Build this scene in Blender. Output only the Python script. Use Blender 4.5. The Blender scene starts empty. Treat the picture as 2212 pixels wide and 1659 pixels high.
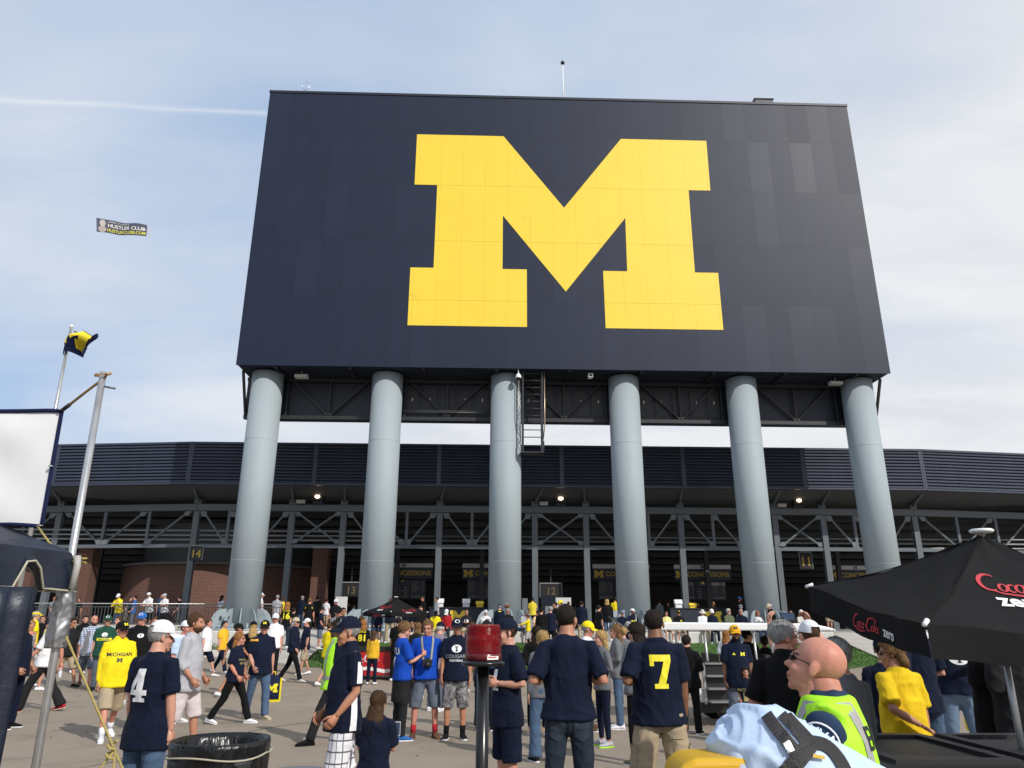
import bpy, bmesh, math, random
import numpy as np
from mathutils import Vector, Matrix, Euler
from mathutils.bvhtree import BVHTree
R = math.radians
random.seed(7); rng = np.random.default_rng(7)
SC = bpy.context.scene
COL = SC.collection
# ---------------------------------------------------------------- camera
cam_d = bpy.data.cameras.new('camera'); cam = bpy.data.objects.new('camera', cam_d); COL.objects.link(cam)
cam_d.sensor_fit = 'HORIZONTAL'; cam_d.sensor_width = 36.0; cam_d.lens = 36.0 * 1586.5 / 2212.0
cam_d.clip_start = 0.1; cam_d.clip_end = 20000
_p, _r, _y = R(17.93), R(0.18), R(1.7745)
_f = Vector((math.sin(_y)*math.cos(_p), math.cos(_y)*math.cos(_p), math.sin(_p)))
_ri = Vector((math.cos(_y), -math.sin(_y), 0)); _u = _ri.cross(_f)
_r2 = _ri*math.cos(_r) + _u*math.sin(_r); _u2 = -_ri*math.sin(_r) + _u*math.cos(_r)
M = Matrix((( _r2.x, _u2.x, -_f.x, 0), (_r2.y, _u2.y, -_f.y, 0), (_r2.z, _u2.z, -_f.z, 1.7), (0,0,0,1)))
cam.matrix_world = M
SC.camera = cam
# ---------------------------------------------------------------- sky and sun
SUN_EL, SUN_AZ = R(36), R(40)          # azimuth: to the right of straight behind the camera
sun_dir = Vector((math.sin(SUN_AZ)*math.cos(SUN_EL), -math.cos(SUN_AZ)*math.cos(SUN_EL), math.sin(SUN_EL)))
world = bpy.data.worlds.new('World'); SC.world = world; world.use_nodes = True
wn, wl = world.node_tree.nodes, world.node_tree.links
for n in list(wn): wn.remove(n)
def N(t, nodes=wn, **kw):
    n = nodes.new(t)
    for k, v in kw.items(): setattr(n, k, v)
    return n
def math_(op, a, b=None, c=None, nodes=wn, links=wl, clamp=False):
    n = nodes.new('ShaderNodeMath'); n.operation = op; n.use_clamp = clamp
    for i, v in enumerate((a, b, c)):
        if v is None: continue
        if isinstance(v, (int, float)): n.inputs[i].default_value = v
        else: links.new(v, n.inputs[i])
    return n.outputs[0]
out = N('ShaderNodeOutputWorld'); bg = N('ShaderNodeBackground'); wl.new(bg.outputs[0], out.inputs[0])
sky = N('ShaderNodeTexSky', sky_type='NISHITA', sun_disc=False, sun_elevation=SUN_EL, sun_rotation=R(140), air_density=1.0, dust_density=1.0, ozone_density=2.0, altitude=250)
tc = N('ShaderNodeTexCoord'); sep = N('ShaderNodeSeparateXYZ'); wl.new(tc.outputs['Generated'], sep.inputs[0])
zz = math_('ADD', math_('MAXIMUM', sep.outputs[2], 0.0), 0.22)
px = math_('DIVIDE', sep.outputs[0], zz); py = math_('DIVIDE', sep.outputs[1], zz)
cmb = N('ShaderNodeCombineXYZ'); wl.new(px, cmb.inputs[0]); wl.new(math_('MULTIPLY', py, 1.9), cmb.inputs[1]); cmb.inputs[2].default_value = 3.3
def noise(vec, scale, detail, rough, dist=0.0, nodes=wn, links=wl):
    n = nodes.new('ShaderNodeTexNoise'); n.inputs['Scale'].default_value = scale; n.inputs['Detail'].default_value = detail
    n.inputs['Roughness'].default_value = rough; n.inputs['Distortion'].default_value = dist
    links.new(vec, n.inputs['Vector']); return n.outputs[0]
def ramp(fac, stops, nodes=wn, links=wl):
    n = nodes.new('ShaderNodeValToRGB'); cr = n.color_ramp
    while len(cr.elements) < len(stops): cr.elements.new(0.5)
    for e, (p, c) in zip(cr.elements, stops):
        e.position = p; e.color = (c, c, c, 1) if isinstance(c, (int, float)) else (*c, 1)
    links.new(fac, n.inputs[0]); return n.outputs[0]
big = noise(cmb.outputs[0], 0.55, 2.0, 0.5, 0.3)
fine = noise(cmb.outputs[0], 1.1, 5.0, 0.48, 0.35)
wisp = noise(cmb.outputs[0], 4.0, 5.0, 0.55, 0.8)
dens = math_('ADD', math_('ADD', math_('MULTIPLY', big, 1.0), math_('MULTIPLY', fine, 0.75)), math_('MULTIPLY', wisp, 0.16))
dens = math_('ADD', dens, math_('MULTIPLY', px, 0.15))                # the deck thickens towards the right
dens = math_('ADD', dens, math_('MULTIPLY', math_('SUBTRACT', 0.55, sep.outputs[2]), 0.30))   # and towards the horizon
cov = ramp(math_('MULTIPLY', dens, 0.6), [(0.42, 0.10), (0.57, 0.50), (0.73, 0.97)])
shade = noise(cmb.outputs[0], 2.2, 7.0, 0.55, 0.5)
ccol = N('ShaderNodeMix', data_type='RGBA'); wl.new(ramp(shade, [(0.35, 0.0), (0.65, 1.0)]), ccol.inputs[0])
ccol.inputs[6].default_value = (5.05, 5.2, 5.5, 1); ccol.inputs[7].default_value = (5.75, 5.85, 6.0, 1)
# the old contrail: a thin great-circle band
veil = N('ShaderNodeMix', data_type='RGBA'); veil.inputs[0].default_value = 0.82; wl.new(sky.outputs[0], veil.inputs[6]); veil.inputs[7].default_value = (2.75, 3.75, 5.35, 1)   # thin high haze brightens the blue
mixc = N('ShaderNodeMix', data_type='RGBA'); wl.new(cov, mixc.inputs[0]); wl.new(veil.outputs[2], mixc.inputs[6]); wl.new(ccol.outputs[2], mixc.inputs[7])
a3, b3 = Vector((-0.5257, 0.6682, 0.5264)), Vector((-0.2773, 0.7595, 0.5885))   # two sky directions the trail runs through
nrm = a3.cross(b3).normalized()
dt = N('ShaderNodeVectorMath', operation='DOT_PRODUCT'); wl.new(tc.outputs['Generated'], dt.inputs[0]); dt.inputs[1].default_value = nrm
wob = math_('MULTIPLY', math_('SUBTRACT', noise(cmb.outputs[0], 9.0, 3.0, 0.5), 0.5), 0.006)
band = math_('SUBTRACT', 1.0, math_('DIVIDE', math_('ABSOLUTE', math_('ADD', dt.outputs[1], wob)), 0.0065), clamp=True)
band = math_('MULTIPLY', math_('MULTIPLY', band, band), math_('MULTIPLY', wisp, 1.1))
band = math_('MULTIPLY', band, math_('LESS_THAN', sep.outputs[0], -0.05))
mixt = N('ShaderNodeMix', data_type='RGBA'); wl.new(math_('MULTIPLY', band, 0.9, clamp=True), mixt.inputs[0]); wl.new(mixc.outputs[2], mixt.inputs[6]); mixt.inputs[7].default_value = (5.9, 6.0, 6.2, 1)
wl.new(mixt.outputs[2], bg.inputs[0]); bg.inputs[1].default_value = 0.15
sl = bpy.data.lights.new('sun', 'SUN'); sl.energy = 3.5; sl.angle = R(0.6); sl.color = (1.0, 0.955, 0.89)
sun = bpy.data.objects.new('sun', sl); COL.objects.link(sun); sun.location = (30, -30, 40)
sun.rotation_euler = (-sun_dir).to_track_quat('-Z', 'Y').to_euler()
SC.view_settings.view_transform = 'Standard'; SC.view_settings.look = 'None'; SC.view_settings.gamma = 1.0
SC.view_settings.use_curve_mapping = False; SC.view_settings.exposure = 0.0
# ---------------------------------------------------------------- materials
MATS = {}
def mat(key, col, rough=0.6, metal=0.0, var=0.0, vscale=3.0, bump=0.0, bscale=40.0, spec=0.5, alpha=None, emit=None, coat=0.0, bstretch=None, sheen=0.0, gen=False):
    """Principled material with optional mottling (var) and noise relief (bump)."""
    if key in MATS: return MATS[key]
    m = bpy.data.materials.new(key); m.use_nodes = True; MATS[key] = m
    nt = m.node_tree; b = nt.nodes['Principled BSDF']
    b.inputs['Base Color'].default_value = (*col, 1); b.inputs['Roughness'].default_value = rough
    b.inputs['Metallic'].default_value = metal; b.inputs['Specular IOR Level'].default_value = spec
    if coat: b.inputs['Coat Weight'].default_value = coat; b.inputs['Coat Roughness'].default_value = 0.15
    if sheen: b.inputs['Sheen Weight'].default_value = sheen
    if emit: b.inputs['Emission Color'].default_value = (*emit[0], 1); b.inputs['Emission Strength'].default_value = emit[1]
    if var or bump:
        t = nt.nodes.new('ShaderNodeTexCoord'); v = t.outputs['Object']
        if bstretch:
            mp = nt.nodes.new('ShaderNodeMapping'); mp.inputs['Scale'].default_value = bstretch; nt.links.new(v, mp.inputs[0]); v = mp.outputs[0]
        if var:
            f = noise(t.outputs['Object'], vscale, 5.0, 0.6, 0.3, nt.nodes, nt.links)
            f = ramp(f, [(0.3, 1-var), (0.7, 1+var)], nt.nodes, nt.links)
            mx = nt.nodes.new('ShaderNodeMix'); mx.data_type = 'RGBA'; mx.blend_type = 'MULTIPLY'; mx.inputs[0].default_value = 1
            mx.inputs[6].default_value = (*col, 1); nt.links.new(f, mx.inputs[7]); nt.links.new(mx.outputs[2], b.inputs['Base Color'])
        if bump:
            f = noise(v, bscale, 4.0, 0.6, 0.2, nt.nodes, nt.links)
            bp = nt.nodes.new('ShaderNodeBump'); bp.inputs['Strength'].default_value = bump; bp.inputs['Distance'].default_value = 0.02
            nt.links.new(f, bp.inputs['Height']); nt.links.new(bp.outputs[0], b.inputs['Normal'])
    return m
def cloth(name, col, gloss=0.85):
    """woven cloth with soft crumple folds"""
    key = 'cloth_' + name
    if key in MATS: return MATS[key]
    m = bpy.data.materials.new(key); m.use_nodes = True; MATS[key] = m; nt = m.node_tree; b = nt.nodes['Principled BSDF']
    b.inputs['Base Color'].default_value = (*col, 1); b.inputs['Roughness'].default_value = gloss; b.inputs['Specular IOR Level'].default_value = 0.14
    b.inputs['Sheen Weight'].default_value = 0.02
    t = nt.nodes.new('ShaderNodeTexCoord'); mp = nt.nodes.new('ShaderNodeMapping'); mp.inputs['Scale'].default_value = (1, 1, 0.55); nt.links.new(t.outputs['Object'], mp.inputs[0])
    f = noise(mp.outputs[0], 6.0, 2.0, 0.45, 1.0, nt.nodes, nt.links); g = noise(t.outputs['Object'], 160, 2, 0.5, 0, nt.nodes, nt.links)
    h = math_('ADD', f, math_('MULTIPLY', g, 0.05, nodes=nt.nodes, links=nt.links), nodes=nt.nodes, links=nt.links)
    bp = nt.nodes.new('ShaderNodeBump'); bp.inputs['Strength'].default_value = 0.5; bp.inputs['Distance'].default_value = 0.06
    nt.links.new(h, bp.inputs['Height']); nt.links.new(bp.outputs[0], b.inputs['Normal'])
    mx = nt.nodes.new('ShaderNodeMix'); mx.data_type = 'RGBA'; mx.blend_type = 'MULTIPLY'; mx.inputs[0].default_value = 1; mx.inputs[6].default_value = (*col, 1)
    nt.links.new(ramp(noise(t.outputs['Object'], 5, 4, 0.6, 0.4, nt.nodes, nt.links), [(0.3, 0.86), (0.7, 1.12)], nt.nodes, nt.links), mx.inputs[7])
    nt.links.new(mx.outputs[2], b.inputs['Base Color'])
    return m
def pattern(name, c1, c2, kind, sc):
    """checked / striped / camouflage cloth"""
    key = 'cloth_' + name
    if key in MATS: return MATS[key]
    m = cloth(name, c1); nt = m.node_tree; b = nt.nodes['Principled BSDF']; nd, lk = nt.nodes, nt.links
    t = nd.new('ShaderNodeTexCoord'); sp = nd.new('ShaderNodeSeparateXYZ'); lk.new(t.outputs['Object'], sp.inputs[0])
    def line(o, s, w): return math_('LESS_THAN', math_('FRACT', math_('MULTIPLY', o, s, nodes=nd, links=lk), nodes=nd, links=lk), w, nodes=nd, links=lk)
    if kind == 'stripe': f = line(sp.outputs[2], sc, 0.5)
    elif kind == 'plaid':
        xy = math_('ADD', sp.outputs[0], sp.outputs[1], nodes=nd, links=lk)
        f = math_('MAXIMUM', line(xy, sc, 0.14), line(sp.outputs[2], sc*0.8, 0.14), nodes=nd, links=lk)
    elif kind == 'check':
        xy = math_('ADD', sp.outputs[0], sp.outputs[1], nodes=nd, links=lk)
        f = math_('MULTIPLY', math_('ADD', line(xy, sc, 0.5), line(sp.outputs[2], sc, 0.5), nodes=nd, links=lk), 0.5, nodes=nd, links=lk)
    else: f = ramp(noise(t.outputs['Object'], sc, 3, 0.6, 1.0, nd, lk), [(0.42, 0.0), (0.46, 0.55), (0.55, 0.6), (0.58, 1.0)], nd, lk)
    mx = nd.new('ShaderNodeMix'); mx.data_type = 'RGBA'; lk.new(f, mx.inputs[0]); mx.inputs[6].default_value = (*c1, 1); mx.inputs[7].default_value = (*c2, 1)
    lk.new(mx.outputs[2], b.inputs['Base Color'])
    return m
# ---------------------------------------------------------------- mesh helpers
class MB:
    """collects shapes, then links them as ONE mesh object"""
    def __init__(s): s.v = []; s.f = []; s.mi = []; s.sm = []; s.n = 0
    def add(s, vs, fs, mi=0, smooth=False):
        o = len(s.v); s.v.extend([tuple(map(float, p)) for p in vs]); s.f.extend([tuple(i+o for i in f) for f in fs])
        s.mi.extend([mi]*len(fs)); s.sm.extend([smooth]*len(fs)); return s
    def box(s, x0, x1, y0, y1, z0, z1, mi=0):
        vs = [(x, y, z) for z in (z0, z1) for y in (y0, y1) for x in (x0, x1)]
        return s.add(vs, [(0,2,3,1),(4,5,7,6),(0,1,5,4),(2,6,7,3),(0,4,6,2),(1,3,7,5)], mi)
    def bar(s, a, b, w, h, mi=0, up=(0,0,1)):
        """rectangular bar from a to b"""
        a, b = Vector(a), Vector(b); d = (b-a).normalized(); u = Vector(up)
        if abs(d.dot(u)) > 0.98: u = Vector((0, 1, 0))
        x = d.cross(u).normalized()*w/2; y = x.cross(d).normalized()*h/2
        vs = [p+q for p in (a, b) for q in (-x-y, x-y, x+y, -x+y)]
        return s.add(vs, [(0,1,2,3),(7,6,5,4),(0,4,5,1),(1,5,6,2),(2,6,7,3),(3,7,4,0)], mi)
    def tube(s, pts, r, n=8, mi=0, cap=True, smooth=True):
        """round tube along a path; r number or list"""
        pts = [Vector(p) for p in pts]; k = len(pts)
        rs = [r]*k if isinstance(r, (int, float)) else r
        vs, fs = [], []; prev = None
        for i, p in enumerate(pts):
            d = (pts[min(i+1, k-1)] - pts[max(i-1, 0)]).normalized()
            if prev is None:
                u = Vector((0,0,1)) if abs(d.z) < 0.9 else Vector((1,0,0)); x = d.cross(u).normalized()
            else: x = (prev - d*prev.dot(d)).normalized()
            prev = x; y = d.cross(x)
            for j in range(n):
                a = 2*math.pi*j/n; vs.append(p + (x*math.cos(a) + y*math.sin(a))*rs[i])
        for i in range(k-1):
            for j in range(n):
                fs.append((i*n+j, i*n+(j+1)%n, (i+1)*n+(j+1)%n, (i+1)*n+j))
        if cap: fs.append(tuple(range(n-1, -1, -1))); fs.append(tuple((k-1)*n+j for j in range(n)))
        return s.add(vs, fs, mi, smooth)
    def loft(s, rings, mi=0, cap=True, smooth=True):
        """rings: lists of points, same length"""
        n = len(rings[0]); vs = [p for r in rings for p in r]; fs = []
        for i in range(len(rings)-1):
            for j in range(n): fs.append((i*n+j, i*n+(j+1)%n, (i+1)*n+(j+1)%n, (i+1)*n+j))
        if cap: fs.append(tuple(range(n-1, -1, -1))); fs.append(tuple((len(rings)-1)*n+j for j in range(n)))
        return s.add(vs, fs, mi, smooth)
    def lathe(s, prof, n=24, c=(0,0,0), mi=0, smooth=True, cap=True):
        return s.loft([[(c[0]+r*math.cos(2*math.pi*j/n), c[1]+r*math.sin(2*math.pi*j/n), c[2]+z) for j in range(n)] for r, z in prof], mi, cap, smooth)
    def ell(s, c, r, n=12, m=8, mi=0, rot=None):
        rings = []
        for i in range(m+1):
            t = math.pi*(i+0.0)/m; t = min(max(t, 0.08), math.pi-0.08); ring = []
            for j in range(n):
                a = 2*math.pi*j/n; v = Vector((r[0]*math.sin(t)*math.cos(a), r[1]*math.sin(t)*math.sin(a), -r[2]*math.cos(t)))
                if rot is not None: v = rot @ v
                ring.append(Vector(c)+v)
            rings.append(ring)
        return s.loft(rings, mi)
    def prism(s, poly, y0, y1, mi=0, axis='y'):
        """polygon (a,b) extruded; axis y: (x,z) poly; axis x: (y,z); axis z: (x,y)"""
        n = len(poly)
        def P(a, b, t): return (a, t, b) if axis == 'y' else ((t, a, b) if axis == 'x' else (a, b, t))
        vs = [P(a, b, y0) for a, b in poly] + [P(a, b, y1) for a, b in poly]
        fs = [tuple(range(n)), tuple(range(2*n-1, n-1, -1))] + [(i, n+i, n+(i+1)%n, (i+1)%n) for i in range(n)]
        return s.add(vs, fs, mi)
    def mesh(s, name):
        me = bpy.data.meshes.new(name); me.from_pydata(s.v, [], s.f)
        me.polygons.foreach_set('material_index', s.mi); me.polygons.foreach_set('use_smooth', s.sm)
        return me
    def build(s, name, m, parent=None, fix=True, loc=None):
        me = s.mesh(name)
        for x in (m if isinstance(m, (list, tuple)) else [m]): me.materials.append(x)
        if fix:
            bm = bmesh.new(); bm.from_mesh(me); bmesh.ops.recalc_face_normals(bm, faces=bm.faces); bm.to_mesh(me); bm.free()
        return link(name, me, parent, loc)
def link(name, me, parent=None, loc=None):
    o = bpy.data.objects.new(name, me); COL.objects.link(o)
    if parent is not None: o.parent = parent
    if loc is not None: o.location = loc
    return o
def tag(o, label, cat, group=None):
    o['label'] = label; o['category'] = cat
    if group: o['group'] = group
    return o
def structure(o): o['kind'] = 'structure'; return o
def thing(name, label, cat, loc=(0,0,0), rz=0.0, group=None):
    o = bpy.data.objects.new(name, None); COL.objects.link(o); o.location = loc; o.rotation_euler = (0,0,rz); o.empty_display_size = 0.2
    return tag(o, label, cat, group)
_tc = {}
def text_poly(s, size=1.0, bold=0.0, cx=True):
    """flat lettering as triangles in the (x, z) plane; returns verts (u, v) and faces"""
    key = (s, bold)
    if key not in _tc:
        cu = bpy.data.curves.new('t', 'FONT'); cu.body = s; cu.size = 1.0; cu.offset = bold; cu.resolution_u = 3; cu.align_x = 'CENTER' if cx else 'LEFT'
        ob = bpy.data.objects.new('t', cu); COL.objects.link(ob); dg = bpy.context.evaluated_depsgraph_get()
        me = bpy.data.meshes.new_from_object(ob.evaluated_get(dg)); bpy.data.objects.remove(ob); bpy.data.curves.remove(cu)
        bm = bmesh.new(); bm.from_mesh(me); bmesh.ops.triangulate(bm, faces=bm.faces[:])
        _tc[key] = ([(v.co.x, v.co.y) for v in bm.verts], [tuple(v.index for v in f.verts) for f in bm.faces]); bm.free(); bpy.data.meshes.remove(me)
    vs, fs = _tc[key]
    return [(u*size, v*size) for u, v in vs], fs
def poly_fill(loops):
    """triangulated flat polygon with holes; loops of (u, v)"""
    bm = bmesh.new(); es = []
    for lp in loops:
        vs = [bm.verts.new((u, v, 0)) for u, v in lp]
        for i in range(len(vs)): es.append(bm.edges.new((vs[i], vs[(i+1) % len(vs)])))
    bmesh.ops.triangle_fill(bm, edges=es, use_beauty=True); bm.verts.index_update()
    r = [(v.co.x, v.co.y) for v in bm.verts], [tuple(v.index for v in f.verts) for f in bm.faces]; bm.free(); return r
def stroke(pts, w):
    """polyline with width as quads"""
    vs, fs = [], []
    k = len(pts)
    for i, p in enumerate(pts):
        a, b = pts[max(i-1, 0)], pts[min(i+1, k-1)]; d = Vector((b[0]-a[0], b[1]-a[1])); d.normalize(); ww = w[i] if isinstance(w, list) else w
        vs += [(p[0]-d.y*ww/2, p[1]+d.x*ww/2), (p[0]+d.y*ww/2, p[1]-d.x*ww/2)]
    for i in range(k-1): fs.append((2*i, 2*i+1, 2*i+3, 2*i+2))
    return vs, fs
def arcp(cx, cy, rx, ry, a0, a1, n=10):
    return [(cx+rx*math.cos(R(a0+(a1-a0)*i/n)), cy+ry*math.sin(R(a0+(a1-a0)*i/n))) for i in range(n+1)]
def merge2d(parts):
    vs, fs = [], []
    for v, f in parts: o = len(vs); vs += list(v); fs += [tuple(i+o for i in q) for q in f]
    return vs, fs
# block letter M outline, unit: height 1, centred
_MP = [(-8.4,28.4),(-3.42,28.4),(0,23.76),(3.4,28.4),(8.4,28.4),(8.37,25.06),(7.12,25.06),(7.1,19.89),(8.38,19.89),(8.38,16.53),(2.08,16.53),(2.06,19.89),(3.38,19.89),(3.42,23.19),(0,18.62),(-3.42,23.19),(-3.42,19.9),(-2.1,19.9),(-2.1,16.53),(-8.4,16.53),(-8.4,19.9),(-7.15,19.9),(-7.13,25.06),(-8.4,25.06)]
def emblem_m(h): k = h/11.87; return poly_fill([[(x*k, (z-22.465)*k) for x, z in _MP]])
def flat(name, vf, m, parent, o, ux, uz, d=0.0):
    """flat print: 2D shape laid on the plane at o with axes ux, uz, raised by d along their normal"""
    vs, fs = vf; o, ux, uz = Vector(o), Vector(ux).normalized(), Vector(uz).normalized(); nn = ux.cross(uz)
    b = MB(); b.add([o+ux*u+uz*v+nn*d for u, v in vs], fs); return b.build(name, m, parent, fix=False)
# ---------------------------------------------------------------- setting: ground, concourse, walls
def gz(y): return 0.35*min(max((y-22)/8.0, 0), 1)
def asphalt():
    m = mat('asphalt', (0.285, 0.233, 0.178), 0.92, var=0.07, vscale=0.45, bump=0.35, bscale=70)
    nt = m.node_tree; nd, lk = nt.nodes, nt.links; b = nd['Principled BSDF']
    t = nd.new('ShaderNodeTexCoord')
    src = b.inputs['Base Color'].links[0].from_socket
    g = noise(t.outputs['Object'], 55, 3, 0.7, 0, nd, lk); g = ramp(g, [(0.3, 0.78), (0.7, 1.24)], nd, lk)
    st = noise(t.outputs['Object'], 1.3, 5, 0.65, 0.8, nd, lk); st = ramp(st, [(0.30, 0.74), (0.46, 0.98), (0.75, 1.06)], nd, lk)
    for f in (g, st):
        mx = nd.new('ShaderNodeMix'); mx.data_type = 'RGBA'; mx.blend_type = 'MULTIPLY'; mx.inputs[0].default_value = 1
        lk.new(src, mx.inputs[6]); lk.new(f, mx.inputs[7]); src = mx.outputs[2]
    lk.new(src, b.inputs['Base Color']); return m
def sheet(name, quads, m, parent=None):
    b = MB()
    for q in quads: b.add(q, [tuple(range(len(q)))])
    return b.build(name, m, parent, fix=False)
ys = [-500, 22, 30, 500]; zs = [0, 0, 0.35, 0.35]
structure(sheet('ground', [[(-600, ys[i], zs[i]), (600, ys[i], zs[i]), (600, ys[i+1], zs[i+1]), (-600, ys[i+1], zs[i+1])] for i in range(3)], asphalt()))
CONC = mat('concrete', (0.46, 0.43, 0.38), 0.9, var=0.10, vscale=0.9, bump=0.2, bscale=60)
CONCW = mat('pale_concrete', (0.60, 0.575, 0.53), 0.88, var=0.09, vscale=1.6, bump=0.2, bscale=50)
STEEL = mat('grey_steel', (0.115, 0.132, 0.147), 0.5, var=0.08, vscale=2.0)
DARKSTEEL = mat('dark_steel', (0.022, 0.024, 0.027), 0.6, var=0.15, vscale=1.5)  # very dark colour, so the space under the stand reads as shaded
GALV = mat('galvanised', (0.50, 0.50, 0.50), 0.30, metal=0.65, var=0.12, vscale=14)
RAIL = mat('rail_paint', (0.10, 0.105, 0.11), 0.4, metal=0.3)
RAILTOP = mat('rail_top', (0.45, 0.45, 0.44), 0.35, metal=0.6)
NAVY = mat('navy_paint', (0.020, 0.028, 0.055), 0.42, var=0.06, vscale=1.2)
NAVYD = mat('navy_dark_paint', (0.012, 0.016, 0.03), 0.5, var=0.1, vscale=1.2)  # a darker navy for the board box, coping, counters and hatch
YELLOW = mat('maize', (0.86, 0.605, 0.040), 0.5, var=0.025, vscale=0.6)
BLACK = mat('black_plastic', (0.012, 0.012, 0.013), 0.45)
WHITE = mat('white_paint', (0.8, 0.8, 0.79), 0.45)
# a few sealed cracks in the asphalt
ck = MB()
for pts in ([(-6.5,7.4),(-5.2,9.3),(-4.4,11.2),(-3.6,13.6),(-2.2,15.5)], [(-3.2,19.2),(-0.5,18.9),(1.5,19.3),(4,19.0)], [(-7,13.3),(-4.9,13.9),(-3.9,14.6)], [(1.0,8.2),(2.6,9.6),(3.4,12.2)]):
    pp = []
    for i in range(len(pts)-1):
        for k in range(6):
            t = k/6; pp.append((pts[i][0]*(1-t)+pts[i+1][0]*t+random.uniform(-.05,.05), pts[i][1]*(1-t)+pts[i+1][1]*t+random.uniform(-.05,.05)))
    v, f = stroke(pp, [random.uniform(.008, .026) for _ in pp]); ck.add([(a, b_, 0.004) for a, b_ in v], f)
structure(ck.build('pavement_cracks', mat('crack_tar', (0.05, 0.045, 0.04), 0.8), None, fix=False))
lt = MB()
for _ in range(150):
    x, y = random.uniform(-9, 9), random.uniform(6, 24); a = random.uniform(0, 6.3); r_ = random.uniform(.008, .03); z = gz(y)+.006; lt.add([(x+r_*math.cos(a), y+r_*math.sin(a), z), (x+r_*.5*math.cos(a+2), y+r_*.5*math.sin(a+2), z+.01), (x-r_*math.cos(a), y-r_*math.sin(a), z), (x+r_*.5*math.cos(a-2), y+r_*.5*math.sin(a-2), z)], [(0,1,2,3)])
o = lt.build('litter', mat('litter', (.10,.075,.05), .9, var=.6, vscale=1.3), None, fix=False); o['kind'] = 'stuff'; o['label'] = 'tiny scattered leaves and bits of litter on the asphalt'; o['category'] = 'litter'
# concourse slab
s = MB(); s.box(-60, 70, 34.0, 76, 0.3, 1.3)
slab = structure(s.build('concourse_floor', mat('concourse_concrete', (0.30, 0.285, 0.26), 0.9, var=0.1, vscale=0.8)))
# sloping lawn
def lawn_mat():
    m = mat('lawn', (0.055, 0.12, 0.022), 0.95, var=0.22, vscale=1.6, bump=0.8, bscale=90)
    return m
def lawn(name, top, bot, label):
    """top/bot: (x, y, z) polylines; a bumpy grid between them with short blades on it"""
    b = MB(); n, k = 50, 24; P = []
    for i in range(n+1):
        t = i/n
        def L(pl):
            q = t*(len(pl)-1); a = min(int(q), len(pl)-2); return Vector(pl[a]).lerp(Vector(pl[a+1]), q-a)
        A, B = L(top), L(bot)
        for j in range(k+1):
            s_ = j/k; p = A.lerp(B, s_); p.z += 0.10*math.sin(s_*math.pi) + random.uniform(-.008, .008); P.append(p)
    b.add(P, [(i*(k+1)+j, (i+1)*(k+1)+j, (i+1)*(k+1)+j+1, i*(k+1)+j+1) for i in range(n) for j in range(k)], 0, True)
    vs, fs = [], []
    for _ in range(9000):
        i, j = random.randrange(n), random.randrange(k); p = P[i*(k+1)+j].lerp(P[(i+1)*(k+1)+j+1], random.random()); p = p + Vector((random.uniform(-.1,.1), random.uniform(-.14,.14), 0))
        a = random.uniform(0, 6.28); w = random.uniform(.012, .03); h = random.uniform(.035, .08); o = len(vs)
        vs += [p+Vector((math.cos(a)*w, math.sin(a)*w, -.012)), p-Vector((math.cos(a)*w, math.sin(a)*w, .012)), p+Vector((random.uniform(-.03,.03), random.uniform(-.03,.03), h))]; fs.append((o, o+1, o+2))
    b.add(vs, fs, 1)
    o = b.build(name, [lawn_mat(), mat('grass_blade', (0.075, 0.155, 0.03), 0.9, var=0.3, vscale=2.5)], None, fix=False)
    o['kind'] = 'stuff'; o['label'] = label; o['category'] = 'grass'; return o
lawn('grass', [(-6.35, 33.0, .84), (-2, 33.0, .84), (1.75, 33.0, .84)], [(-6.3, 27.0, .23), (-3.2, 25.3, .16), (2.6, 25.3, .16)], 'sloping green lawn below the seat wall, left of the handrail steps')
lawn('grass', [(6.35, 33.0, .84), (11, 33.0, .84), (14.9, 33.0, .84)], [(6.6, 25.4, .16), (11, 25.4, .16), (14.6, 28.2, .28)], 'sloping green lawn below the seat wall, behind the white roofed cart')
# walkways
def walkway(name, quad, n=5):
    """concrete walk laid as slabs with open joints; quad: left-top, right-top, right-bottom, left-bottom"""
    a, b_, c, d = [Vector(q) for q in quad]; o = structure(sheet(name, [[a-Vector((0,0,.03)), d-Vector((0,0,.03)), c-Vector((0,0,.03)), b_-Vector((0,0,.03))]], CONC))
    for i in range(n):
        t0, t1 = i/n+.004, (i+1)/n-.004; q = [a.lerp(d, t0), a.lerp(d, t1), b_.lerp(c, t1), b_.lerp(c, t0)]
        m = MB(); up = Vector((0,0,.012)); lo = Vector((0,0,-.028)); m.add([p+up for p in q]+[p+lo for p in q], [(0,1,2,3),(7,6,5,4),(0,4,5,1),(1,5,6,2),(2,6,7,3),(3,7,4,0)])
        m.build('paving_slab', CONC, o)
    return o
walkway('ramp_left', [(-8.7, 34.0, 1.31), (-6.45, 34.0, 1.31), (-6.4, 27.0, .26), (-10.4, 30.2, .38)], 6)
walkway('walk_middle', [(1.75, 34.0, 1.31), (6.3, 34.0, 1.31), (6.5, 26.5, .22), (2.7, 26.5, .22)], 6)
walkway('ramp_right', [(15.0, 34.4, 1.31), (17.2, 34.4, 1.31), (19.5, 27.0, .26), (14.75, 28.2, .30)], 7)
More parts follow.
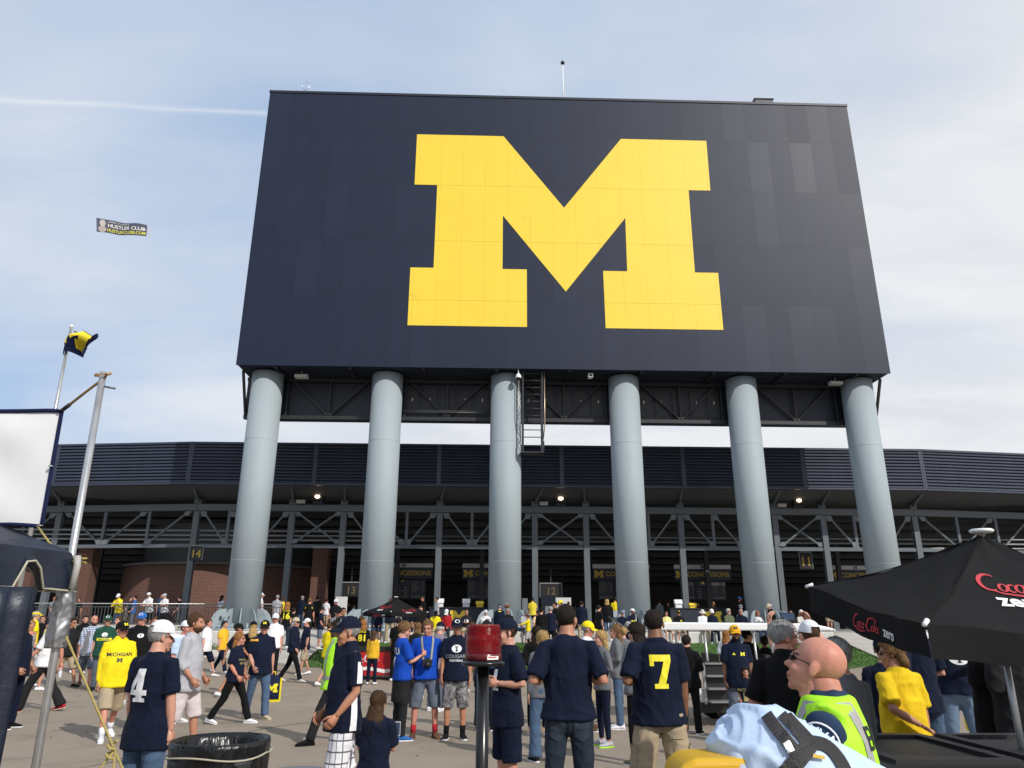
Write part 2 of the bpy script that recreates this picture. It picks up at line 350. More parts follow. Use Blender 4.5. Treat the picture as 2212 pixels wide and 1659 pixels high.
# retaining / seat walls
def seat_wall(label, x0, x1, y0=33.0, y1=33.65, z0=0.2, z1=1.3, cuts=5):
    t = thing('retaining_wall', label, 'wall', ((x0+x1)/2, (y0+y1)/2, z0))
    cx, cy = (x0+x1)/2, (y0+y1)/2; n = max(1, int((x1-x0)/3.2)); w = (x1-x0)/n
    for i in range(n):
        m = MB(); a, b_ = x0+i*w+.006-cx, x0+(i+1)*w-.006-cx
        m.prism([(y0-cy, 0), (y1-cy, 0), (y1-cy, z1-z0), (y0+.03-cy, z1-z0), (y0-cy, z1-z0-.03)], a, b_, axis='x'); m.build('wall_section', CONCW, t)
    return t
seat_wall('long pale concrete seat wall under the people around the black beacon', -6.3, 1.65)
seat_wall('short pale concrete wall stub at the foot of the handrail', 4.55, 5.0)
seat_wall('pale concrete seat wall behind the white roofed cart', 6.35, 14.95)
seat_wall('white retaining wall below the terrace railing, left of the walkway ramp', -34, -8.8, 33.3, 33.95, 0.2, 1.28)
# low wall beside right ramp
t = thing('retaining_wall', 'low grey concrete wall along the ramp, left of the large black umbrella', 'wall', (17.4, 33, 0.3))
m = MB(); m.add([(-.15,1.5,-.1),(.15,1.5,-.1),(1.75,-4.5,-.1),(1.45,-4.5,-.1),(-.15,1.5,1.5),(.15,1.5,1.5),(1.75,-4.5,.55),(1.45,-4.5,.55)], [(3,2,1,0),(4,5,6,7),(0,1,5,4),(1,2,6,5),(2,3,7,6),(3,0,4,7)]); m.build('wall_section', CONC, t)
# planting bed
t = thing('planting_bed', 'juniper bed with white kerb in front of the white wall', 'bed', (-13, 32, 0.3))
m = MB(); m.box(-8, 3.4, -1.4, -1.15, 0, .32); m.box(3.15, 3.4, -1.15, 1.2, 0, .32); m.build('kerb', CONCW, t)
m = MB(); m.box(-8, 3.14, -1.14, 1.25, 0, .26); m.build('soil', mat('soil', (.06,.045,.03), .95, bump=.6, bscale=20), t)
m = MB()
for _ in range(240):
    c = Vector((random.uniform(-8, 3.05), random.uniform(-1.1, 1.1), .26)); r = random.uniform(.12, .32)
    for _ in range(40):
        d = Vector((random.gauss(0,1), random.gauss(0,1), abs(random.gauss(0,.9)))).normalized()*r*random.uniform(.5, 1); p = c+d; e = Vector((random.uniform(-1,1), random.uniform(-1,1), random.uniform(-.2,1))).normalized()*random.uniform(.05,.11); q = e.cross(Vector((random.uniform(-1,1), random.uniform(-1,1), 1))).normalized()*.02
        m.add([p-q, p+q, p+e], [(0,1,2)])
o = m.build('juniper', mat('juniper', (.075,.13,.04), .9, var=.35, vscale=4), t, fix=False); o['kind'] = 'stuff'
# terrace railing
t = thing('railing', 'long metal picket railing along the left terrace', 'railing', (-24.5, 39.0, 1.3))
m = MB(); m.box(-14, 14.2, -.12, .12, 0, .2); m.build('kerb', CONC, t)
m = MB(); m.tube([(-14, 0, 1.2), (14.2, 0, 1.2)], .028, 8); m.build('top_rail', RAILTOP, t)
m = MB(); m.box(-14, 14.2, -.02, .02, 1.03, 1.065); m.build('upper_rail', RAIL, t)
m = MB(); m.box(-14, 14.2, -.02, .02, .24, .275); m.build('bottom_rail', RAIL, t)
m = MB(); m.box(-.012, .012, -.012, .012, .275, 1.03); pk = m.mesh('picket'); pk.materials.append(RAIL)
for i in range(176): link('picket', pk, t, (-13.95+i*.16, 0, 0))
m = MB(); m.box(-.03, .03, -.03, .03, .2, 1.18); pk = m.mesh('post'); pk.materials.append(RAIL)
for i in range(12): link('post', pk, t, (-14+i*2.56, .0, 0))
# handrails of the middle steps
for k, (x0, x1, lab) in enumerate(((4.75, 5.25, 'slanting metal handrail in the middle of the lawn, left one of two'), (6.25, 6.45, 'slanting metal handrail in the middle of the lawn, right one of two'))):
    t = thing('handrail', lab, 'handrail', (x0, 33.5, 1.28)); dx = x1-x0
    def at(s): return Vector((dx*s, -5.2*s, -.82*s))
    m = MB(); m.tube([at(0)+Vector((0,0,.95)), at(1)+Vector((0,0,.95)), at(1.05)+Vector((0,0,.8))], .022); m.build('top_rail', RAILTOP, t)
    m = MB(); m.tube([at(0)+Vector((0,0,.5)), at(1)+Vector((0,0,.5))], .016); m.build('mid_rail', RAIL, t)
    for i in range(6): m = MB(); m.tube([at(i/5)+Vector((0,0,-.05)), at(i/5)+Vector((0,0,.95))], .018); m.build('post', RAILTOP, t)
# ---------------------------------------------------------------- stadium stand behind the board
stand = thing('stadium_stand', 'low stadium stand with navy louvred fascia and grey steel truss', 'stadium', (4, 44, 1.3))
SO = Vector((4, 44, 1.3))
def sb(mb, name, m, parent=stand):
    mb.v = [(v[0]-SO.x, v[1]-SO.y, v[2]-SO.z) for v in mb.v]; return mb.build(name, m, parent)
LOUV = mat('navy_louvre', (0.036, 0.045, 0.070), 0.45, var=0.12, vscale=0.9)
corners = [(-41.5, 46.8), (-33.0, 44.35), (-25.2, 43.05), (-17.1, 42.0)] + [(-17.1+7.1*i, 42.0) for i in range(1, 7)] + [(33.6, 43.05), (41.4, 44.35), (50, 46.8)]
zt, zb = 11.52, 9.06
for i in range(len(corners)-1):
    A, B = Vector((*corners[i], 0)), Vector((*corners[i+1], 0)); d = (B-A).normalized(); nn = Vector((d.y, -d.x, 0)); Lg = (B-A).length
    m = MB()
    m.bar(A+Vector((0,0,zt-.06)), B+Vector((0,0,zt-.06)), .3, .12); m.bar(A+Vector((0,0,zb+.05)), B+Vector((0,0,zb+.05)), .3, .1)
    m.bar(A+d*.06+Vector((0,0,zb+.1)), A+d*.06+Vector((0,0,zt-.12)), .12, .25, up=nn); m.bar(B-d*.06+Vector((0,0,zb+.1)), B-d*.06+Vector((0,0,zt-.12)), .12, .25, up=nn)
    q = [A-nn*.1+d*.1, B-nn*.1-d*.1]; m.add([q[0]+Vector((0,0,zb+.1)), q[1]+Vector((0,0,zb+.1)), q[1]+Vector((0,0,zt-.12)), q[0]+Vector((0,0,zt-.12))], [(0,1,2,3)])
    fp = sb(m, 'fascia_panel', LOUV)
    h = (zt-.12-zb-.1)/12
    s = MB(); a, b_ = d*.13, d*(Lg-.13)
    prof = [(-.02, -.012), (.13, -.0), (.145, .03), (.05, h*.86), (-.02, h*.86)]
    rg = [[e+nn*u+Vector((0,0,w)) for u, w in prof] for e in (a, b_)]
    s.add(rg[0]+rg[1], [(0,1,2,3,4), (9,8,7,6,5)]+[(j, 5+j, 5+(j+1)%5, (j+1)%5) for j in range(5)])
    bm_ = s.mesh('slat'); bm_.materials.append(LOUV)
    bb = bmesh.new(); bb.from_mesh(bm_); bmesh.ops.recalc_face_normals(bb, faces=bb.faces); bb.to_mesh(bm_); bb.free()
    for k in range(12): link('slat', bm_, fp, A+Vector((0,0,zb+.115+k*h))-SO)
# post line follows the fascia 2.5 m behind
def post_y(x):
    if -17.3 <= x <= 25.9: return 44.5
    e = (-17.3-x) if x < 0 else (x-25.9); return 44.5+e*.145
PX = [-39, -32.5, -26, -17.31, -11.7, -8.64, -2.93, 2.77, 5.85, 11.59, 17.35, 20.32, 26.0, 34.5, 41]
# soffit from fascia to top chord
m = MB(); q0 = [Vector((x, y+.12, zb+.02)) for x, y in corners]; q1 = [Vector((x, post_y(x)+.5, 8.62)) for x, y in corners]
for i in range(len(corners)-1): m.add([q0[i], q0[i+1], q1[i+1], q1[i]], [(0,1,2,3)])
sb(m, 'soffit', mat('soffit', (0.075, 0.078, 0.08), .8, var=.1))
for x in PX:
    y = post_y(x)
    m = MB(); m.box(x-.17, x+.17, y-.15, y-.115, 1.3, 7.9); m.box(x-.17, x+.17, y+.115, y+.15, 1.3, 7.9); m.box(x-.02, x+.02, y-.115, y+.115, 1.3, 7.9); m.box(x-.24, x+.24, y-.24, y+.24, 1.3, 1.33)
    sb(m, 'post', STEEL)
    m = MB(); m.bar((x+(.35 if x < 4 else -.35), 42.25 if -17 < x < 26 else y-2.1, zb+.1), (x, y-.05, 8.5), .12, .22); m.box(x-.2, x+.2, y-.2, y+.2, 8.33, 8.62); sb(m, 'bracket', STEEL)
gus = mat('gusset_steel', (0.15, 0.17, 0.185), 0.5)
def brace(a, b, w=.13):
    m = MB(); m.bar(a, b, .1, w, up=(0,1,0)); sb(m, 'brace', STEEL)
    for p, q in ((a, b), (b, a)):
        m = MB(); p, q = Vector(p), Vector(q); dd = (q-p).normalized(); sd = Vector((0,0,1 if dd.z < 0 else -1))
        m.prism([(p.x-.2, p.z+.0), (p.x+.2, p.z), (p.x+.16+dd.x*.2, p.z+dd.z*.42), (p.x-.16+dd.x*.2, p.z+dd.z*.42)], p.y-.075, p.y-.055)
        sb(m, 'gusset_plate', gus)
for i in range(len(PX)-1):
    a, b_ = PX[i], PX[i+1]; ya, yb = post_y(a), post_y(b_); w = b_-a
    m = MB(); m.bar((a, ya, 8.13), (b_, yb, 8.13), .26, .38); sb(m, 'top_chord', STEEL)
    m = MB(); m.bar((a+.17, ya, 5.89), (b_-.17, yb, 5.89), .2, .2); sb(m, 'bottom_chord', STEEL)
    def Q(t, z): return (a+w*t, ya+(yb-ya)*t, z)
    if w < 3.5: brace(Q(.08, 7.9), Q(.92, 6.05)); brace((a+w*.08, ya-.14, 6.05), (a+w*.92, yb-.14, 7.9))
    else:
        brace(Q(.06, 7.9), Q(.33, 6.0)); brace(Q(.94, 7.9), Q(.67, 6.0)); brace(Q(.36, 6.0), Q(.5, 7.9)) if False else None
        for t in (.34, .66): m = MB(); m.bar(Q(t, 6.0), Q(t, 7.94), .16, .16); sb(m, 'hanger', STEEL)
        brace(Q(.36, 7.9), Q(.62, 6.02)) if i % 2 else brace(Q(.62, 7.9), Q(.36, 6.02))
# second row of posts inside and the stepped underside of the seating, coloured dark in place of shade
for x in (-32, -25, -15.5, -5.9, -0.4, 8.7, 14.4, 23.2, 31):
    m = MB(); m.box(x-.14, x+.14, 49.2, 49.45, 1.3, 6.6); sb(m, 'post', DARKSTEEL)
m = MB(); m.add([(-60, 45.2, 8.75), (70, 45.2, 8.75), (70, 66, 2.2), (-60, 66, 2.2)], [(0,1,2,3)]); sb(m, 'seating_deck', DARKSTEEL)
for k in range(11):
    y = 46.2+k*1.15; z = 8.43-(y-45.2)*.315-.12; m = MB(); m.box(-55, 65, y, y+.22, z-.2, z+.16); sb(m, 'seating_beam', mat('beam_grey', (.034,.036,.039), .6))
for k, z in enumerate((6.35, 6.62, 6.9)):
    m = MB(); m.tube([(-55, 45.6+.02*k, z), (-5.2-.25*k, 45.6+.02*k, z), (-5.9-.3*k, 45.6+.02*k, z+.35), (-6.6-.3*k, 45.6, z+.8)], .06, 7); sb(m, 'conduit', mat('conduit', (.22,.225,.22), .4, metal=.5))
    m = MB(); m.tube([(-4.4, 45.6+.02*k, z-.25), (65, 45.6+.02*k, z-.25)], .06, 7); sb(m, 'conduit', MATS['conduit'])
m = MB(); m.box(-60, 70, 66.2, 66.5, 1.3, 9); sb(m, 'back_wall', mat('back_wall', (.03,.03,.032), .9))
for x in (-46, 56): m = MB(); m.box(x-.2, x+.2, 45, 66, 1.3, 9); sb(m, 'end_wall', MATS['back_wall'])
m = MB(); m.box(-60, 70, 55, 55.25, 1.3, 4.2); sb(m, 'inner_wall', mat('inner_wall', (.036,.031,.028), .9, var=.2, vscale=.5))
# flood lamps, three of them lit
LAMP = mat('lamp_glow', (1, .9, .75), .4, emit=((1.0, .74, .45), 7))
for (x, z), nm in zip(((-10.17, 8.64), (4.3, 8.66), (18.76, 8.6)), ('left', 'middle', 'right')):
    t = thing('flood_lamp', f'lit flood lamp under the stand soffit, {nm} one of three', 'lamp', (x, 44.1, 8.33), 0, 'lit flood lamps under the soffit')
    m = MB(); m.box(-.3, .3, -.05, .2, 0, .16); m.build('ballast', DARKSTEEL, t)
    m = MB(); m.prism([(-.2, .2), (.3, .16), (.3, .5), (-.2, .62)], -.3, .3, axis='x'); m.build('housing', DARKSTEEL, t)
    m = MB(); m.ell((0, -.24, .40), (.15, .06, .1), 12, 8); m.build('lens', LAMP, t)
    m = MB(); m.box(-1.25, -.75, -.1, .1, .02, .22); m.build('emergency_light', mat('lamp_off', (.45,.44,.4), .4), t)
# gate numbers and concession signs
NUMY = mat('sign_maize', (.52, .34, .03), .55)
def num_sign(txt, x, y, z, w=1.3, h=.8, lab='', mm=None):
    t = thing('gate_sign', lab, 'sign', (x, y, z-h/2)); m = MB(); m.box(-w/2, w/2, 0, .06, 0, h); m.build('panel', BLACK, t)
    m = MB()
    for q in ((-w/2-.03, -w/2, 0, h), (w/2, w/2+.03, 0, h), (-w/2-.03, w/2+.03, h, h+.05)): m.box(q[0], q[1], -.01, .05, q[2], q[3])
    m.build('frame', mat('sign_frame', (.3,.3,.3), .5), t); m = MB(); m.box(-.04, .04, .0, .05, h+.05, h+.9); m.build('hanger', DARKSTEEL, t)
    flat('number', text_poly(txt, h*.75, .02), mm or NUMY, t, (0, -.004, h*.2), (1,0,0), (0,0,1))
num_sign('12', 3.82, 46, 3.5, lab='gate sign with yellow number 12 hanging in the middle gateway', mm=mat('sign_maize_shaded', (.13,.09,.04), .7))  # yellow numeral with the gateway's shade put into its colour
num_sign('13', -8.2, 46, 3.5, lab='gate sign with yellow number 13 beside the second column', mm=MATS['sign_maize_shaded'])
num_sign('14', -17.0, 44.25, 5.45, .75, .8, lab='small sign with yellow number 14 above the round brick building')
num_sign('11', 19.66, 46, 5.35, .75, 1.0, lab='small sign with yellow number 11 beside the rightmost column')
MENU = mat('menu_navy', (.012,.015,.028), .5)
for i, (x0, lab) in enumerate(((-7.1, 'right of the second column'), (-1.34, 'left of the third column'), (7.3, 'left of the fourth column'), (12.75, 'left of the fifth column'), (23.1, 'behind the large black umbrella tip'))):
    t = thing('concession_sign', 'navy and white concessions sign with menu boards, ' + lab, 'sign', (x0, 50, 3.1), 0, 'concession signs under the stand')
    m = MB(); m.box(-.35, 3.45, 0, .25, 1.27, 1.98); m.build('sign_panel', MENU, t)
    m = MB(); m.box(-.35, 3.45, -.03, .25, 1.985, 2.25); m.build('white_strip', mat('strip_white', (.5,.5,.48), .6), t)
    flat('emblem', emblem_m(.19), BLACK, t, (1.55, -.034, 2.117), (1,0,0), (0,0,1))
    flat('emblem', emblem_m(.44), NUMY, t, (.05, -.005, 1.63), (1,0,0), (0,0,1))
    flat('lettering', text_poly('CONCESSIONS', .42, .012, False), NUMY, t, (.5, -.005, 1.49), (1,0,0), (0,0,1))
    for k in range(3):
        bd = MB(); bd.box(.0+k*1.02, .98+k*1.02, .02, .1, .0, 1.2); bo = bd.build('menu_board', MENU, t)
        pr = MB(); c0 = k*1.02
        for r_ in range(9):
            if k == 1: continue
            pr.box(c0+.08, c0+.08+random.uniform(.3,.55), .012, .016, 1.06-r_*.075, 1.085-r_*.075); pr.box(c0+.78, c0+.9, .012, .016, 1.06-r_*.075, 1.085-r_*.075)
        if k == 1:
            for a in range(2):
                for b_ in range(2): pr.box(c0+.1+a*.42, c0+.44+a*.42, .012, .016, .12+b_*.36, .18+b_*.36); pr.ell((c0+.27+a*.42, .016, .33+b_*.36), (.11, .004, .06), 8, 6)
        else:
            for a in range(4): pr.box(c0+.1+a*.2, c0+.24+a*.2, .012, .016, .08, .2)
        pr.build('menu_print', mat('menu_print', (.16,.14,.11), .7), bo)['kind'] = 'stuff'
        flat('emblem', emblem_m(.12), NUMY, bo, (c0+.48, .0, 1.12), (1,0,0), (0,0,1)) if k == 1 else None
# concession counters on the concourse
def counter(label, x0, x1, y, m_at, items):
    t = thing('concession_counter', label, 'counter', ((x0+x1)/2, y, 1.3)); w = (x1-x0)/2
    m = MB(); m.box(-w, w, 0, .8, 0, 1.05); m.build('body', NAVYD, t); m = MB(); m.box(-w-.05, w+.05, -.05, .85, 1.05, 1.1); m.build('worktop', BLACK, t)
    if m_at is not None: flat('emblem', emblem_m(.62), YELLOW, t, (m_at, -.006, .62), (1,0,0), (0,0,1))
    m = MB(); m.box(-w, w, -.012, 0, .05, .14); m.build('skirting', YELLOW, t)
    for k, (dx, hh, mm) in enumerate(items):
        m = MB(); m.box(dx-.17, dx+.17, .2, .5, 1.1, 1.1+hh*.5); m.prism([(.15, 1.1+hh*.5), (.5, 1.1+hh*.5), (.5, 1.1+hh), (.3, 1.1+hh)], dx-.2, dx+.2, axis='x')
        o = m.build('till', mm, None); o.location = t.location; tag(o, f'{"white" if mm is WHITE else "yellow"} till box on the navy counter, ' + ('leftmost' if k == 0 else ('second from left' if k == 1 else 'rightmost')) + (' left of the third column' if x0 < 4 else ' right of the fourth column'), 'till', 'tills on the concourse counters')
counter('navy concession counter with large yellow letter M left of the third column', -2.95, -.15, 39.2, .1, ((-.9, .42, WHITE), (.45, .42, WHITE), (1.15, .3, YELLOW)))
counter('navy concession counter with yellow letter M right of the fourth column', 9.4, 12.3, 39.2, .75, ((-.95, .42, WHITE), (-.2, .25, YELLOW)))
# white screens standing in the gateways
for (x, y, w, h, lab) in ((-8.15, 43, .65, 1.35, 'white panel standing in the gateway left of the second column'), (4.15, 43, 1.1, 1.35, 'large white panel in the middle gateway behind the queue'), (16.1, 43, .5, 1.7, 'narrow white panel left of the fifth column'), (2.1, 43, .3, 1.3, 'framed poster panel right of the third column')):
    t = thing('white_panel', lab, 'panel', (x, y, 1.3)); m = MB(); m.box(-w/2, w/2, 0, .05, .35, .35+h); m.build('board', mat('panel_white', (.62,.62,.6), .6), t)
    m = MB(); m.box(-w/2, -w/2+.05, .0, .3, 0, .35); m.box(w/2-.05, w/2, .0, .3, 0, .35); m.build('feet', STEEL, t)
t = thing('sandwich_stand', 'navy A-frame panel with a white square sign reading S in the middle gateway', 'sign', (3.4, 41.5, 1.3)); m = MB(); m.box(-.5, .3, 0, .06, 0, 1.75); m.build('panel', NAVY, t)
m = MB(); m.box(-.28, .28, -.03, -.002, .75, 1.2); m.build('square', mat('panel_white', (.62,.62,.6), .6), t); flat('lettering', text_poly('S', .5, .02), NAVY, t, (.02, -.034, .8), (1,0,0), (0,0,1))
# round brick building, piers
def brick():
    m = bpy.data.materials.new('brick'); m.use_nodes = True; nt = m.node_tree; nd, lk = nt.nodes, nt.links; b = nd['Principled BSDF']
    t = nd.new('ShaderNodeTexCoord'); sp = nd.new('ShaderNodeSeparateXYZ'); lk.new(t.outputs['Object'], sp.inputs[0])
    ang = math_('MULTIPLY', math_('ARCTAN2', sp.outputs[1], sp.outputs[0], nodes=nd, links=lk), 6.5, nodes=nd, links=lk)
    c = nd.new('ShaderNodeCombineXYZ'); lk.new(ang, c.inputs[0]); lk.new(sp.outputs[2], c.inputs[1])
    bt = nd.new('ShaderNodeTexBrick'); lk.new(c.outputs[0], bt.inputs[0]); bt.inputs['Scale'].default_value = 1.0
    bt.inputs['Brick Width'].default_value = .3; bt.inputs['Row Height'].default_value = .1; bt.inputs['Mortar Size'].default_value = .012
    bt.inputs['Color1'].default_value = (.135,.046,.029,1); bt.inputs['Color2'].default_value = (.10,.034,.024,1); bt.inputs['Mortar'].default_value = (.15,.12,.095,1)
    lk.new(bt.outputs[0], b.inputs['Base Color']); b.inputs['Roughness'].default_value = .9
    bp = nd.new('ShaderNodeBump'); bp.inputs['Strength'].default_value = .4; bp.inputs['Distance'].default_value = .01; lk.new(bt.outputs[1], bp.inputs['Height']); bp.invert = True; lk.new(bp.outputs[0], b.inputs['Normal'])
    return m
BRICK = brick()
t = thing('brick_building', 'round red brick building under the stand at left', 'building', (-17.6, 52.2, 1.3))
m = MB(); m.lathe([(6.5, 0), (6.5, 3.62), (6.1, 3.62)], 72, cap=False, smooth=True); m.build('wall', BRICK, t)
m = MB(); m.lathe([(6.62, 3.62), (6.62, 3.78), (0.01, 3.8)], 72, cap=False); m.build('coping', mat('brick_coping', (.12,.1,.09), .8), t)
m = MB(); m.lathe([(5.4, 3.8), (5.4, 6.2)], 48, cap=False); m.build('upper_drum', mat('ribbed_grey', (.06,.065,.068), .6), t)
for (x, y, lab) in ((-24.3, 46.6, 'square brick pier at the far left behind the tent pole'), (-28.3, 47.6, 'square brick pier behind the blue tent valance'), (-10.2, 46.5, 'narrow brick pier right of the leftmost column')):
    t = thing('brick_pier', lab, 'pier', (x, y, 1.3)); m = MB(); m.box(-.45, .45, -.45, .45, 0, 4.6); m.build('shaft', BRICK, t); m = MB(); m.box(-.52, .52, -.52, .52, 4.6, 4.75); m.build('cap', MATS['brick_coping'], t)
# ---------------------------------------------------------------- the score board on its six columns
board = thing('scoreboard', 'huge navy scoreboard back with a yellow block letter M', 'scoreboard', (4.0, 37.3, 14.2))
BO = Vector((4.0, 37.3, 14.2))
def bb_(mb, name, m, parent=board):
    mb.v = [(v[0]-BO.x, v[1]-BO.y, v[2]-BO.z) for v in mb.v]; return mb.build(name, m, parent)
X0, X1, ZB, ZT = -13.07, 21.08, 14.2, 31.08
m = MB(); m.box(X0+.03, X1-.03, 36.06, 39.0, ZB+.05, ZT-.03); bb_(m, 'frame_box', NAVYD)
m = MB(); m.box(X0-.03, X1+.03, 35.96, 36.3, ZT-.03, ZT+.12); bb_(m, 'coping', NAVYD)
rows = [14.2, 18.0, 21.55, 25.06, 28.4, 31.05]; nc = 27; pw = (X1-X0)/nc
def panel_mat(i):
    c = [(.0066,.0128,.035), (.0078,.0142,.037), (.0060,.0120,.033), (.0092,.0160,.039)][i]
    return mat(f'navy_panel_{i}', c, [.52, .50, .54, .49][i], var=.14, vscale=.5, bump=.05, bscale=1.2, spec=.36)
for r_ in range(5):
    z0, z1 = rows[r_]+.0018, rows[r_+1]-.0018
    m = MB(); m.prism([(0, 0), (.045, 0), (.045, z1-z0), (0, z1-z0)], .0012, pw-.0012, axis='x')
    for k in range(4):
        me = m.mesh('panel'); me.materials.append(panel_mat(k))
        b2 = bmesh.new(); b2.from_mesh(me); bmesh.ops.recalc_face_normals(b2, faces=b2.faces); b2.to_mesh(me); b2.free()
        if k == 0: variants = []
        variants.append(me)
    for c in range(nc):
        k = random.choices((0, 1, 2, 3), (7, 2, 2, 1))[0]
        link('panel', variants[k], board, Vector((X0+c*pw, 36.0, z0))-BO)
# the yellow M: cut along the panel joints
bm = bmesh.new(); vs, fs = poly_fill([[(x+4.0, z) for x, z in _MP]])
vv = [bm.verts.new((u, 35.985, v)) for u, v in vs]
for f in fs: bm.faces.new([vv[i] for i in f])
bmesh.ops.dissolve_limit(bm, angle_limit=0.01, verts=bm.verts[:], edges=bm.edges[:])
for z in rows[1:5]:
    for s_ in (-.004, .004): bmesh.ops.bisect_plane(bm, geom=bm.verts[:]+bm.edges[:]+bm.faces[:], plane_co=(0,0,z+s_), plane_no=(0,0,1))
for c in range(1, nc):
    for s_ in (-.0022, .0022): bmesh.ops.bisect_plane(bm, geom=bm.verts[:]+bm.edges[:]+bm.faces[:], plane_co=(X0+c*pw+s_,0,0), plane_no=(1,0,0))
kill = []
for f in bm.faces:
    c = f.calc_center_median()
    if any(abs(c.z-z) < .0038 for z in rows[1:5]) or any(abs(c.x-(X0+k*pw)) < .002 for k in range(1, nc)): kill.append(f)
bmesh.ops.delete(bm, geom=kill, context='FACES_ONLY')
for v in bm.verts: v.co -= BO
bmesh.ops.recalc_face_normals(bm, faces=bm.faces)
me = bpy.data.meshes.new('letter_m'); bm.to_mesh(me); bm.free()
def maize_mat():
    m = YELLOW; nt = m.node_tree; nd, lk = nt.nodes, nt.links; b = nd['Principled BSDF']; src = b.inputs['Base Color'].links[0].from_socket
    t = nd.new('ShaderNodeTexCoord'); mp = nd.new('ShaderNodeMapping'); mp.inputs['Scale'].default_value = (1, 1, 1.6); lk.new(t.outputs['Object'], mp.inputs[0])
    f = ramp(noise(mp.outputs[0], .8, 8, .72, .9, nd, lk), [(.0, 1.0), (.62, 1.0), (.74, .78)], nd, lk)
    mx = nd.new('ShaderNodeMix'); mx.data_type = 'RGBA'; mx.blend_type = 'MULTIPLY'; mx.inputs[0].default_value = 1; lk.new(src, mx.inputs[6]); lk.new(f, mx.inputs[7]); lk.new(mx.outputs[2], b.inputs['Base Color']); return m
me.materials.append(maize_mat()); link('letter_m', me, board)
# underside: hanging rear truss with equipment doors
m = MB(); m.box(X0+.02, X1-.02, 38.35, 38.9, 11.98, 14.2); bb_(m, 'rear_panel', NAVYD)
m = MB(); m.box(X0, X1, 38.0, 38.3, 11.9, 12.1); bb_(m, 'bottom_chord', mat('dark_truss', (.016,.018,.022), .5))
DT = MATS['dark_truss']; m = MB(); m.box(X0, X1, 38.0, 38.25, 14.0, 14.2); bb_(m, 'top_chord', DT)
for x in (X0, X1):
    m = MB(); s_ = 1 if x < 0 else -1; m.bar((x+.1*s_, 36.9, 14.2), (x+.1*s_, 38.0, 12.1), .12, .12); m.bar((x+.1*s_, 38.1, 14.2), (x+.1*s_, 38.1, 12.0), .14, .14); bb_(m, 'end_strut', DT)
cols = [-11.78, -5.46, .83, 7.15, 13.52, 19.85]
for i in range(5):
    a, b_ = cols[i]+.9, cols[i+1]-.9; c = (a+b_)/2
    for p, q in (((c, 38.12, 12.1), (a+.3, 38.12, 14.0)), ((c, 38.12, 12.1), (b_-.3, 38.12, 14.0)), ((c, 38.12, 12.1), (c, 38.12, 14.05)), ((a, 38.12, 12.1), (a, 38.12, 14.05)), ((b_, 38.12, 12.1), (b_, 38.12, 14.05))):
        m = MB(); m.bar(p, q, .1, .1); bb_(m, 'truss_member', DT)
    if 1 <= i <= 3:
        for k in range(5):
            x = a+.35+k*(b_-a-.7)/4; m = MB(); m.box(x-.36, x+.36, 38.29, 38.34, 12.2, 13.75); d_ = bb_(m, 'access_door', mat('door_grey', (.022,.024,.028), .5))
            m = MB(); m.box(x-.25, x+.25, 38.25, 38.285, 12.3, 12.75); bb_(m, 'door_vent', DT, None).parent = d_
            m = MB(); m.box(x-.03, x+.03, 38.26, 38.285, 13.05, 13.22); bb_(m, 'door_latch', mat('latch', (.6,.6,.58), .5), None).parent = d_
for k in range(3): m = MB(); m.tube([(cols[1]+.8, 37.95, 12.35+k*.05), (cols[2]-.8, 37.95, 12.35+k*.05)], .015, 6); bb_(m, 'conduit', MATS['conduit'])
for k in range(9): m = MB(); x = X0+2+k*3.8; m.bar((x, 36.1, 14.17), (x, 38.2, 14.17), .15, .12); bb_(m, 'cross_beam', DT)
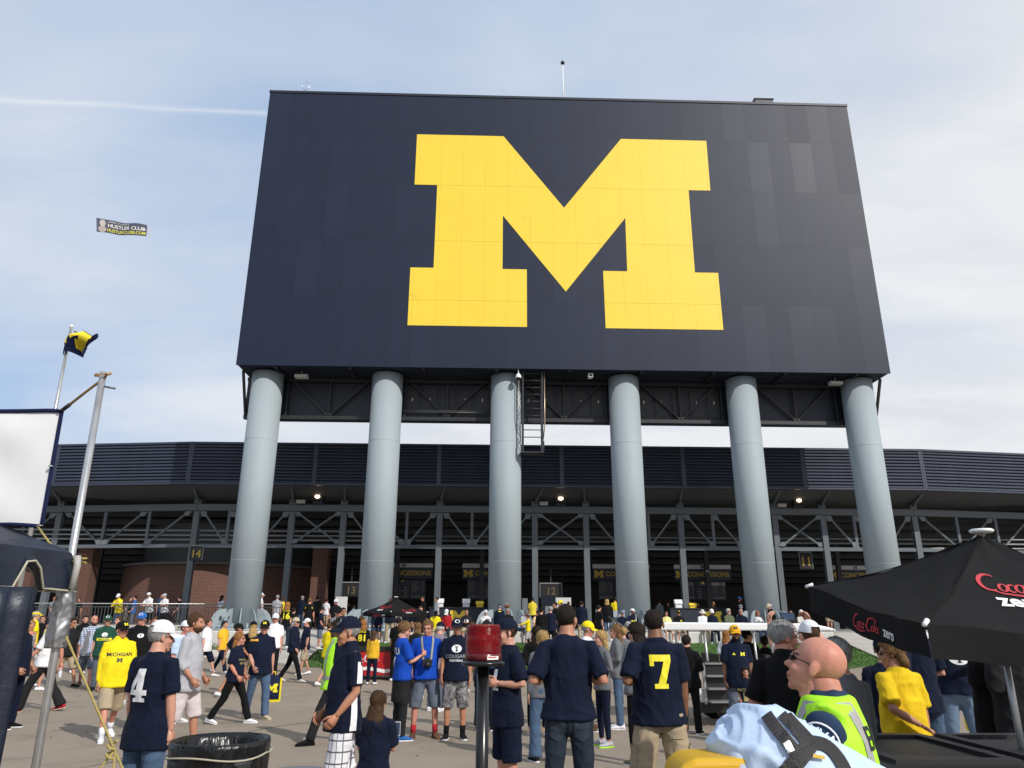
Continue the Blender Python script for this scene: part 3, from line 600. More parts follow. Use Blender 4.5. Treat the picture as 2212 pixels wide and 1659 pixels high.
# columns
COLM = mat('column_paint', (.32, .37, .395), .62, var=.035, vscale=.5, spec=.3, bump=.06, bscale=3)
colroot = []
ordn = ['leftmost', 'second', 'third', 'fourth', 'fifth', 'rightmost']
m0 = None
for i, x in enumerate(cols):
    t = thing('support_column', f'thick round pale grey steel column, {ordn[i]} of the six under the scoreboard' if i in (0, 5) else f'thick round pale grey steel column, {ordn[i]} from left under the scoreboard', 'column', (x, 37.35, 1.3), 0, 'columns under the scoreboard')
    if m0 is None:
        m0 = MB(); r_ = .81; pr = [(r_, 0)]
        pass
        m0.lathe(pr+[(r_, 12.86)], 64)
        mw = MB(); [mw.lathe([(r_+.003, z-.012), (r_+.003, z+.012)], 64, cap=False) for z in (3.2,)]
        m1 = MB(); m1.lathe([(1.5, 0), (1.5, .06), (.82, .06)], 40, cap=False); m1.add([(1.5*math.cos(a*math.pi/20), 1.5*math.sin(a*math.pi/20), .0) for a in range(40)], [])
        # gusset plate with an oval hole
        prof = [(.80, .06), (1.42, .06), (1.42, .22), (1.38, .45), (1.28, .68), (1.14, .85), (1.0, .93), (.80, .95)]
        hole = [(1.06+.085*math.cos(q*math.pi/6), .50+.13*math.sin(q*math.pi/6)) for q in range(12)]
        vs, fs = poly_fill([prof, hole[::-1]]); m2 = MB(); th = .02
        m2.add([(u, -th, v) for u, v in vs]+[(u, th, v) for u, v in vs], [f[::-1] for f in fs]+[tuple(k+len(vs) for k in f) for f in fs])
        for lp in (prof, hole):
            n = len(lp); m2.add([(u, -th, v) for u, v in lp]+[(u, th, v) for u, v in lp], [(k, (k+1)%n, n+(k+1)%n, n+k) for k in range(n)])
        m3 = MB(); m3.tube([(1.28, 0, .06), (1.28, 0, .26)], .06, 8); m3.tube([(1.28, 0, .26), (1.28, 0, .29)], .08, 8)
        O = [m0.build('shaft', COLM, t), m1.build('base_plate', COLM, t), mw.build('weld_seam', mat('weld', (.31,.36,.385), .62), t)]; O[2].location.z = 0
        gp = m2.build('gusset_plate', COLM, t); bl = m3.build('anchor_bolt', COLM, t); gm, bmh = gp.data, bl.data; gp.rotation_euler.z = R(15); bl.rotation_euler.z = R(30)
        k0 = 1
    else:
        link('shaft', O[0].data, t); link('base_plate', O[1].data, t); link('weld_seam', O[2].data, t); k0 = 0
    for k in range(k0, 12):
        q = link('gusset_plate', gm, t); q.rotation_euler.z = R(15+30*k); q = link('anchor_bolt', bmh, t); q.rotation_euler.z = R(30+30*k)
    for z in (3.0, 6.0): q = link('weld_seam', O[2].data, t, (0, 0, z))
# caged ladder beside third column
t = thing('access_ladder', 'black steel ladder and platform hanging beside the third column', 'ladder', (2.2, 36.8, 9.9)); LB = mat('ladder_black', (.02,.022,.03), .45)
for x in (-.5, .5):
    for y in (-.4, .35): m = MB(); m.box(x-.04, x+.04, y-.04, y+.04, 0, 4.32); m.build('rail', LB, t)
for k in range(10):
    m = MB(); z = .75+k*.38; m.tube([(-.5, -.4, z), (.5, -.4, z)], .025, 6); m.build('rung', LB, t)
    if k % 2 == 0: m = MB(); m.tube([(.5, -.4, z), (.5, .35, z+.1)], .02, 6); m.tube([(-.5, -.4, z), (-.5, .35, z+.1)], .02, 6); m.build('cage_bar', LB, t)
m = MB(); m.box(-.55, .55, -.45, .45, -.05, .0); m.build('platform', mat('grating', (.03,.032,.036), .6, bump=.5, bscale=60), t)
for x in (-.55, .55): m = MB(); m.bar((x, -.42, .06), (x, -.42, .55), .06, .06); m.box(x-.02, x+.02, -.45, .45, .0, .12); m.build('toe_board', LB, t)
m = MB(); m.tube([(-.72, -.35, 4.3), (-.72, -.35, 2.0), (-.68, -.3, 1.5), (-.62, -.2, .6)], .03, 6); m.build('conduit', RAILTOP, t); m = MB(); m.tube([(.62, -.38, 4.3), (.62, -.38, 1.4), (.55, -.2, .7)], .03, 6); m.build('conduit', mat('copper_pipe', (.55,.42,.3), .35, metal=.7), t)
# dome camera, box lights on the underside
t = thing('dome_camera', 'white dome security camera under the scoreboard edge by the third column', 'camera', (1.45, 36.15, 13.75)); m = MB(); m.tube([(0,0,.22), (0,0,.45)], .03); m.build('stem', WHITE, t); m = MB(); m.lathe([(.05,.24),(.12,.16),(.16,.02),(.16,-.02)], 16); m.build('housing', WHITE, t); m = MB(); m.ell((0,0,-.02), (.12,.12,.12)); m.build('dome', BLACK, t)
for x, y, lab in ((-9.88, 36.8, 'white box light under the left end of the scoreboard'), (18.45, 36.8, 'white box light under the right end of the scoreboard')):
    t = thing('box_light', lab, 'lamp', (x, y, 13.8)); m = MB(); m.prism([(-.2,0),(.2,0),(.15,.16),(-.15,.16)], -.33, .33, axis='x'); m.build('housing', mat('lamp_off', (.45,.44,.4), .4), t); m = MB(); m.box(-.03,.03,-.03,.03,.16,.4); m.build('stem', STEEL, t)
t = thing('security_camera', 'small white box camera under the scoreboard between third and fourth columns', 'camera', (5.25, 36.5, 13.9)); m = MB(); m.box(-.12,.12,-.2,.15,0,.2); m.build('housing', WHITE, t); m = MB(); m.box(-.07,.07,-.215,-.201,.04,.16); m.build('lens', BLACK, t); m = MB(); m.box(-.02,.02,-.02,.02,.2,.34); m.build('stem', STEEL, t)
# roof fittings
t = thing('lightning_mast', 'thin white mast with a dark ball on top of the scoreboard', 'mast', (4.22, 37, 31.1)); m = MB(); m.tube([(0,0,0),(0,0,3.4)], [.045,.025], 8); m.build('pole', WHITE, t); m = MB(); m.ell((0,0,3.5), (.13,.13,.13)); m.build('ball', BLACK, t)
t = thing('hoop_antenna', 'small wire hoop antenna on the left of the scoreboard roof', 'antenna', (-11.25, 36.5, 31.15)); m = MB(); m.tube([(0,0,0),(0,0,.6)], .025); m.build('stem', GALV, t); m = MB(); m.tube([(0+.2*math.sin(a*.45)+.05, 0, .85+.28*math.cos(a*.45)) for a in range(13)], .02, 6); m.build('hoop', GALV, t)
t = thing('roof_hatch', 'low dark roof hatch on the right of the scoreboard top', 'hatch', (16.2, 36.6, 31.15)); m = MB(); m.box(-.55,.55,-.4,.4,0,.45); m.build('curb', NAVYD, t); m = MB(); m.box(-.6,.6,-.45,.45,.45,.5); m.build('lid', NAVYD, t)
# ---------------------------------------------------------------- prints laid onto curved things
def bvh_of(o): me = o.data; return BVHTree.FromPolygons([v.co for v in me.vertices], [tuple(p.vertices) for p in me.polygons])
def densify(vf, L):
    vs, fs = vf; bm = bmesh.new(); q = [bm.verts.new((u, v, 0)) for u, v in vs]
    for f in fs:
        try: bm.faces.new([q[i] for i in f])
        except ValueError: pass
    for _ in range(4):
        es = [e for e in bm.edges if e.calc_length() > L]
        if not es: break
        bmesh.ops.subdivide_edges(bm, edges=es, cuts=1); bmesh.ops.triangulate(bm, faces=bm.faces[:])
    bm.verts.index_update(); r = [(v.co.x, v.co.y) for v in bm.verts], [tuple(v.index for v in f.verts) for f in bm.faces]; bm.free(); return r
def decal(name, tree, vf, m, parent, o, ux, uz, lift=.004, reach=.5, L=.05):
    """print draped on a surface: each point is dropped along the print's normal until it meets the surface"""
    vs, fs = densify(vf, L); o, ux, uz = Vector(o), Vector(ux).normalized(), Vector(uz).normalized(); nn = ux.cross(uz)
    P, ok = [], []
    for u, v in vs:
        p = o+ux*u+uz*v; h = tree.ray_cast(p+nn*reach, -nn, reach*2)
        if h[0] is None: P.append(p); ok.append(False)
        else: P.append(h[0]+nn*lift); ok.append(True)
    b = MB(); b.add(P, [f for f in fs if all(ok[i] for i in f)]); return b.build(name, m, parent, fix=False)
def script_cola(h):
    """flowing script lettering, cap height h"""
    k = h; S = []
    def sh(p): return [((x+.28*y)*k, y*k) for x, y in p]
    def add(p, w): S.append(stroke(sh(p), [q*k for q in w] if isinstance(w, list) else w*k))
    def big(x):
        p = arcp(x+.42, .5, .40, .52, 55, 300, 16); n = len(p); add(p, [.05+.11*math.sin(math.pi*i/(n-1)) for i in range(n)])
    def o(x): p = arcp(x+.17, .24, .16, .24, 0, 360, 12); add(p, [.05+.06*abs(math.cos(2*math.pi*i/12)) for i in range(13)])
    def c(x): p = arcp(x+.17, .24, .16, .24, 50, 310, 10); add(p, [.05+.06*math.sin(math.pi*i/10) for i in range(11)])
    def a(x): o(x); add([(x+.36, .46), (x+.35, .1), (x+.42, .02), (x+.5, .1)], .08)
    def l(x): add([(x, .04), (x+.02, .9), (x+.1, 1.0), (x+.12, .85)], [.09, .08, .05, .04])
    big(0); o(.72); c(1.06); a(1.36); add([(1.92, .34), (2.12, .36)], .08)
    big(2.1); o(2.82); l(3.28); a(3.46)
    add([(.35, 0), (.8, -.16), (1.5, -.22), (2.1, -.12)], [.04, .1, .12, .03]); add([(2.45, 1.02), (3.0, 1.12), (3.3, .96), (3.6, .98)], [.05, .1, .09, .03])
    vs, fs = merge2d(S); cx = 2.0*k
    return [(u-cx, v) for u, v in vs], fs
UMB = mat('black_canvas', (.0042, .0042, .0046), .8, bump=.35, bscale=7, spec=.25)
CRED = mat('print_red', (.50, .035, .045), .6); PWHITE = mat('print_white', (.78, .78, .78), .6)
def umbrella(label, cs, apex, foot, logo_side, logo_front, k, val=.17):
    """four-sided market umbrella; cs: corners in order, apex, pole foot"""
    t = thing('market_umbrella', label, 'umbrella', foot, 0); F = Vector(foot); cs = [Vector(c)-F for c in cs]; A = Vector(apex)-F; n = 20
    trees = []
    for i in range(4):
        a, b_ = cs[i], cs[(i+1) % 4]; m = MB(); P = []
        for v in range(n+1):
            for u in range(n+1):
                s_, q = u/n, v/n; e = a.lerp(b_, s_); p = A.lerp(e, q); mid = math.sin(math.pi*s_)*q
                p = p + (A*1-e).normalized()*0 + Vector((0,0,-.05*k*math.sin(math.pi*q)-.045*k*mid)); c0 = (cs[0]+cs[2])/2; p = p + (Vector((c0.x, c0.y, p.z))-p)*(.06*mid); p.z += .005*k*math.sin(s_*23+q*5)*q*q*.5+.005*math.sin(s_*11-q*13); P.append(p)
        m.add(P, [(v*(n+1)+u, (v+1)*(n+1)+u, (v+1)*(n+1)+u+1, v*(n+1)+u+1) for v in range(n) for u in range(n)], 0, True)
        po = m.build('canopy_panel', UMB, t, fix=False)
        bm = bmesh.new(); bm.from_mesh(po.data); bmesh.ops.recalc_face_normals(bm, faces=bm.faces); bm.to_mesh(po.data); bm.free()
        m = MB(); rim = [P[n*(n+1)+u] for u in range(n+1)]; V = []
        outw = ((a+b_)/2-Vector(((cs[0]+cs[2])/2).xy.to_3d())); outw.z = 0; outw.normalize()
        for j in range(4): V += [p+Vector((0,0,-val*j/3))+outw*(.004*j*math.sin(u*.9+i)+.006) for u, p in enumerate(rim)]
        m.add(V, [(j*(n+1)+u, (j+1)*(n+1)+u, (j+1)*(n+1)+u+1, j*(n+1)+u+1) for j in range(3) for u in range(n)], 0, True); vo = m.build('valance', UMB, t, fix=False)
        trees.append((po, vo, P, rim, a, b_))
        m = MB(); m.tube([A.lerp(a, q_/12)+Vector((0,0,-.05*k*math.sin(math.pi*q_/12)-.022)) for q_ in range(0, 13)], .011, 6); m.build('rib', mat('rib_metal', (.05,.05,.05), .4, metal=.6), t)
        m = MB(); dd = (a-A).normalized(); m.tube([a-dd*.03, a+dd*.025], [.014, .012], 8); m.build('rib_tip', WHITE, t); m = MB(); m.tube([A.lerp(a, q_/12)+Vector((0,0,-.05*k*math.sin(math.pi*q_/12)+.004)) for q_ in range(1, 13)], .0035, 5); m.build('seam_piping', UMB, t)
    m = MB(); m.lathe([(.0, .034), (.06, .032), (.072, .022), (.06, .008)], 24, c=A); m.build('finial_cap', WHITE, t)
    m = MB(); m.tube([(0,0,0), A], .02, 10); m.build('pole', GALV, t)
    def panel_logo(i, size, uu, vv, big):
        po, vo, P, rim, a, b_ = trees[i]; e = a.lerp(b_, uu); o = A.lerp(e, vv); ux = (b_-a).normalized(); up = (A-(a+b_)/2); up = (up-ux*up.dot(ux)).normalized(); nn = ux.cross(up)
        c0 = (cs[0]+cs[2])/2
        if nn.dot(o-c0) < 0: ux = -ux; nn = -nn
        tr = bvh_of(po); decal('logo', tr, script_cola(size), CRED, t, o, ux, up, .006, .3)
        decal('logo', tr, text_poly('zero', size*1.0, .03), PWHITE, t, o-up*size*.95-ux*size*.8, ux, up, .006, .3)
    def val_logo(i, size, uu):
        po, vo, P, rim, a, b_ = trees[i]; o = a.lerp(b_, uu)-Vector((0,0,val*.72+.045*k*math.sin(math.pi*uu))); ux = (b_-a).normalized(); up = Vector((0,0,1)); nn = ux.cross(up); c0 = (cs[0]+cs[2])/2
        if nn.dot(o-c0) < 0: ux = -ux
        up = (up-ux*up.dot(ux)).normalized(); tr = bvh_of(vo); decal('logo', tr, script_cola(size), CRED, t, o-ux*size*1.2, ux, up, .007, .3, .012)
        decal('logo', tr, text_poly('zero', size*1.15, .02), PWHITE, t, o+ux*size*2.6, ux, up, .007, .3, .012)
    panel_logo(*logo_side); panel_logo(*logo_front); val_logo(0, logo_side[1]*.62, .55)
    return t
# near umbrella: tilted towards the camera
umbrella('large black umbrella with red and white drink lettering at the right edge', [(2.30,5.38,1.95), (2.28,3.95,1.70), (3.78,3.82,1.66), (3.95,5.30,1.92)], (3.15,4.66,2.24), (3.17,4.70,0.0), (3, .12, .5, .42, 0), (1, .15, .535, .58, 1), 1.0)
umbrella('smaller black umbrella with drink lettering over the red cooler in the middle distance', [(-3.95,24.6,1.98), (-2.93,23.5,1.98), (-1.9,24.5,1.98), (-2.93,25.6,1.98)], (-2.93,24.55,2.42), (-2.93,24.55,.1), (0, .15, .5, .62, 0), (1, .13, .6, .85, 1), 1.0, .12)
# red drinks cooler under it
t = thing('drinks_cooler', 'red drinks cooler with a white wave under the smaller umbrella', 'cooler', (-3.1, 23.6, .07)); m = MB(); m.box(-1.0, 1.0, -.35, .35, .12, .78); m.build('body', mat('cooler_red', (.42,.012,.02), .4), t)
m = MB(); m.box(-1.03, 1.03, -.38, .38, .78, .9); m.build('lid', BLACK, t); flat('logo', script_cola(.2), PWHITE, t, (-.55, -.355, .5), (1,0,0), (0,0,1)); flat('wave', stroke([(-.95,-.12),(-.4,-.03),(.1,-.12),(.9,-.02)], [.03,.1,.1,.02]), PWHITE, t, (0, -.355, .35), (1,0,0), (0,0,1))
for x in (-.8, .8): m = MB(); m.tube([(x, -.25, .1), (x, .25, .1)], .1, 12); m.build('wheel', BLACK, t)
# ---------------------------------------------------------------- left foreground: tent, pole, banner, flag
TENT = mat('tent_canvas', (.007, .012, .027), .45, var=.2, vscale=6, bump=.5, bscale=7); TRIM = mat('tent_trim', (.42, .39, .30), .7)
A = Vector((-2.27, 4.22, 0)); ud = Vector((-.16, -.98, 0)).normalized(); vd = Vector((-.97, .24, 0)).normalized()
t = thing('canopy_tent', 'dark navy pop-up canopy tent at the left edge with pale trimmed valance', 'tent', (A.x, A.y, 0))
C0, C1, C2, C3 = Vector((0,0,2.05)), ud*3+Vector((0,0,2.05)), ud*3+vd*3+Vector((0,0,2.05)), vd*3+Vector((0,0,2.05)); PK = ud*1.5+vd*1.5+Vector((0,0,2.95))
for a, b_ in ((C0, C1), (C1, C2), (C2, C3), (C3, C0)):
    m = MB(); P = []; n = 14
    for v in range(n+1):
        for u in range(n+1):
            e = a.lerp(b_, u/n); p = PK.lerp(e, v/n); p.z -= .07*math.sin(math.pi*v/n)+.03*math.sin(math.pi*u/n)*v/n+random.uniform(-.008,.008); P.append(p)
    m.add(P, [(v*(n+1)+u, (v+1)*(n+1)+u, (v+1)*(n+1)+u+1, v*(n+1)+u+1) for v in range(n) for u in range(n)], 0, True); m.build('roof_panel', TENT, t)
for i, (a, b_) in enumerate(((C0, C1), (C0, C3))):
    # valance with a scalloped cut-out edge
    m = MB(); n = 60; top, bot = [], []; d = (b_-a).normalized(); out_ = Vector((d.y, -d.x, 0)) if i == 0 else Vector((-d.y, d.x, 0))
    if out_.dot(PK-a) > 0: out_ = -out_
    for u in range(n+1):
        s_ = u/n*3.0; cut = 0.0
        for c in (.36, 1.1, 1.85, 2.6): cut = max(cut, .13*max(0, 1-(abs(s_-c)/.085)**4))
        w = .02*math.sin(s_*7)+.012*math.sin(s_*17+1); e = a.lerp(b_, u/n)
        top.append(e+out_*.01); bot.append(e+Vector((0,0,-.205+cut+.01*math.sin(s_*5)))+out_*(.03+w))
    mid = [p.lerp(q, .5)+out_*.012*math.sin(u*.8) for u, (p, q) in enumerate(zip(top, bot))]
    k = n+1; m.add(top+mid+bot, [(r_*k+u, (r_+1)*k+u, (r_+1)*k+u+1, r_*k+u+1) for r_ in range(2) for u in range(n)], 0, True); va = m.build('valance', TENT, t)
    m = MB(); m.tube(bot, .006, 6); q = m.build('trim', TRIM, va)
for c in (C1, C2, C3): m = MB(); m.tube([(c.x, c.y, 0), (c.x, c.y, 2.03)], .022, 10); m.build('leg', GALV, t)
# furled side curtain hanging at the near part
m = MB(); rg = []; cc = Vector((-2.262, 3.6, 0))-Vector((A.x, A.y, 0))
for k in range(16):
    z = 1.845-k*.122; rg.append([cc+Vector(((.145+.016*math.sin(7*q*2*math.pi/40+z*1.5)+.008*math.sin(12*q*2*math.pi/40-z*3))*math.cos(q*2*math.pi/40), (.12+.016*math.sin(7*q*2*math.pi/40+z*1.5))*math.sin(q*2*math.pi/40), max(z, .02))) for q in range(40)])
m.loft(rg); m.build('furled_curtain', TENT, t)
t = thing('steel_pole', 'tall galvanised pole strapped to the tent corner with silver tape', 'pole', (-2.24, 4.17, 0)); m = MB(); m.tube([(0,0,0), (-.03,.01,1.6), (-.055,.03,3.1)], [.021,.020,.019], 16); m.build('tube', GALV, t)
m = MB(); rg = []
from mathutils import noise as mn
for i in range(40):
    z = 1.56+i*.0084; ring = []
    for q in range(32):
        a = q*2*math.pi/32; r_ = .046+.012*mn.noise((math.cos(a)*1.3, math.sin(a)*1.3, z*9))+.010*abs(mn.noise((math.cos(a)*3, math.sin(a)*3, z*26+math.cos(a)*2)))
        ring.append(Vector((-.03+r_*math.cos(a), .01+r_*math.sin(a), z)))
    rg.append(ring)
m.loft(rg); m.build('tape_wrap', mat('silver_tape', (.35,.35,.36), .32, metal=.75), t); m = MB(); m.tube([(-.075,.03,3.02),(.03,.03,3.0)], .006); m.build('pin', RAIL, t)
m = MB(); m.tube([(.02,-.03,1.86),(.03,-.035,1.98),(.02,-.03,2.03)], .018, 8); m.build('clip', mat('clip_grey', (.4,.39,.36), .5), t)
# guy rope with hanging loop
ROPE = mat('yellow_rope', (.55,.44,.14), .85, bump=.8, bscale=150)
t = thing('guy_rope', 'yellow guy rope running from the pole down towards the man in the number 4 shirt', 'rope', (-2.2, 4.17, 0))
m = MB(); m.tube([(.0,-.04,1.62), (.14,-.02,1.38), (.3,-.01,1.12), (.33,-.01,1.07)], .006, 6); m.tube([(.33,-.01,1.07), (.62,0,.62), (1.0,.02,.02)], .006, 6); m.build('line', ROPE, t)
m = MB(); m.tube([(.31+.02*math.cos(a*.9), -.01+.02*math.sin(a*.9), 1.12-.006*a) for a in range(15)], .007, 6); m.build('knot', ROPE, t)
m = MB(); m.tube([(.33,-.01,1.08), (.26,-.02,.98), (.24,-.03,.86), (.25,-.02,.74), (.18,-.02,.66)], .005, 6); m.build('tail', ROPE, t); m = MB(); m.tube([(.33,-.01,1.08), (.35,-.02,.85), (.37,0,.7), (.46,0,.45), (.5,0,.2)], .005, 6); m.build('tail', ROPE, t)
# banner
t = thing('sheet_banner', 'blank white banner with navy hem tied to the pole', 'banner', (-2.62, 4.42, 0)); n = 16; P = []
for v in range(n+1):
    for u in range(n+1):
        x = -1.5*u/n; z = 2.92-.70*v/n; P.append(Vector((x+.015*v/n, .10*u/n+.009*math.sin(u*.9+v*.6)*(1 if 0 < v < n else .3)*min(1, u/3)-.012*math.exp(-((u-v*1.0)/2.5)**2)*(u > 0), z+.012*math.sin(u*.7)*(v == n))))
m = MB(); m.add(P, [(v*(n+1)+u, (v+1)*(n+1)+u, (v+1)*(n+1)+u+1, v*(n+1)+u+1) for v in range(n) for u in range(n)], 0, True); m.build('sheet', mat('banner_white', (.80,.80,.79), .7), t)
HEM = cloth('hem_navy', (.012,.016,.06))
m = MB(); m.tube([P[u]+Vector((0,-.004,0)) for u in range(n+1)], .013, 6); m.build('hem', HEM, t); m = MB(); m.tube([P[n*(n+1)+u]+Vector((0,-.004,0)) for u in range(n+1)], .013, 6); m.build('hem', HEM, t); m = MB(); m.tube([P[v*(n+1)]+Vector((0,-.004,0)) for v in range(n+1)], .011, 6); m.build('hem', HEM, t)
for v in (0, 8, 16): m = MB(); m.lathe([(.014,0),(.014,.006),(.007,.006)], 10, c=P[v*(n+1)]+Vector((0,-.02,0))); m.build('grommet', GALV, t)
t = thing('bungee_cord', 'tan bungee cord tying the banner corner to the pole top', 'cord', (-2.62, 4.4, 2.92)); m = MB(); m.tube([(.01,0,.0),(.06,-.02,.03)], .012); m.build('hook', BLACK, t); m = MB(); m.tube([(.06,-.02,.03),(.2,-.1,.1),(.33,-.18,.155),(.36,-.23,.16),(.31,-.25,.15),(.28,-.2,.16),(.32,-.17,.17),(.37,-.2,.175)], .008, 8); m.build('cord', mat('bungee', (.45,.28,.10), .8), t)
t = thing('tie_rope', 'pale rope tying the lower banner corner to the pole', 'rope', (-2.62, 4.4, 2.22)); m = MB(); m.tube([(0,0,0),(.14,-.1,-.1),(.3,-.2,-.2),(.38,-.24,-.22),(.42,-.2,-.22),(.38,-.17,-.215),(.34,-.22,-.2),(.44,-.24,-.2)], .006, 6); m.build('line', ROPE, t)
# flag
t = thing('flag_on_pole', 'navy flag with a yellow emblem crumpled by wind on a thin pole', 'flag', (-4.82, 8, 0)); m = MB(); m.tube([(0,0,0),(0,0,3.4),(-.01,0,4.9)], [.024,.022,.015], 10); m.build('pole', GALV, t); m = MB(); m.ell((-.01,0,4.92), (.022,.022,.022)); m.build('finial', WHITE, t)
def flag_pt(u, v):
    x = .02+u*.26+.0; y = .09*math.sin(u*9+v*3)+.06*math.sin(v*6+u*3); z = 4.87-.17*v-.10*u*v*1.0+.05*math.sin(u*5+1)*u-.10*max(0, v-.7)*(1-u); return Vector((x-.02*v+.04*math.sin(v*6)*u-.1*max(0,v-.65), y, z-.30*max(0, v-.62)*(1-u)**2))
n = 24; m = MB(); P = [flag_pt(u/n, v/n) for v in range(n+1) for u in range(n+1)]; m.add(P, [(v*(n+1)+u, (v+1)*(n+1)+u, (v+1)*(n+1)+u+1, v*(n+1)+u+1) for v in range(n) for u in range(n)], 0, True); fl = m.build('cloth', cloth('flag_navy', (.012,.02,.075)), t)
vs, fs = densify(emblem_m(1.0), .12); m = MB(); Q = [flag_pt(.36+u*.50, .45-v*.78) for u, v in vs]; m.add([q+Vector((0,-.012,0)) for q in Q], fs); m.add([q+Vector((0,.012,0)) for q in Q], fs); m.build('emblem', mat('flag_yellow', (.85,.68,.03), .7), t)
# ---------------------------------------------------------------- trash can, drum, beacon
t = thing('trash_can', 'dark trash can with a glossy black liner tied by cord, bottom left', 'trash can', (-1.73, 5.35, 0))
def sq(r_, z, e=4.0, ph=0, wob=0):
    o = []
    for q in range(40):
        a = q*2*math.pi/40; c, s_ = math.cos(a), math.sin(a); k = (abs(c)**e+abs(s_)**e)**(-1/e); rr = r_*k*(1+wob*(math.sin(5*a+ph)+.6*math.sin(9*a+2*ph))); o.append((rr*c, rr*s_, z))
    return o
m = MB(); m.loft([sq(.21, 0), sq(.25, .5), sq(.272, .84), sq(.28, .88)]); m.build('bin', mat('bin_grey', (.03,.032,.036), .5), t)
m = MB(); rg = [sq(.250, .42, 2.6, 1.3, .09), sq(.282, .52, 2.5, 2.3, .08), sq(.292, .64, 2.5, .3, .06), sq(.296, .78, 2.5, .9, .035), sq(.298, .86, 2.4, 0, .02), sq(.302, .89, 2.3, 1, .012), sq(.308, .935, 2.2, 2, .012), sq(.304, .965, 2.2, 1, .01), sq(.290, .966, 2.2, .5, .01), sq(.270, .93, 2.2, 2, .03), sq(.25, .75, 2.2, .4, .05), sq(.2, .5, 2.2, 1, .05)]
m.loft(rg, cap=False)
lin = mat('liner', (.006,.006,.007), .3, bump=.5, bscale=4, bstretch=(1.3,1.3,.5), spec=.5); MATS['liner'].node_tree.nodes['Bump'].inputs['Distance'].default_value = .10
m.build('liner', lin, t)
m = MB(); m.tube([(1.035*x, 1.035*y, z+.012*math.sin(q*.5)) for q, (x, y, z) in enumerate(sq(.305, .885, 2.3))]+[(1.035*sq(.305,.885,2.3)[0][0], 0, .885)], .006, 6); m.build('tie_cord', TRIM, t)
t = thing('grey_drum', 'grey round drum lid cut by the bottom edge right of the trash can', 'drum', (-1.03, 4.5, 0)); m = MB(); m.lathe([(.17,0),(.18,.1),(.18,.8),(.17,.86)], 32); m.build('barrel', mat('drum_dark', (.05,.052,.056), .6), t); m = MB(); m.lathe([(.19,.84),(.197,.85),(.197,.90),(.185,.915),(.17,.905),(.0,.91)], 32, cap=False); m.build('lid', mat('drum_grey', (.16,.165,.175), .55), t)
t = thing('warning_beacon', 'red warning beacon on a black post in the foreground', 'beacon', (-.02, 4.4, 0)); m = MB(); m.tube([(0,0,0),(0,0,1.49)], .034, 20); m.build('post', mat('gloss_black', (.008,.008,.009), .25), t)
m = MB(); m.lathe([(.04,1.462),(.115,1.466),(.122,1.476),(.122,1.484),(.105,1.492),(.095,1.50)], 40); m.build('base', MATS['gloss_black'], t)
def redglass():
    m = bpy.data.materials.new('red_lens'); m.use_nodes = True; b = m.node_tree.nodes['Principled BSDF']; b.inputs['Base Color'].default_value = (.50,.006,.012,1); b.inputs['Roughness'].default_value = .16; b.inputs['Transmission Weight'].default_value = .7; b.inputs['IOR'].default_value = 1.45
    nt = m.node_tree; tcn = nt.nodes.new('ShaderNodeTexCoord'); w = nt.nodes.new('ShaderNodeTexWave'); w.bands_direction = 'Z'; w.inputs['Scale'].default_value = 46; nt.links.new(tcn.outputs['Object'], w.inputs[0]); bp = nt.nodes.new('ShaderNodeBump'); bp.inputs['Strength'].default_value = .9; bp.inputs['Distance'].default_value = .004; nt.links.new(w.outputs[0], bp.inputs['Height']); nt.links.new(bp.outputs[0], b.inputs['Normal']); return m
RL = redglass(); pr = [(.09,1.50),(.098,1.502),(.101,1.53)]
for k in range(9): z = 1.535+k*.0075; pr += [(.1015, z), (.0985, z+.004)]
pr += [(.101,1.605),(.101,1.615)]
for k in range(7): z = 1.628+k*.0065; pr += [(.100-.0004*k, z), (.0965-.0004*k, z+.0035)]
pr += [(.094,1.678),(.085,1.684),(.0,1.686)]
m = MB(); m.lathe(pr, 48, cap=False); m.build('lens', RL, t)
m = MB(); m.lathe([(.097,1.494),(.1035,1.497),(.1035,1.527),(.100,1.53)], 48, cap=False); m.build('collar', mat('dark_red', (.10,.004,.008), .25), t)
m = MB(); m.tube([(0,0,1.5),(0,0,1.64)], .035, 12); m.build('flash_tube', mat('tube_grey', (.35,.3,.3), .4), t)
m = MB(); v = [];
for k in range(9):
    a = R(-78+k*5.2); v += [(.1045*math.cos(a), .1045*math.sin(a), 1.500), (.1045*math.cos(a), .1045*math.sin(a), 1.519)]
m.add(v, [(2*k, 2*k+2, 2*k+3, 2*k+1) for k in range(8)]); m.build('sticker', WHITE, t)
m = MB(); v = []
for k in range(7):
    a = R(-74+k*4.6); v += [(.1050*math.cos(a), .1050*math.sin(a), 1.509), (.1050*math.cos(a), .1050*math.sin(a), 1.515)]
m.add(v, [(2*k, 2*k+2, 2*k+3, 2*k+1) for k in range(6)]); m.build('sticker_print', CRED, t)
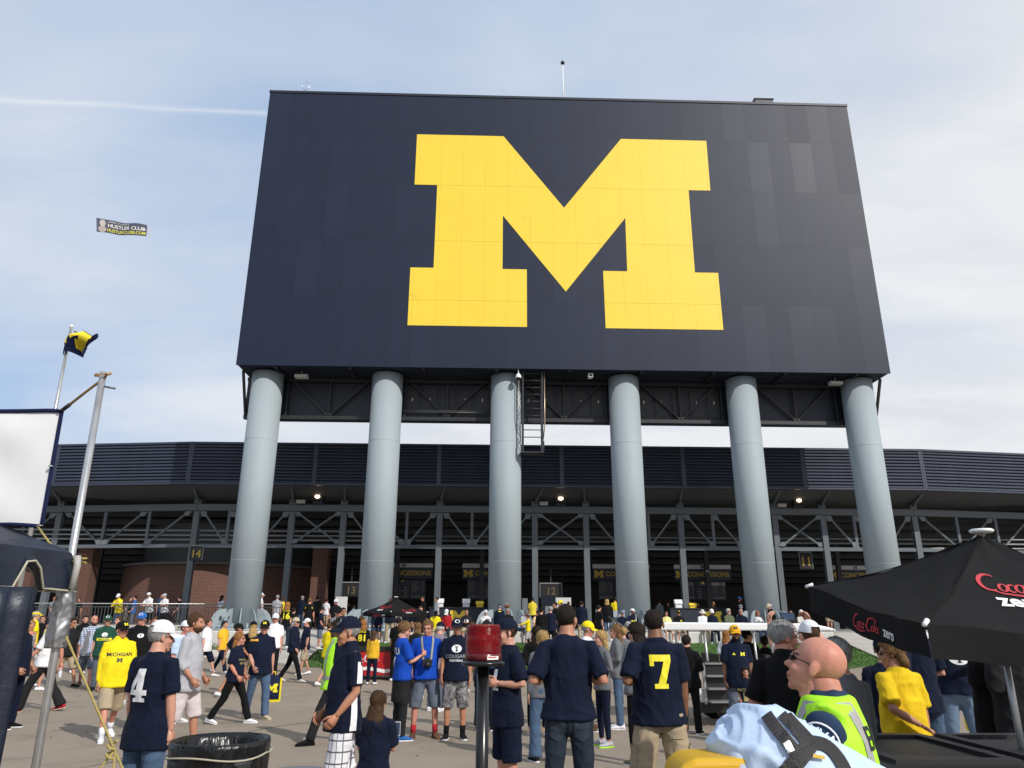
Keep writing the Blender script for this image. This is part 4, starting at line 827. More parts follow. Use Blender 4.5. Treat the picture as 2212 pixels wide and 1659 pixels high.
# ---------------------------------------------------------------- right foreground: cargo chest, stretcher
t = thing('cargo_chest', 'large black plastic chest with ribbed lid in the bottom right corner', 'chest', (2.95, 4.55, 0)); CH = mat('chest_black', (.018,.018,.02), .5, bump=.15, bscale=80)
m = MB(); m.box(-.85, 1.3, -.42, .62, .0, .93); m.build('tub', CH, t)
m = MB(); m.prism([(-.47,.93),(.67,.93),(.67,.985),(.63,1.0),(-.43,1.0),(-.47,.985)], -.9, 1.35, axis='x'); m.build('lid', CH, t)
for x0, x1 in ((-.82, -.15), (-.05, .62), (.72, 1.28)):
    m = MB(); n = .05
    for q in ((x0, x1, .5, .58), (x0, x1, -.38, -.32), (x0, x0+.06, -.32, .5), (x1-.06, x1, -.32, .5)): m.box(q[0], q[1], q[2], q[3], 1.0, 1.022)
    m.build('lid_rib', CH, t)
m = MB(); m.box(-.12, -.04, -.5, -.47, .84, .97); m.build('latch', GALV, t); m = MB(); m.lathe([(.07,1.001),(.075,1.004),(.0,1.006)], 16, c=(-.1,.03,0), cap=False); m.build('badge', mat('badge', (.2,.19,.17), .5), t)
# ambulance stretcher: raised backrest under a pale blue sheet, black belts
t = thing('ambulance_stretcher', 'ambulance stretcher with pale blue sheet, black belts and yellow panel, bottom right foreground', 'stretcher', (1.05, 2.6, 0))
BO2 = Vector((1.05, 2.6, 0)); rg = []; n = 36
path = [((.763,2.66,1.36),.02), ((.773,2.66,1.345),.06), ((.80,2.66,1.33),.10), ((.85,2.66,1.31),.133), ((.91,2.655,1.288),.148), ((.98,2.65,1.24),.156), ((1.09,2.64,1.172),.16), ((1.22,2.63,1.082),.163), ((1.36,2.62,.985),.165), ((1.6,2.6,.85),.165)]
pts = [Vector(p)-BO2 for p, _ in path]
fine_p, fine_r = [], []
for i in range(len(pts)-1):
    for k in range(5): q = k/5; fine_p.append(pts[i].lerp(pts[i+1], q)); fine_r.append(path[i][1]*(1-q)+path[i+1][1]*q)
fine_p.append(pts[-1]); fine_r.append(path[-1][1])
for i, p in enumerate(fine_p):
    d = (fine_p[min(i+1, len(fine_p)-1)]-fine_p[max(i-1, 0)]).normalized(); x = d.cross(Vector((0,0,1))).normalized(); y = x.cross(d).normalized(); ring = []
    for j in range(n):
        a = 2*math.pi*j/n; w = 1+.02*math.sin(3*a+i*.25)
        ring.append(p+(x*math.cos(a)*1.25+y*math.sin(a))*fine_r[i]*w)
    rg.append(ring)
m = MB(); m.loft(rg); sheet_o = m.build('sheet', mat('sheet_blue', (.50,.62,.80), .75, bump=.25, bscale=9), t)
bm = bmesh.new(); bm.from_mesh(sheet_o.data); bmesh.ops.triangulate(bm, faces=bm.faces[:]); bmesh.ops.subdivide_edges(bm, edges=[e for e in bm.edges if e.calc_length() > .012], cuts=1, use_grid_fill=True); bm.to_mesh(sheet_o.data); bm.free()
from mathutils import noise as mn
for v in sheet_o.data.vertices:
    x, y, z = v.co; b_ = mn.noise((x*3.2, y*3, z*3.2+2)); d1 = x*.8+z*1.0+.10*b_; d2 = -x*.5+z*1.2+.12*mn.noise((x*3+7, y*3, z*3)); q = mn.noise((d1*7, y*1.5, b_*.6)); q2 = mn.noise((d2*9+5, y*2.0, x*1.0)); v.co += v.normal*(.015*math.exp(-(q/.09)**2)+.008*math.exp(-(q2/.08)**2)+.012*b_)
sheet_o.data.polygons.foreach_set('use_smooth', [True]*len(sheet_o.data.polygons))
tr = bvh_of(sheet_o)
BELT = mat('belt_black', (.014,.012,.012), .6, bump=.3, bscale=120)
S = .00160; cx_, cy_ = 1735, 1590
def bx_(x, y): return ((x-cx_)*S, (cy_-y)*S)
o_ = Vector((.996, 2.5, 1.36))-BO2; UXB, UZB = (.929,-.370,0), (.046,.115,.992)
def smooth_path(pp, n=14):
    o = []
    for i in range(n+1):
        q = i/n*(len(pp)-1); a = min(int(q), len(pp)-2); f_ = q-a; f_ = f_; p0, p1, p2, p3 = pp[max(a-1,0)], pp[a], pp[a+1], pp[min(a+2,len(pp)-1)]
        o.append(tuple(.5*((2*p1[k])+(-p0[k]+p2[k])*f_+(2*p0[k]-5*p1[k]+4*p2[k]-p3[k])*f_*f_+(-p0[k]+3*p1[k]-3*p2[k]+p3[k])*f_**3) for k in (0,1)))
    return o
for pp, w in (([(1668,1552),(1685,1576),(1708,1604),(1722,1622)], 24), ([(1700,1548),(1716,1566),(1732,1584),(1746,1600)], 26), ([(1752,1594),(1734,1616),(1710,1642),(1680,1675)], 30), ([(1746,1598),(1776,1604),(1798,1630),(1812,1675)], 24), ([(1690,1672),(1716,1660),(1750,1662)], 20)):
    decal('belt', tr, stroke(smooth_path([bx_(*p) for p in pp]), w*S), BELT, t, o_, UXB, UZB, .010+.004*random.random(), .4, .012)
decal('buckle', tr, stroke([bx_(1700,1612), bx_(1712,1606)], 18*S), GALV, t, o_, UXB, UZB, .018, .4, .02)
decal('belt_label', tr, stroke([bx_(1748,1622), bx_(1769,1625)], 6*S), NUMY, t, o_, UXB, UZB, .02, .4, .02)
m = MB(); m.ell(Vector((.80, 2.58, 1.16))-BO2, (.06, .10, .17), 18, 12); m.build('pillow', mat('pillow_grey', (.42,.47,.55), .8), t)
m = MB()
prof = [(-.16,-.22),(.11,-.22),(.11,.0),(.075,.03),(-.10,.028),(-.145,.0),(-.16,-.06)]
m.prism(prof, -.15, .05); yo = m.build('side_panel', mat('stretcher_yellow', (.62,.36,.012), .38), t); yo.location = Vector((.745, 2.66, 1.268))-BO2
bv = yo.modifiers.new('b', 'BEVEL'); bv.width = .02; bv.segments = 3
m = MB(); m.box(-.25, 1.1, -.2, .25, .72, .8); m.build('frame', STEEL, t)
for x, y in ((-.1,-.18),(-.1,.22),(.9,-.18),(.9,.22)): m = MB(); m.tube([(x,y,.72),(x,y,.12)], .02); m.build('leg', STEEL, t); m = MB(); m.tube([(x,y-.02,.08),(x,y+.02,.08)], .08, 16); m.build('wheel', BLACK, t)
# ---------------------------------------------------------------- white-roofed cart
t = thing('utility_cart', 'utility cart with long white roof and metal steps at its tail', 'cart', (4.7, 14.3, 0))
m = MB(); m.prism([(-1.62,1.56),(1.45,1.56),(1.55,1.58),(1.42,1.62),(1.1,1.685),(-1.5,1.70),(-1.64,1.68)], -.65, .65); ro = m.build('roof', mat('cart_white', (.76,.76,.75), .4), t); bv = ro.modifiers.new('b', 'BEVEL'); bv.width = .03; bv.segments = 2
for x in (-.78, .1, 1.2):
    for y in (-.58, .58): m = MB(); m.tube([(x, y, .55), (x-.05, y, 1.57)], .022); m.build('roof_post', GALV, t)
m = MB(); m.prism([(-.75,.3),(1.5,.3),(1.62,.45),(1.55,.75),(1.1,.78),(1.0,.5),(-.75,.5)], -.6, .6); m.build('body', mat('cart_body', (.55,.55,.54), .4), t)
for x in (-.3, .55):
    m = MB(); m.box(x-.25, x+.25, -.55, .55, .5, .72); m.build('seat', mat('seat_black', (.02,.02,.02), .6), t); m = MB(); m.box(x-.3, x-.22, -.55, .55, .72, 1.15); m.build('seat_back', MATS['seat_black'], t)
for x in (-.45, 1.15):
    for y in (-.55, .55): m = MB(); m.tube([(x, y-.09, .23), (x, y+.09, .23)], .23, 20); w = m.build('wheel', BLACK, t); m = MB(); m.tube([(x, y-.095, .23), (x, y+.095, .23)], .11, 14); m.build('hub', GALV, w)
m = MB(); m.box(-1.0, 1.5, -.66, -.6, .22, .38); m.build('bumper', BLACK, t)
for x in (-.92, -.5): m = MB(); m.box(x-.02, x+.02, -.72, -.66, .36, 1.02); m.build('step_rail', GALV, t)
for k in range(4): m = MB(); m.box(-.9, -.52, -.95+.07*k, -.70+.0*k, .40+k*.2, .43+k*.2); m.build('step', mat('step_plate', (.30,.30,.30), .45, metal=.6), t)
m = MB(); m.box(-.9, -.52, -.70, -.68, .40, 1.05); m.build('step_back', BLACK, t)
m = MB(); m.box(-1.12, -.98, -.68, -.64, .42, .8); m.build('side_panel', WHITE, t)
# ---------------------------------------------------------------- football in flight, sky banner
t = thing('football', 'brown football in the air in front of the third column', 'football', (.81, 31.5, 2.31)); t.rotation_euler = (0, R(-12), R(15))
m = MB(); rg = []
for i in range(13): s_ = -1+2*i/12; r_ = .085*max(.02, (1-abs(s_)**2.1)); rg.append([(.145*s_, r_*math.cos(q*math.pi/7), r_*math.sin(q*math.pi/7)) for q in range(14)])
m.loft(rg); m.build('leather', mat('football_leather', (.16,.055,.025), .5, bump=.4, bscale=120), t); m = MB(); m.box(-.05,.05,-.006,.006,.082,.09); m.build('laces', WHITE, t)
t = thing('sky_banner', 'dark advertising banner with white and yellow lettering trailing in the sky', 'banner', (-166.5, 300, 170.5))
TL, BL, TR, BR = [Vector(q)-Vector((-166.5, 300, 170.5)) for q in ((-179.85,300,175.74), (-178.6,300,168.66), (-154.1,300,171.55), (-153.67,300,165.9))]
def sbp(u, v): p = TL.lerp(TR, u).lerp(BL.lerp(BR, u), v); p.y += .8*math.sin(u*6)+.25*math.sin(u*15+v*2); p.z += .25*math.sin(u*9); return p
def sky_strip(name, u0, u1, mm):
    m = MB(); n = 24; P = [sbp(u0+(u1-u0)*i/n, j/4) for j in range(5) for i in range(n+1)]; m.add(P, [(j*(n+1)+i, (j+1)*(n+1)+i, (j+1)*(n+1)+i+1, j*(n+1)+i+1) for j in range(4) for i in range(n)], 0, True); return m.build(name, mm, t, fix=False)
sky_strip('dark_cloth', 0, .915, mat('banner_dark', (.075,.08,.12), .7)); sky_strip('tail_mesh', .918, 1, mat('banner_tail', (.42,.46,.55), .7))
def sky_print(name, vf, mm, u0, v0, su, sv): vs, fs = densify(vf, .5); m = MB(); m.add([sbp(u0+u*su, v0-v*sv)+Vector((0,-.35,0)) for u, v in vs], fs); m.build(name, mm, t, fix=False)
SW = mat('banner_text_white', (.75,.74,.66), .7); SY = mat('banner_text_yellow', (.72,.66,.08), .7)
def fit(s, bold, u0, u1):
    vs, fs = text_poly(s, 1, bold, False); w = max(u for u, v in vs); return (vs, fs), (u1-u0)/w
for s_, b_, u0, u1, v0, hh, mm in (("LARRY FLYNT'S", .0, .2, .6, .23, .17, SW), ('HUSTLER CLUB', .025, .2, .895, .58, .37, SW), ('HUSTLERCLUBS.COM', .02, .19, .9, .92, .33, SY)):
    vf, k = fit(s_, b_, u0, u1); sky_print('lettering', vf, mm, u0, v0, k, hh)
PB = mat('banner_picture', (.42,.35,.33), .7); PH = mat('banner_picture_hair', (.46,.44,.38), .7)
sky_print('picture', ([(math.cos(q*.52), math.sin(q*.52)) for q in range(12)], [tuple(range(12))]), PB, .105, .78, .075, .24)
sky_print('picture', ([(math.cos(q*.52), math.sin(q*.52)) for q in range(12)], [tuple(range(12))]), PH, .11, .34, .055, .27)
# ---------------------------------------------------------------- people
C = dict(navy=(.0062,.0098,.026), black=(.007,.007,.0078), white=(.74,.74,.76), yellow=(.84,.66,.015), gold=(.72,.42,.03), grey=(.145,.15,.16), heather=(.40,.40,.43), khaki=(.40,.32,.215), jeans=(.07,.115,.19), djeans=(.020,.030,.045), royal=(.008,.06,.40), red=(.40,.02,.03), green=(.018,.07,.045), olive=(.12,.135,.09), peach=(.82,.56,.33), mauve=(.22,.18,.215), hivis=(.45,.90,.02), paleyellow=(.78,.68,.28), charcoal=(.016,.0165,.018), brown=(.12,.06,.03), pinkwhite=(.60,.53,.53), slate=(.12,.14,.185), blue=(.03,.13,.40), denimshirt=(.022,.042,.085), orange=(.85,.42,.02), tan=(.5,.42,.3), ltjeans=(.14,.2,.29), offwhite=(.62,.6,.55), lightblue=(.5,.62,.8))
def cm(c):
    if isinstance(c, tuple): return pattern(*c)
    return cloth(c, C[c])
SKINS = dict(fair=(.56,.30,.215), tan=(.44,.215,.13), red=(.54,.25,.175), brown=(.22,.105,.06), dark=(.09,.045,.03))
def skin(k):
    key = 'skin_'+k
    if key in MATS: return MATS[key]
    m = mat(key, SKINS[k], .48, var=.10, vscale=11, bump=.07, bscale=90, spec=.35); nt = m.node_tree; nd, lk = nt.nodes, nt.links; b = nd['Principled BSDF']; src = b.inputs['Base Color'].links[0].from_socket
    t = nd.new('ShaderNodeTexCoord'); f = ramp(noise(t.outputs['Object'], 7, 4, .65, .6, nd, lk), [(.38, 0.0), (.72, 1.0)], nd, lk); c = SKINS[k]
    mx = nd.new('ShaderNodeMix'); mx.data_type = 'RGBA'; lk.new(math_('MULTIPLY', f, .45, nodes=nd, links=lk), mx.inputs[0]); lk.new(src, mx.inputs[6]); mx.inputs[7].default_value = (c[0]*.98, c[1]*.68, c[2]*.62, 1); lk.new(mx.outputs[2], b.inputs['Base Color'])
    b.inputs['Subsurface Weight'].default_value = .12; b.inputs['Subsurface Radius'].default_value = (.012, .005, .003); return m
HAIRS = dict(brown=(.075,.04,.02), dark=(.018,.012,.009), blond=(.40,.26,.10), ginger=(.30,.13,.04), grey=(.30,.29,.28), white=(.55,.54,.52), lightbrown=(.17,.095,.04), stubble=(.30,.175,.135))
def hairm(k): return mat('hair_'+k, HAIRS[k], .75, spec=.2, var=.35, vscale=30, bump=.9, bscale=55, bstretch=(1.5,1.5,.25))
EYE = mat('eye_dark', (.02,.015,.012), .3); LIP = mat('lip', (.36,.13,.10), .5); SHADES = mat('sunglass', (.008,.008,.009), .15)
PENDING = []; WRINKLE = {}
from mathutils import noise as mn
def wrinkle(me, amt):
    """drape folds: stretched noise plus thin creases, along the vertex normals"""
    n = len(me.vertices); co = np.empty(n*3); me.vertices.foreach_get('co', co); no = np.empty(n*3); me.vertices.foreach_get('normal', no); co = co.reshape(-1, 3); no = no.reshape(-1, 3)
    sd = random.uniform(0, 50); d = np.empty(n)
    for i, (x, y, z) in enumerate(co):
        a = mn.noise((x*6.5+sd, y*6.5, z*2.6)); q = mn.noise((x*5+sd, y*5+z*2.5, z*6.0-x*2.0)); c = mn.noise((x*11, y*11+sd, z*4.5+a)); d[i] = .55*a+.75*(.22-abs(q))*(1 if abs(q) < .22 else 0)*2.0+.35*c
    me.vertices.foreach_set('co', (co+no*(d*amt)[:, None]).ravel()); me.update()
def pend(o, m, voxel, smooth=4, disp=0.0, cb=None):
    r_ = o.modifiers.new('r', 'REMESH'); r_.mode = 'VOXEL'; r_.voxel_size = voxel; r_.use_smooth_shade = True
    if smooth: q = o.modifiers.new('s', 'SMOOTH'); q.factor = .5; q.iterations = smooth
    if disp:
        tx = bpy.data.textures.get('folds') or bpy.data.textures.new('folds', 'CLOUDS'); tx.noise_scale = .17; tx.noise_depth = 1
        q = o.modifiers.new('d', 'DISPLACE'); q.texture = tx; q.strength = disp; q.mid_level = .5; q.texture_coords = 'LOCAL'
    PENDING.append((o, m, cb))
def flush():
    bpy.context.view_layer.update(); dg = bpy.context.evaluated_depsgraph_get(); done = []
    for o, m, cb in PENDING: done.append((o, bpy.data.meshes.new_from_object(o.evaluated_get(dg)), m, cb))
    for o, me, m, cb in done:
        o.modifiers.clear(); old = o.data; o.data = me; bpy.data.meshes.remove(old); me.materials.clear()
        for x in (m if isinstance(m, (list, tuple)) else [m]): me.materials.append(x)
        me.polygons.foreach_set('use_smooth', [True]*len(me.polygons)); me.name = o.name
        if o.name in WRINKLE: wrinkle(me, WRINKLE[o.name])
    for o, me, m, cb in done:
        if cb: cb(o)
    PENDING.clear()
# head templates (unit: metres at 1.78 m stature; faces -Y, origin at the skull centre)
HEAD = {}
def head_raw(f):
    m = MB(); w = .94 if f else 1.0
    for c, r_ in (((0,.014,.03),(.0755*w,.094,.08)), ((0,-.028,-.03),(.061*w,.064,.078)), ((0,-.03,-.082),(.049*w,.05,.036)), ((0,-.066,-.106),(.021,.018,.017)), ((0,-.098,-.034),(.0135,.02,.014)), ((0,-.09,-.008),(.0095,.013,.03)), ((0,-.076,.016),(.045*w,.016,.012)), ((.033,-.062,-.036),(.024,.024,.024)), ((-.033,-.062,-.036),(.024,.024,.024)), ((0,-.087,-.068),(.021,.011,.010)), ((0,-.083,-.084),(.017,.011,.006))): m.ell(c, r_, 16, 12)
    for s_ in (-1, 1): m.ell((s_*.077*w, .006, -.012), (.009,.02,.031), 10, 10, rot=Euler((R(-8), 0, R(20*s_))).to_matrix())
    m.tube([(0,.012,-.06),(0,.020,-.13)], [.051*w,.054*w], 14)
    return m
def make_heads():
    for f in (0, 1):
        for lod, vx in ((0, .0060), (1, .0092), (2, .016)):
            o = head_raw(f).build('head_template', skin('fair'), None); HEAD[(f, lod)] = o; pend(o, skin('fair'), vx, 3 if lod < 2 else 1)
    flush()
    for k, o in list(HEAD.items()):
        me = o.data; V = np.empty(len(me.vertices)*3); me.vertices.foreach_get('co', V); V = V.reshape(-1, 3); F = [tuple(p.vertices) for p in me.polygons]; mi = []
        for f in F:
            c = V[list(f)].mean(0); e = ((abs(c[0])-.031)/.0125)**2+((c[2]-.000)/.0065)**2 < 1 and c[1] < -.05; br = abs(abs(c[0])-.031) < .018 and abs(c[2]-.019) < .0045 and c[1] < -.06; l = (c[0]/.021)**2+((c[2]+.0735)/.0075)**2 < 1 and c[1] < -.07
            mi.append(1 if (e or br) else (2 if l else 0))
        HEAD[k] = (V, F, mi); bpy.data.objects.remove(o)
make_heads()
def hand_parts(curl, lod):
    """hand pointing down -Z, palm facing -X (towards the body for a left hand), thumb forward -Y"""
    m = MB()
    if lod == 2: m.ell((0,-.005,-.075), (.018,.036,.085), 8, 6); return m
    m.loft([[(x*.5, y-.0, z) for x, y in ((.026,.022),(-.026,.022),(-.026,-.022),(.026,-.022))] for z in (.01,)]+[[(x, y, z) for x, y in ((.014,w),(-.014,w),(-.016,-w),(.012,-w))] for z, w in ((-.03,.034),(-.065,.041),(-.092,.040))])
    for k, L in enumerate((.072,.082,.078,.062)):
        y = -.030+k*.0205; p = Vector((0, y, -.088)); pts = [p]; a = 0
        for sg in (.42, .33, .25): a += curl*(.9 if sg > .4 else 1.1); p = p+Vector((-math.sin(a), 0, -math.cos(a)))*L*sg; pts.append(p)
        m.tube(pts, [.0105,.0098,.009,.0065], 6)
    m.tube([(0,-.026,-.025), (-.006,-.052,-.055), (-.018-.01*curl,-.060,-.085), (-.03-.012*curl,-.056,-.108)], [.013,.0125,.011,.007], 6)
    return m
# arms: upper-arm and forearm directions (outward, forward, up), palm curl
ARM = dict(down=((.13,.03,-1),(.03,.14,-1),.25), bent=((.14,-.06,-1),(-.08,.62,-.75),.5), swingf=((.12,.38,-.92),(.0,.66,-.72),.4), swingb=((.15,-.48,-.86),(.08,-.12,-1),.35), front=((.30,-.12,-.95),(-.62,.72,.05),.7), phone=((.12,.34,-.95),(-.32,.82,.42),.7), pocket=((.34,-.20,-.92),(-.22,.30,-.93),.3), crossed=((.22,.34,-.92),(-.92,.36,.10),.5), hip=((.62,-.28,-.74),(-.70,.42,-.55),.3), elbow=((.36,-.30,-.88),(-.45,.86,.12),.7), raise_=((.30,.80,.42),(-.22,.52,.82),.7), throw=((1,.25,-.02),(1,.18,.06),.2), throw2=((.35,.8,-.5),(.1,1,-.2),.3), lap=((.14,.34,-.93),(-.32,.86,-.40),.4), back=((.26,-.40,-.87),(-.62,-.30,-.45),.5), lean=((.20,.62,-.76),(-.45,.88,.08),.5), chin=((.1,.5,-.8),(-.28,.35,.9),.6), carry=((.16,.0,-1),(.05,.06,-1),.9), reach=((.10,.75,-.55),(-.05,.9,-.45),.4), sitdown=((.16,.1,-1),(.05,.5,-.8),.3), push=((.2,.45,-.85),(-.15,.9,-.25),.7))
LEG = dict(stand=((1,4,4),(1,4,4)), wide=((0,3,9),(0,3,9)), walk=((26,8,2),(-20,14,2)), walk2=((-20,14,2),(26,8,2)), step=((12,6,3),(-10,10,3)), step2=((-10,10,3),(12,6,3)), sit=((82,84,7),(80,80,7)), sitwide=((80,78,14),(82,84,12)), kneel=((62,150,8),(-2,92,8)), cross=((3,5,1),(-4,4,-3)))
def person(label, X, Y, Z, H, face=0, sex='m', fat=.2, sk='fair', legs='stand', arms=('down', 'down'), top=('navy', 'short'), bot=('shorts', 'khaki'), shoes='white', socks=None, hair=('short', 'brown'), hat=None, head=(0, 0), lean=0, twist=0, glasses=None, prints=(), beard=None, hem=None, extra=None, sole='white', group=None, pelvis=None, bprints=()):
    f = 1 if sex == 'f' else 0
    lod = 0 if Y < 9 else (1 if Y < 19 else 2)
    s = (H-(.02 if hat else 0))/1.78
    root = thing('person', label, 'person', (X, Y, Z), R(face), group)
    sit = legs.startswith('sit')
    RX = Matrix.Rotation(R(lean), 3, 'X') @ Matrix.Rotation(R(twist), 3, 'Z')
    # legs first, to know how high the pelvis is
    hipw = .092
    def leg_pts(sg, a, b, sp, pz):
        h = Vector((sg*hipw, 0, pz)); ta = R(a); k = h+Vector((sg*math.sin(R(sp)), -math.sin(ta), -math.cos(ta))).normalized()*.435
        tb = R(a-b); an = k+Vector((sg*math.sin(R(sp))*.25, -math.sin(tb), -math.cos(tb))).normalized()*.415
        return h, k, an
    la, ra = LEG[legs][0], LEG[legs][1]
    L0 = leg_pts(1, *la, .92); R0 = leg_pts(-1, *ra, .92)
    if sit: pz = .085/s+.01
    elif pelvis: pz = pelvis
    elif legs == 'kneel': pz = .92-min(min(q.z for q in L0), min(q.z for q in R0))+.055
    else: pz = .92-min(L0[2].z, R0[2].z)+.085
    dz = pz-.92
    LL, RL_ = leg_pts(1, *la, pz), leg_pts(-1, *ra, pz)
    piv = Vector((0, 0, pz))
    def U(p): return piv + RX @ (Vector((p[0], p[1], p[2]+dz))-piv)
    def rings(tab, n=16): # z, rx, ry, y offset
        return [[U((rx*math.cos(2*math.pi*j/n), ry*math.sin(2*math.pi*j/n)+oy, z)) for j in range(n)] for z, rx, ry, oy in tab]
    fw = fat; sw = .90 if f else 1.0; hw = 1.04 if f else 1.0
    belly = -.055*fw; nkw = (.88 if f else 1.0)*(1+.22*max(0, fw-.2))
    tb = [(.80,.10*hw,.085,0), (.86,.155*hw,.115,.0), (.94,.168*hw+.02*fw,.118+.02*fw,belly*.3), (1.05,.142+.06*fw,.098+.075*fw,belly), (1.17,.150+.05*fw,.104+.06*fw,belly*.8), (1.29,.166*sw+.02*fw,.112+.025*fw,-.006-.02*f), (1.40,.168*sw,.102,.006), (1.46,.150*sw,.088,.012), (1.50,.105*sw,.074,.014), (1.53,.072*nkw,.066*nkw,.014), (1.56,.059*nkw,.060*nkw,.010), (1.62,.055*nkw,.057*nkw,.0)]
    sh = {}
    for sg, ar in ((1, arms[0]), (-1, arms[1])):
        S0 = U((sg*(.178*sw+.012*fw), .01, 1.437)); u, fo, cu = ARM[ar]
        def W(d): return (RX @ Vector((sg*d[0], -d[1], d[2]))).normalized()
        E = S0+W(u)*.295; Wr = E+W(fo)*.255; sh[sg] = (S0, E, Wr, W(u), W(fo), cu)
    def sc(mb): mb.v = [(v[0]*s, v[1]*s, v[2]*s) for v in mb.v]; return mb
    vox = (.0125, .0185, .030)[lod]
    # ---- body
    m = MB(); m.loft(rings(tb))
    ak = 1+.25*fw
    for sg in (1, -1):
        S0, E, Wr, _, _, _ = sh[sg]; nk = U((sg*.06, .012, 1.465)); m.tube([nk, S0, S0.lerp(E, .5), E, E.lerp(Wr, .35), Wr, Wr+(Wr-E)*.04], [.05, .05*sw*ak, .046*sw*ak, .038*sw*ak, .040*sw*ak, .027*sw, .024*sw], 10)
    for h, k, an in (LL, RL_): m.tube([h+Vector((0,0,.06)), h, h.lerp(k, .5), k, k.lerp(an, .3), an, an-Vector((0,0,.03))], [.08, .085, .072*(1+.2*fw), .053, .055*(1+.1*fw), .036, .034], 10)
    bo = sc(m).build('body', skin(sk), root)
    hm = Matrix.Rotation(R(head[0]), 3, 'Z') @ Matrix.Rotation(R(head[1]), 3, 'X')
    hc = U((0, -.016-.02*math.sin(R(max(head[1], 0))), 1.662)); HR = RX @ hm; HK = 1.07
    def HP(p): return (hc + HR @ (Vector(p)*HK))*s
    def add_details(o):
        me = o.data; V = np.empty(len(me.vertices)*3); me.vertices.foreach_get('co', V); V = V.reshape(-1, 3); F = [tuple(p.vertices) for p in me.polygons]; MI = [0]*len(F)
        hv, hf, hmi = HEAD[(f, lod)]; A = np.array(HR); hv2 = (hv*HK @ A.T + np.array(hc))*s
        n0 = len(V); VV = [V, hv2]; F += [tuple(i+n0 for i in q) for q in hf]; MI += hmi; n0 += len(hv2)
        for sg in (1, -1):
            S0, E, Wr, u, fo, cu = sh[sg]; hp = hand_parts(cu, lod); z = -fo; inw = RX @ Vector((-sg, 0, 0))
            if abs(inw.dot(fo)) > .75: inw = RX @ Vector((0, 0, -1))
            xax = -(inw-fo*inw.dot(fo)).normalized(); yax = z.cross(xax)
            if sg < 0: yax = -yax
            B = np.array([list(xax), list(yax), list(z)]).T; hv3 = (np.array(hp.v)*.98 @ B.T+np.array(Wr))*s
            VV.append(hv3); F += [tuple(i+n0 for i in q) for q in hp.f]; MI += [0]*len(hp.f); n0 += len(hv3)
        me2 = bpy.data.meshes.new('body'); me2.from_pydata(np.concatenate(VV).tolist(), [], F); me2.polygons.foreach_set('material_index', MI); me2.polygons.foreach_set('use_smooth', [True]*len(F))
        for x in (skin(sk), EYE, LIP): me2.materials.append(x)
        o.data = me2; bpy.data.meshes.remove(me)
    pend(bo, skin(sk), vox*1.25, 2, 0, add_details)
    # ---- shirt
    tcol, sleeve = top[0], top[1]; kind = top[2] if len(top) > 2 else 'tee'
    hz = hem if hem else (.80 if not f else .84)
    if sit: hz = max(hz, .86)
    g = .016 if kind != 'jacket' else .03
    if kind == 'tight': g = .010
    g += .008*fw
    fl = .0 if f else .014
    ts = [(hz,.180*hw+.035*fw+g+fl*1.5+(.012 if legs == 'wide' else 0),.130+.04*fw+g+fl,belly*.5), (.94,.176*hw+.035*fw+g+fl*1.2,.122+.03*fw+g+fl*.6,belly*.7)] + [(z, rx+g+(fl if z < 1.2 else 0), ry+g+(fl*.6 if z < 1.2 else 0), oy) for z, rx, ry, oy in tb[3:8]]
    ts += [(1.505, .108*sw+g*.5, .076+g*.5, .014), (1.538, .073*nkw+g*.3, .068*nkw+g*.3, .014)]
    if kind in ('polo', 'jacket'): ts += [(1.552, .068*nkw+.006, .068*nkw+.006, .014), (1.572, .067*nkw+.004, .067*nkw+.004, .004)]
    if kind == 'tank': ts = ts[:-3]+[(1.40, .11, .09, .008)]
    m = MB(); m.loft(rings(ts))
    slw = .062*ak if kind != 'tight' else .053
    for sg in (1, -1):
        S0, E, Wr, _, _, _ = sh[sg]; nk = U((sg*.06, .012, 1.462))
        if kind == 'tank': m.tube([U((sg*.09, -.05, 1.36)), U((sg*.095, .0, 1.455)), U((sg*.09, .05, 1.36))], .022, 8); continue
        if sleeve == 'short': m.tube([nk, S0, S0.lerp(E, .45), S0.lerp(E, .84)], [.05, slw*1.02, slw*1.06, slw*1.1], 12)
        elif sleeve == 'mid': m.tube([nk, S0, S0.lerp(E, .5), E, E.lerp(Wr, .42)], [.05, slw, slw, slw*.95, slw*.93], 12)
        elif sleeve == 'long': m.tube([nk, S0, S0.lerp(E, .5), E, E.lerp(Wr, .5), E.lerp(Wr, .93)], [.05, slw, slw*.98, slw*.86, slw*.78, slw*.64], 12)
    if kind == 'hood': m.ell(U((0,.075,1.47)), (.10,.06,.075), 12, 8)
    cbs = []
    nm = {'jacket': 'jacket', 'polo': 'shirt', 'hood': 'hooded_top', 'tank': 'top'}.get(kind, 'shirt')
    so = sc(m).build(nm, cm(tcol), root)
    def after_shirt(o, prints=prints):
        tree = bvh_of(o)
        for p in prints:
            side, vf, col, u0, z0 = p[:5]; sgn = 1 if side == 'back' else -1
            if side in ('back', 'front'):
                nn = RX @ Vector((0, sgn, 0)); uz = RX @ Vector((0, 0, 1)); ux = uz.cross(nn) ; o_ = U((0, sgn*.25, z0)) + ux*u0
            else:
                sg = 1 if side == 'left' else -1; nn = RX @ Vector((sg, 0, 0)); uz = RX @ Vector((0,0,1)); ux = uz.cross(nn); o_ = U((sg*.3, 0, z0)) + ux*u0
            decal(p[5] if len(p) > 5 else 'print', tree, ([(a*s, b*s) for a, b in vf[0]], vf[1]), col, root, o_*s, ux, uz, p[6] if len(p) > 6 else .006, .6, .03*s)
    if lod < 2: WRINKLE[so.name] = (.020 if kind != 'tight' else .009)*(1 if lod == 0 else .85)
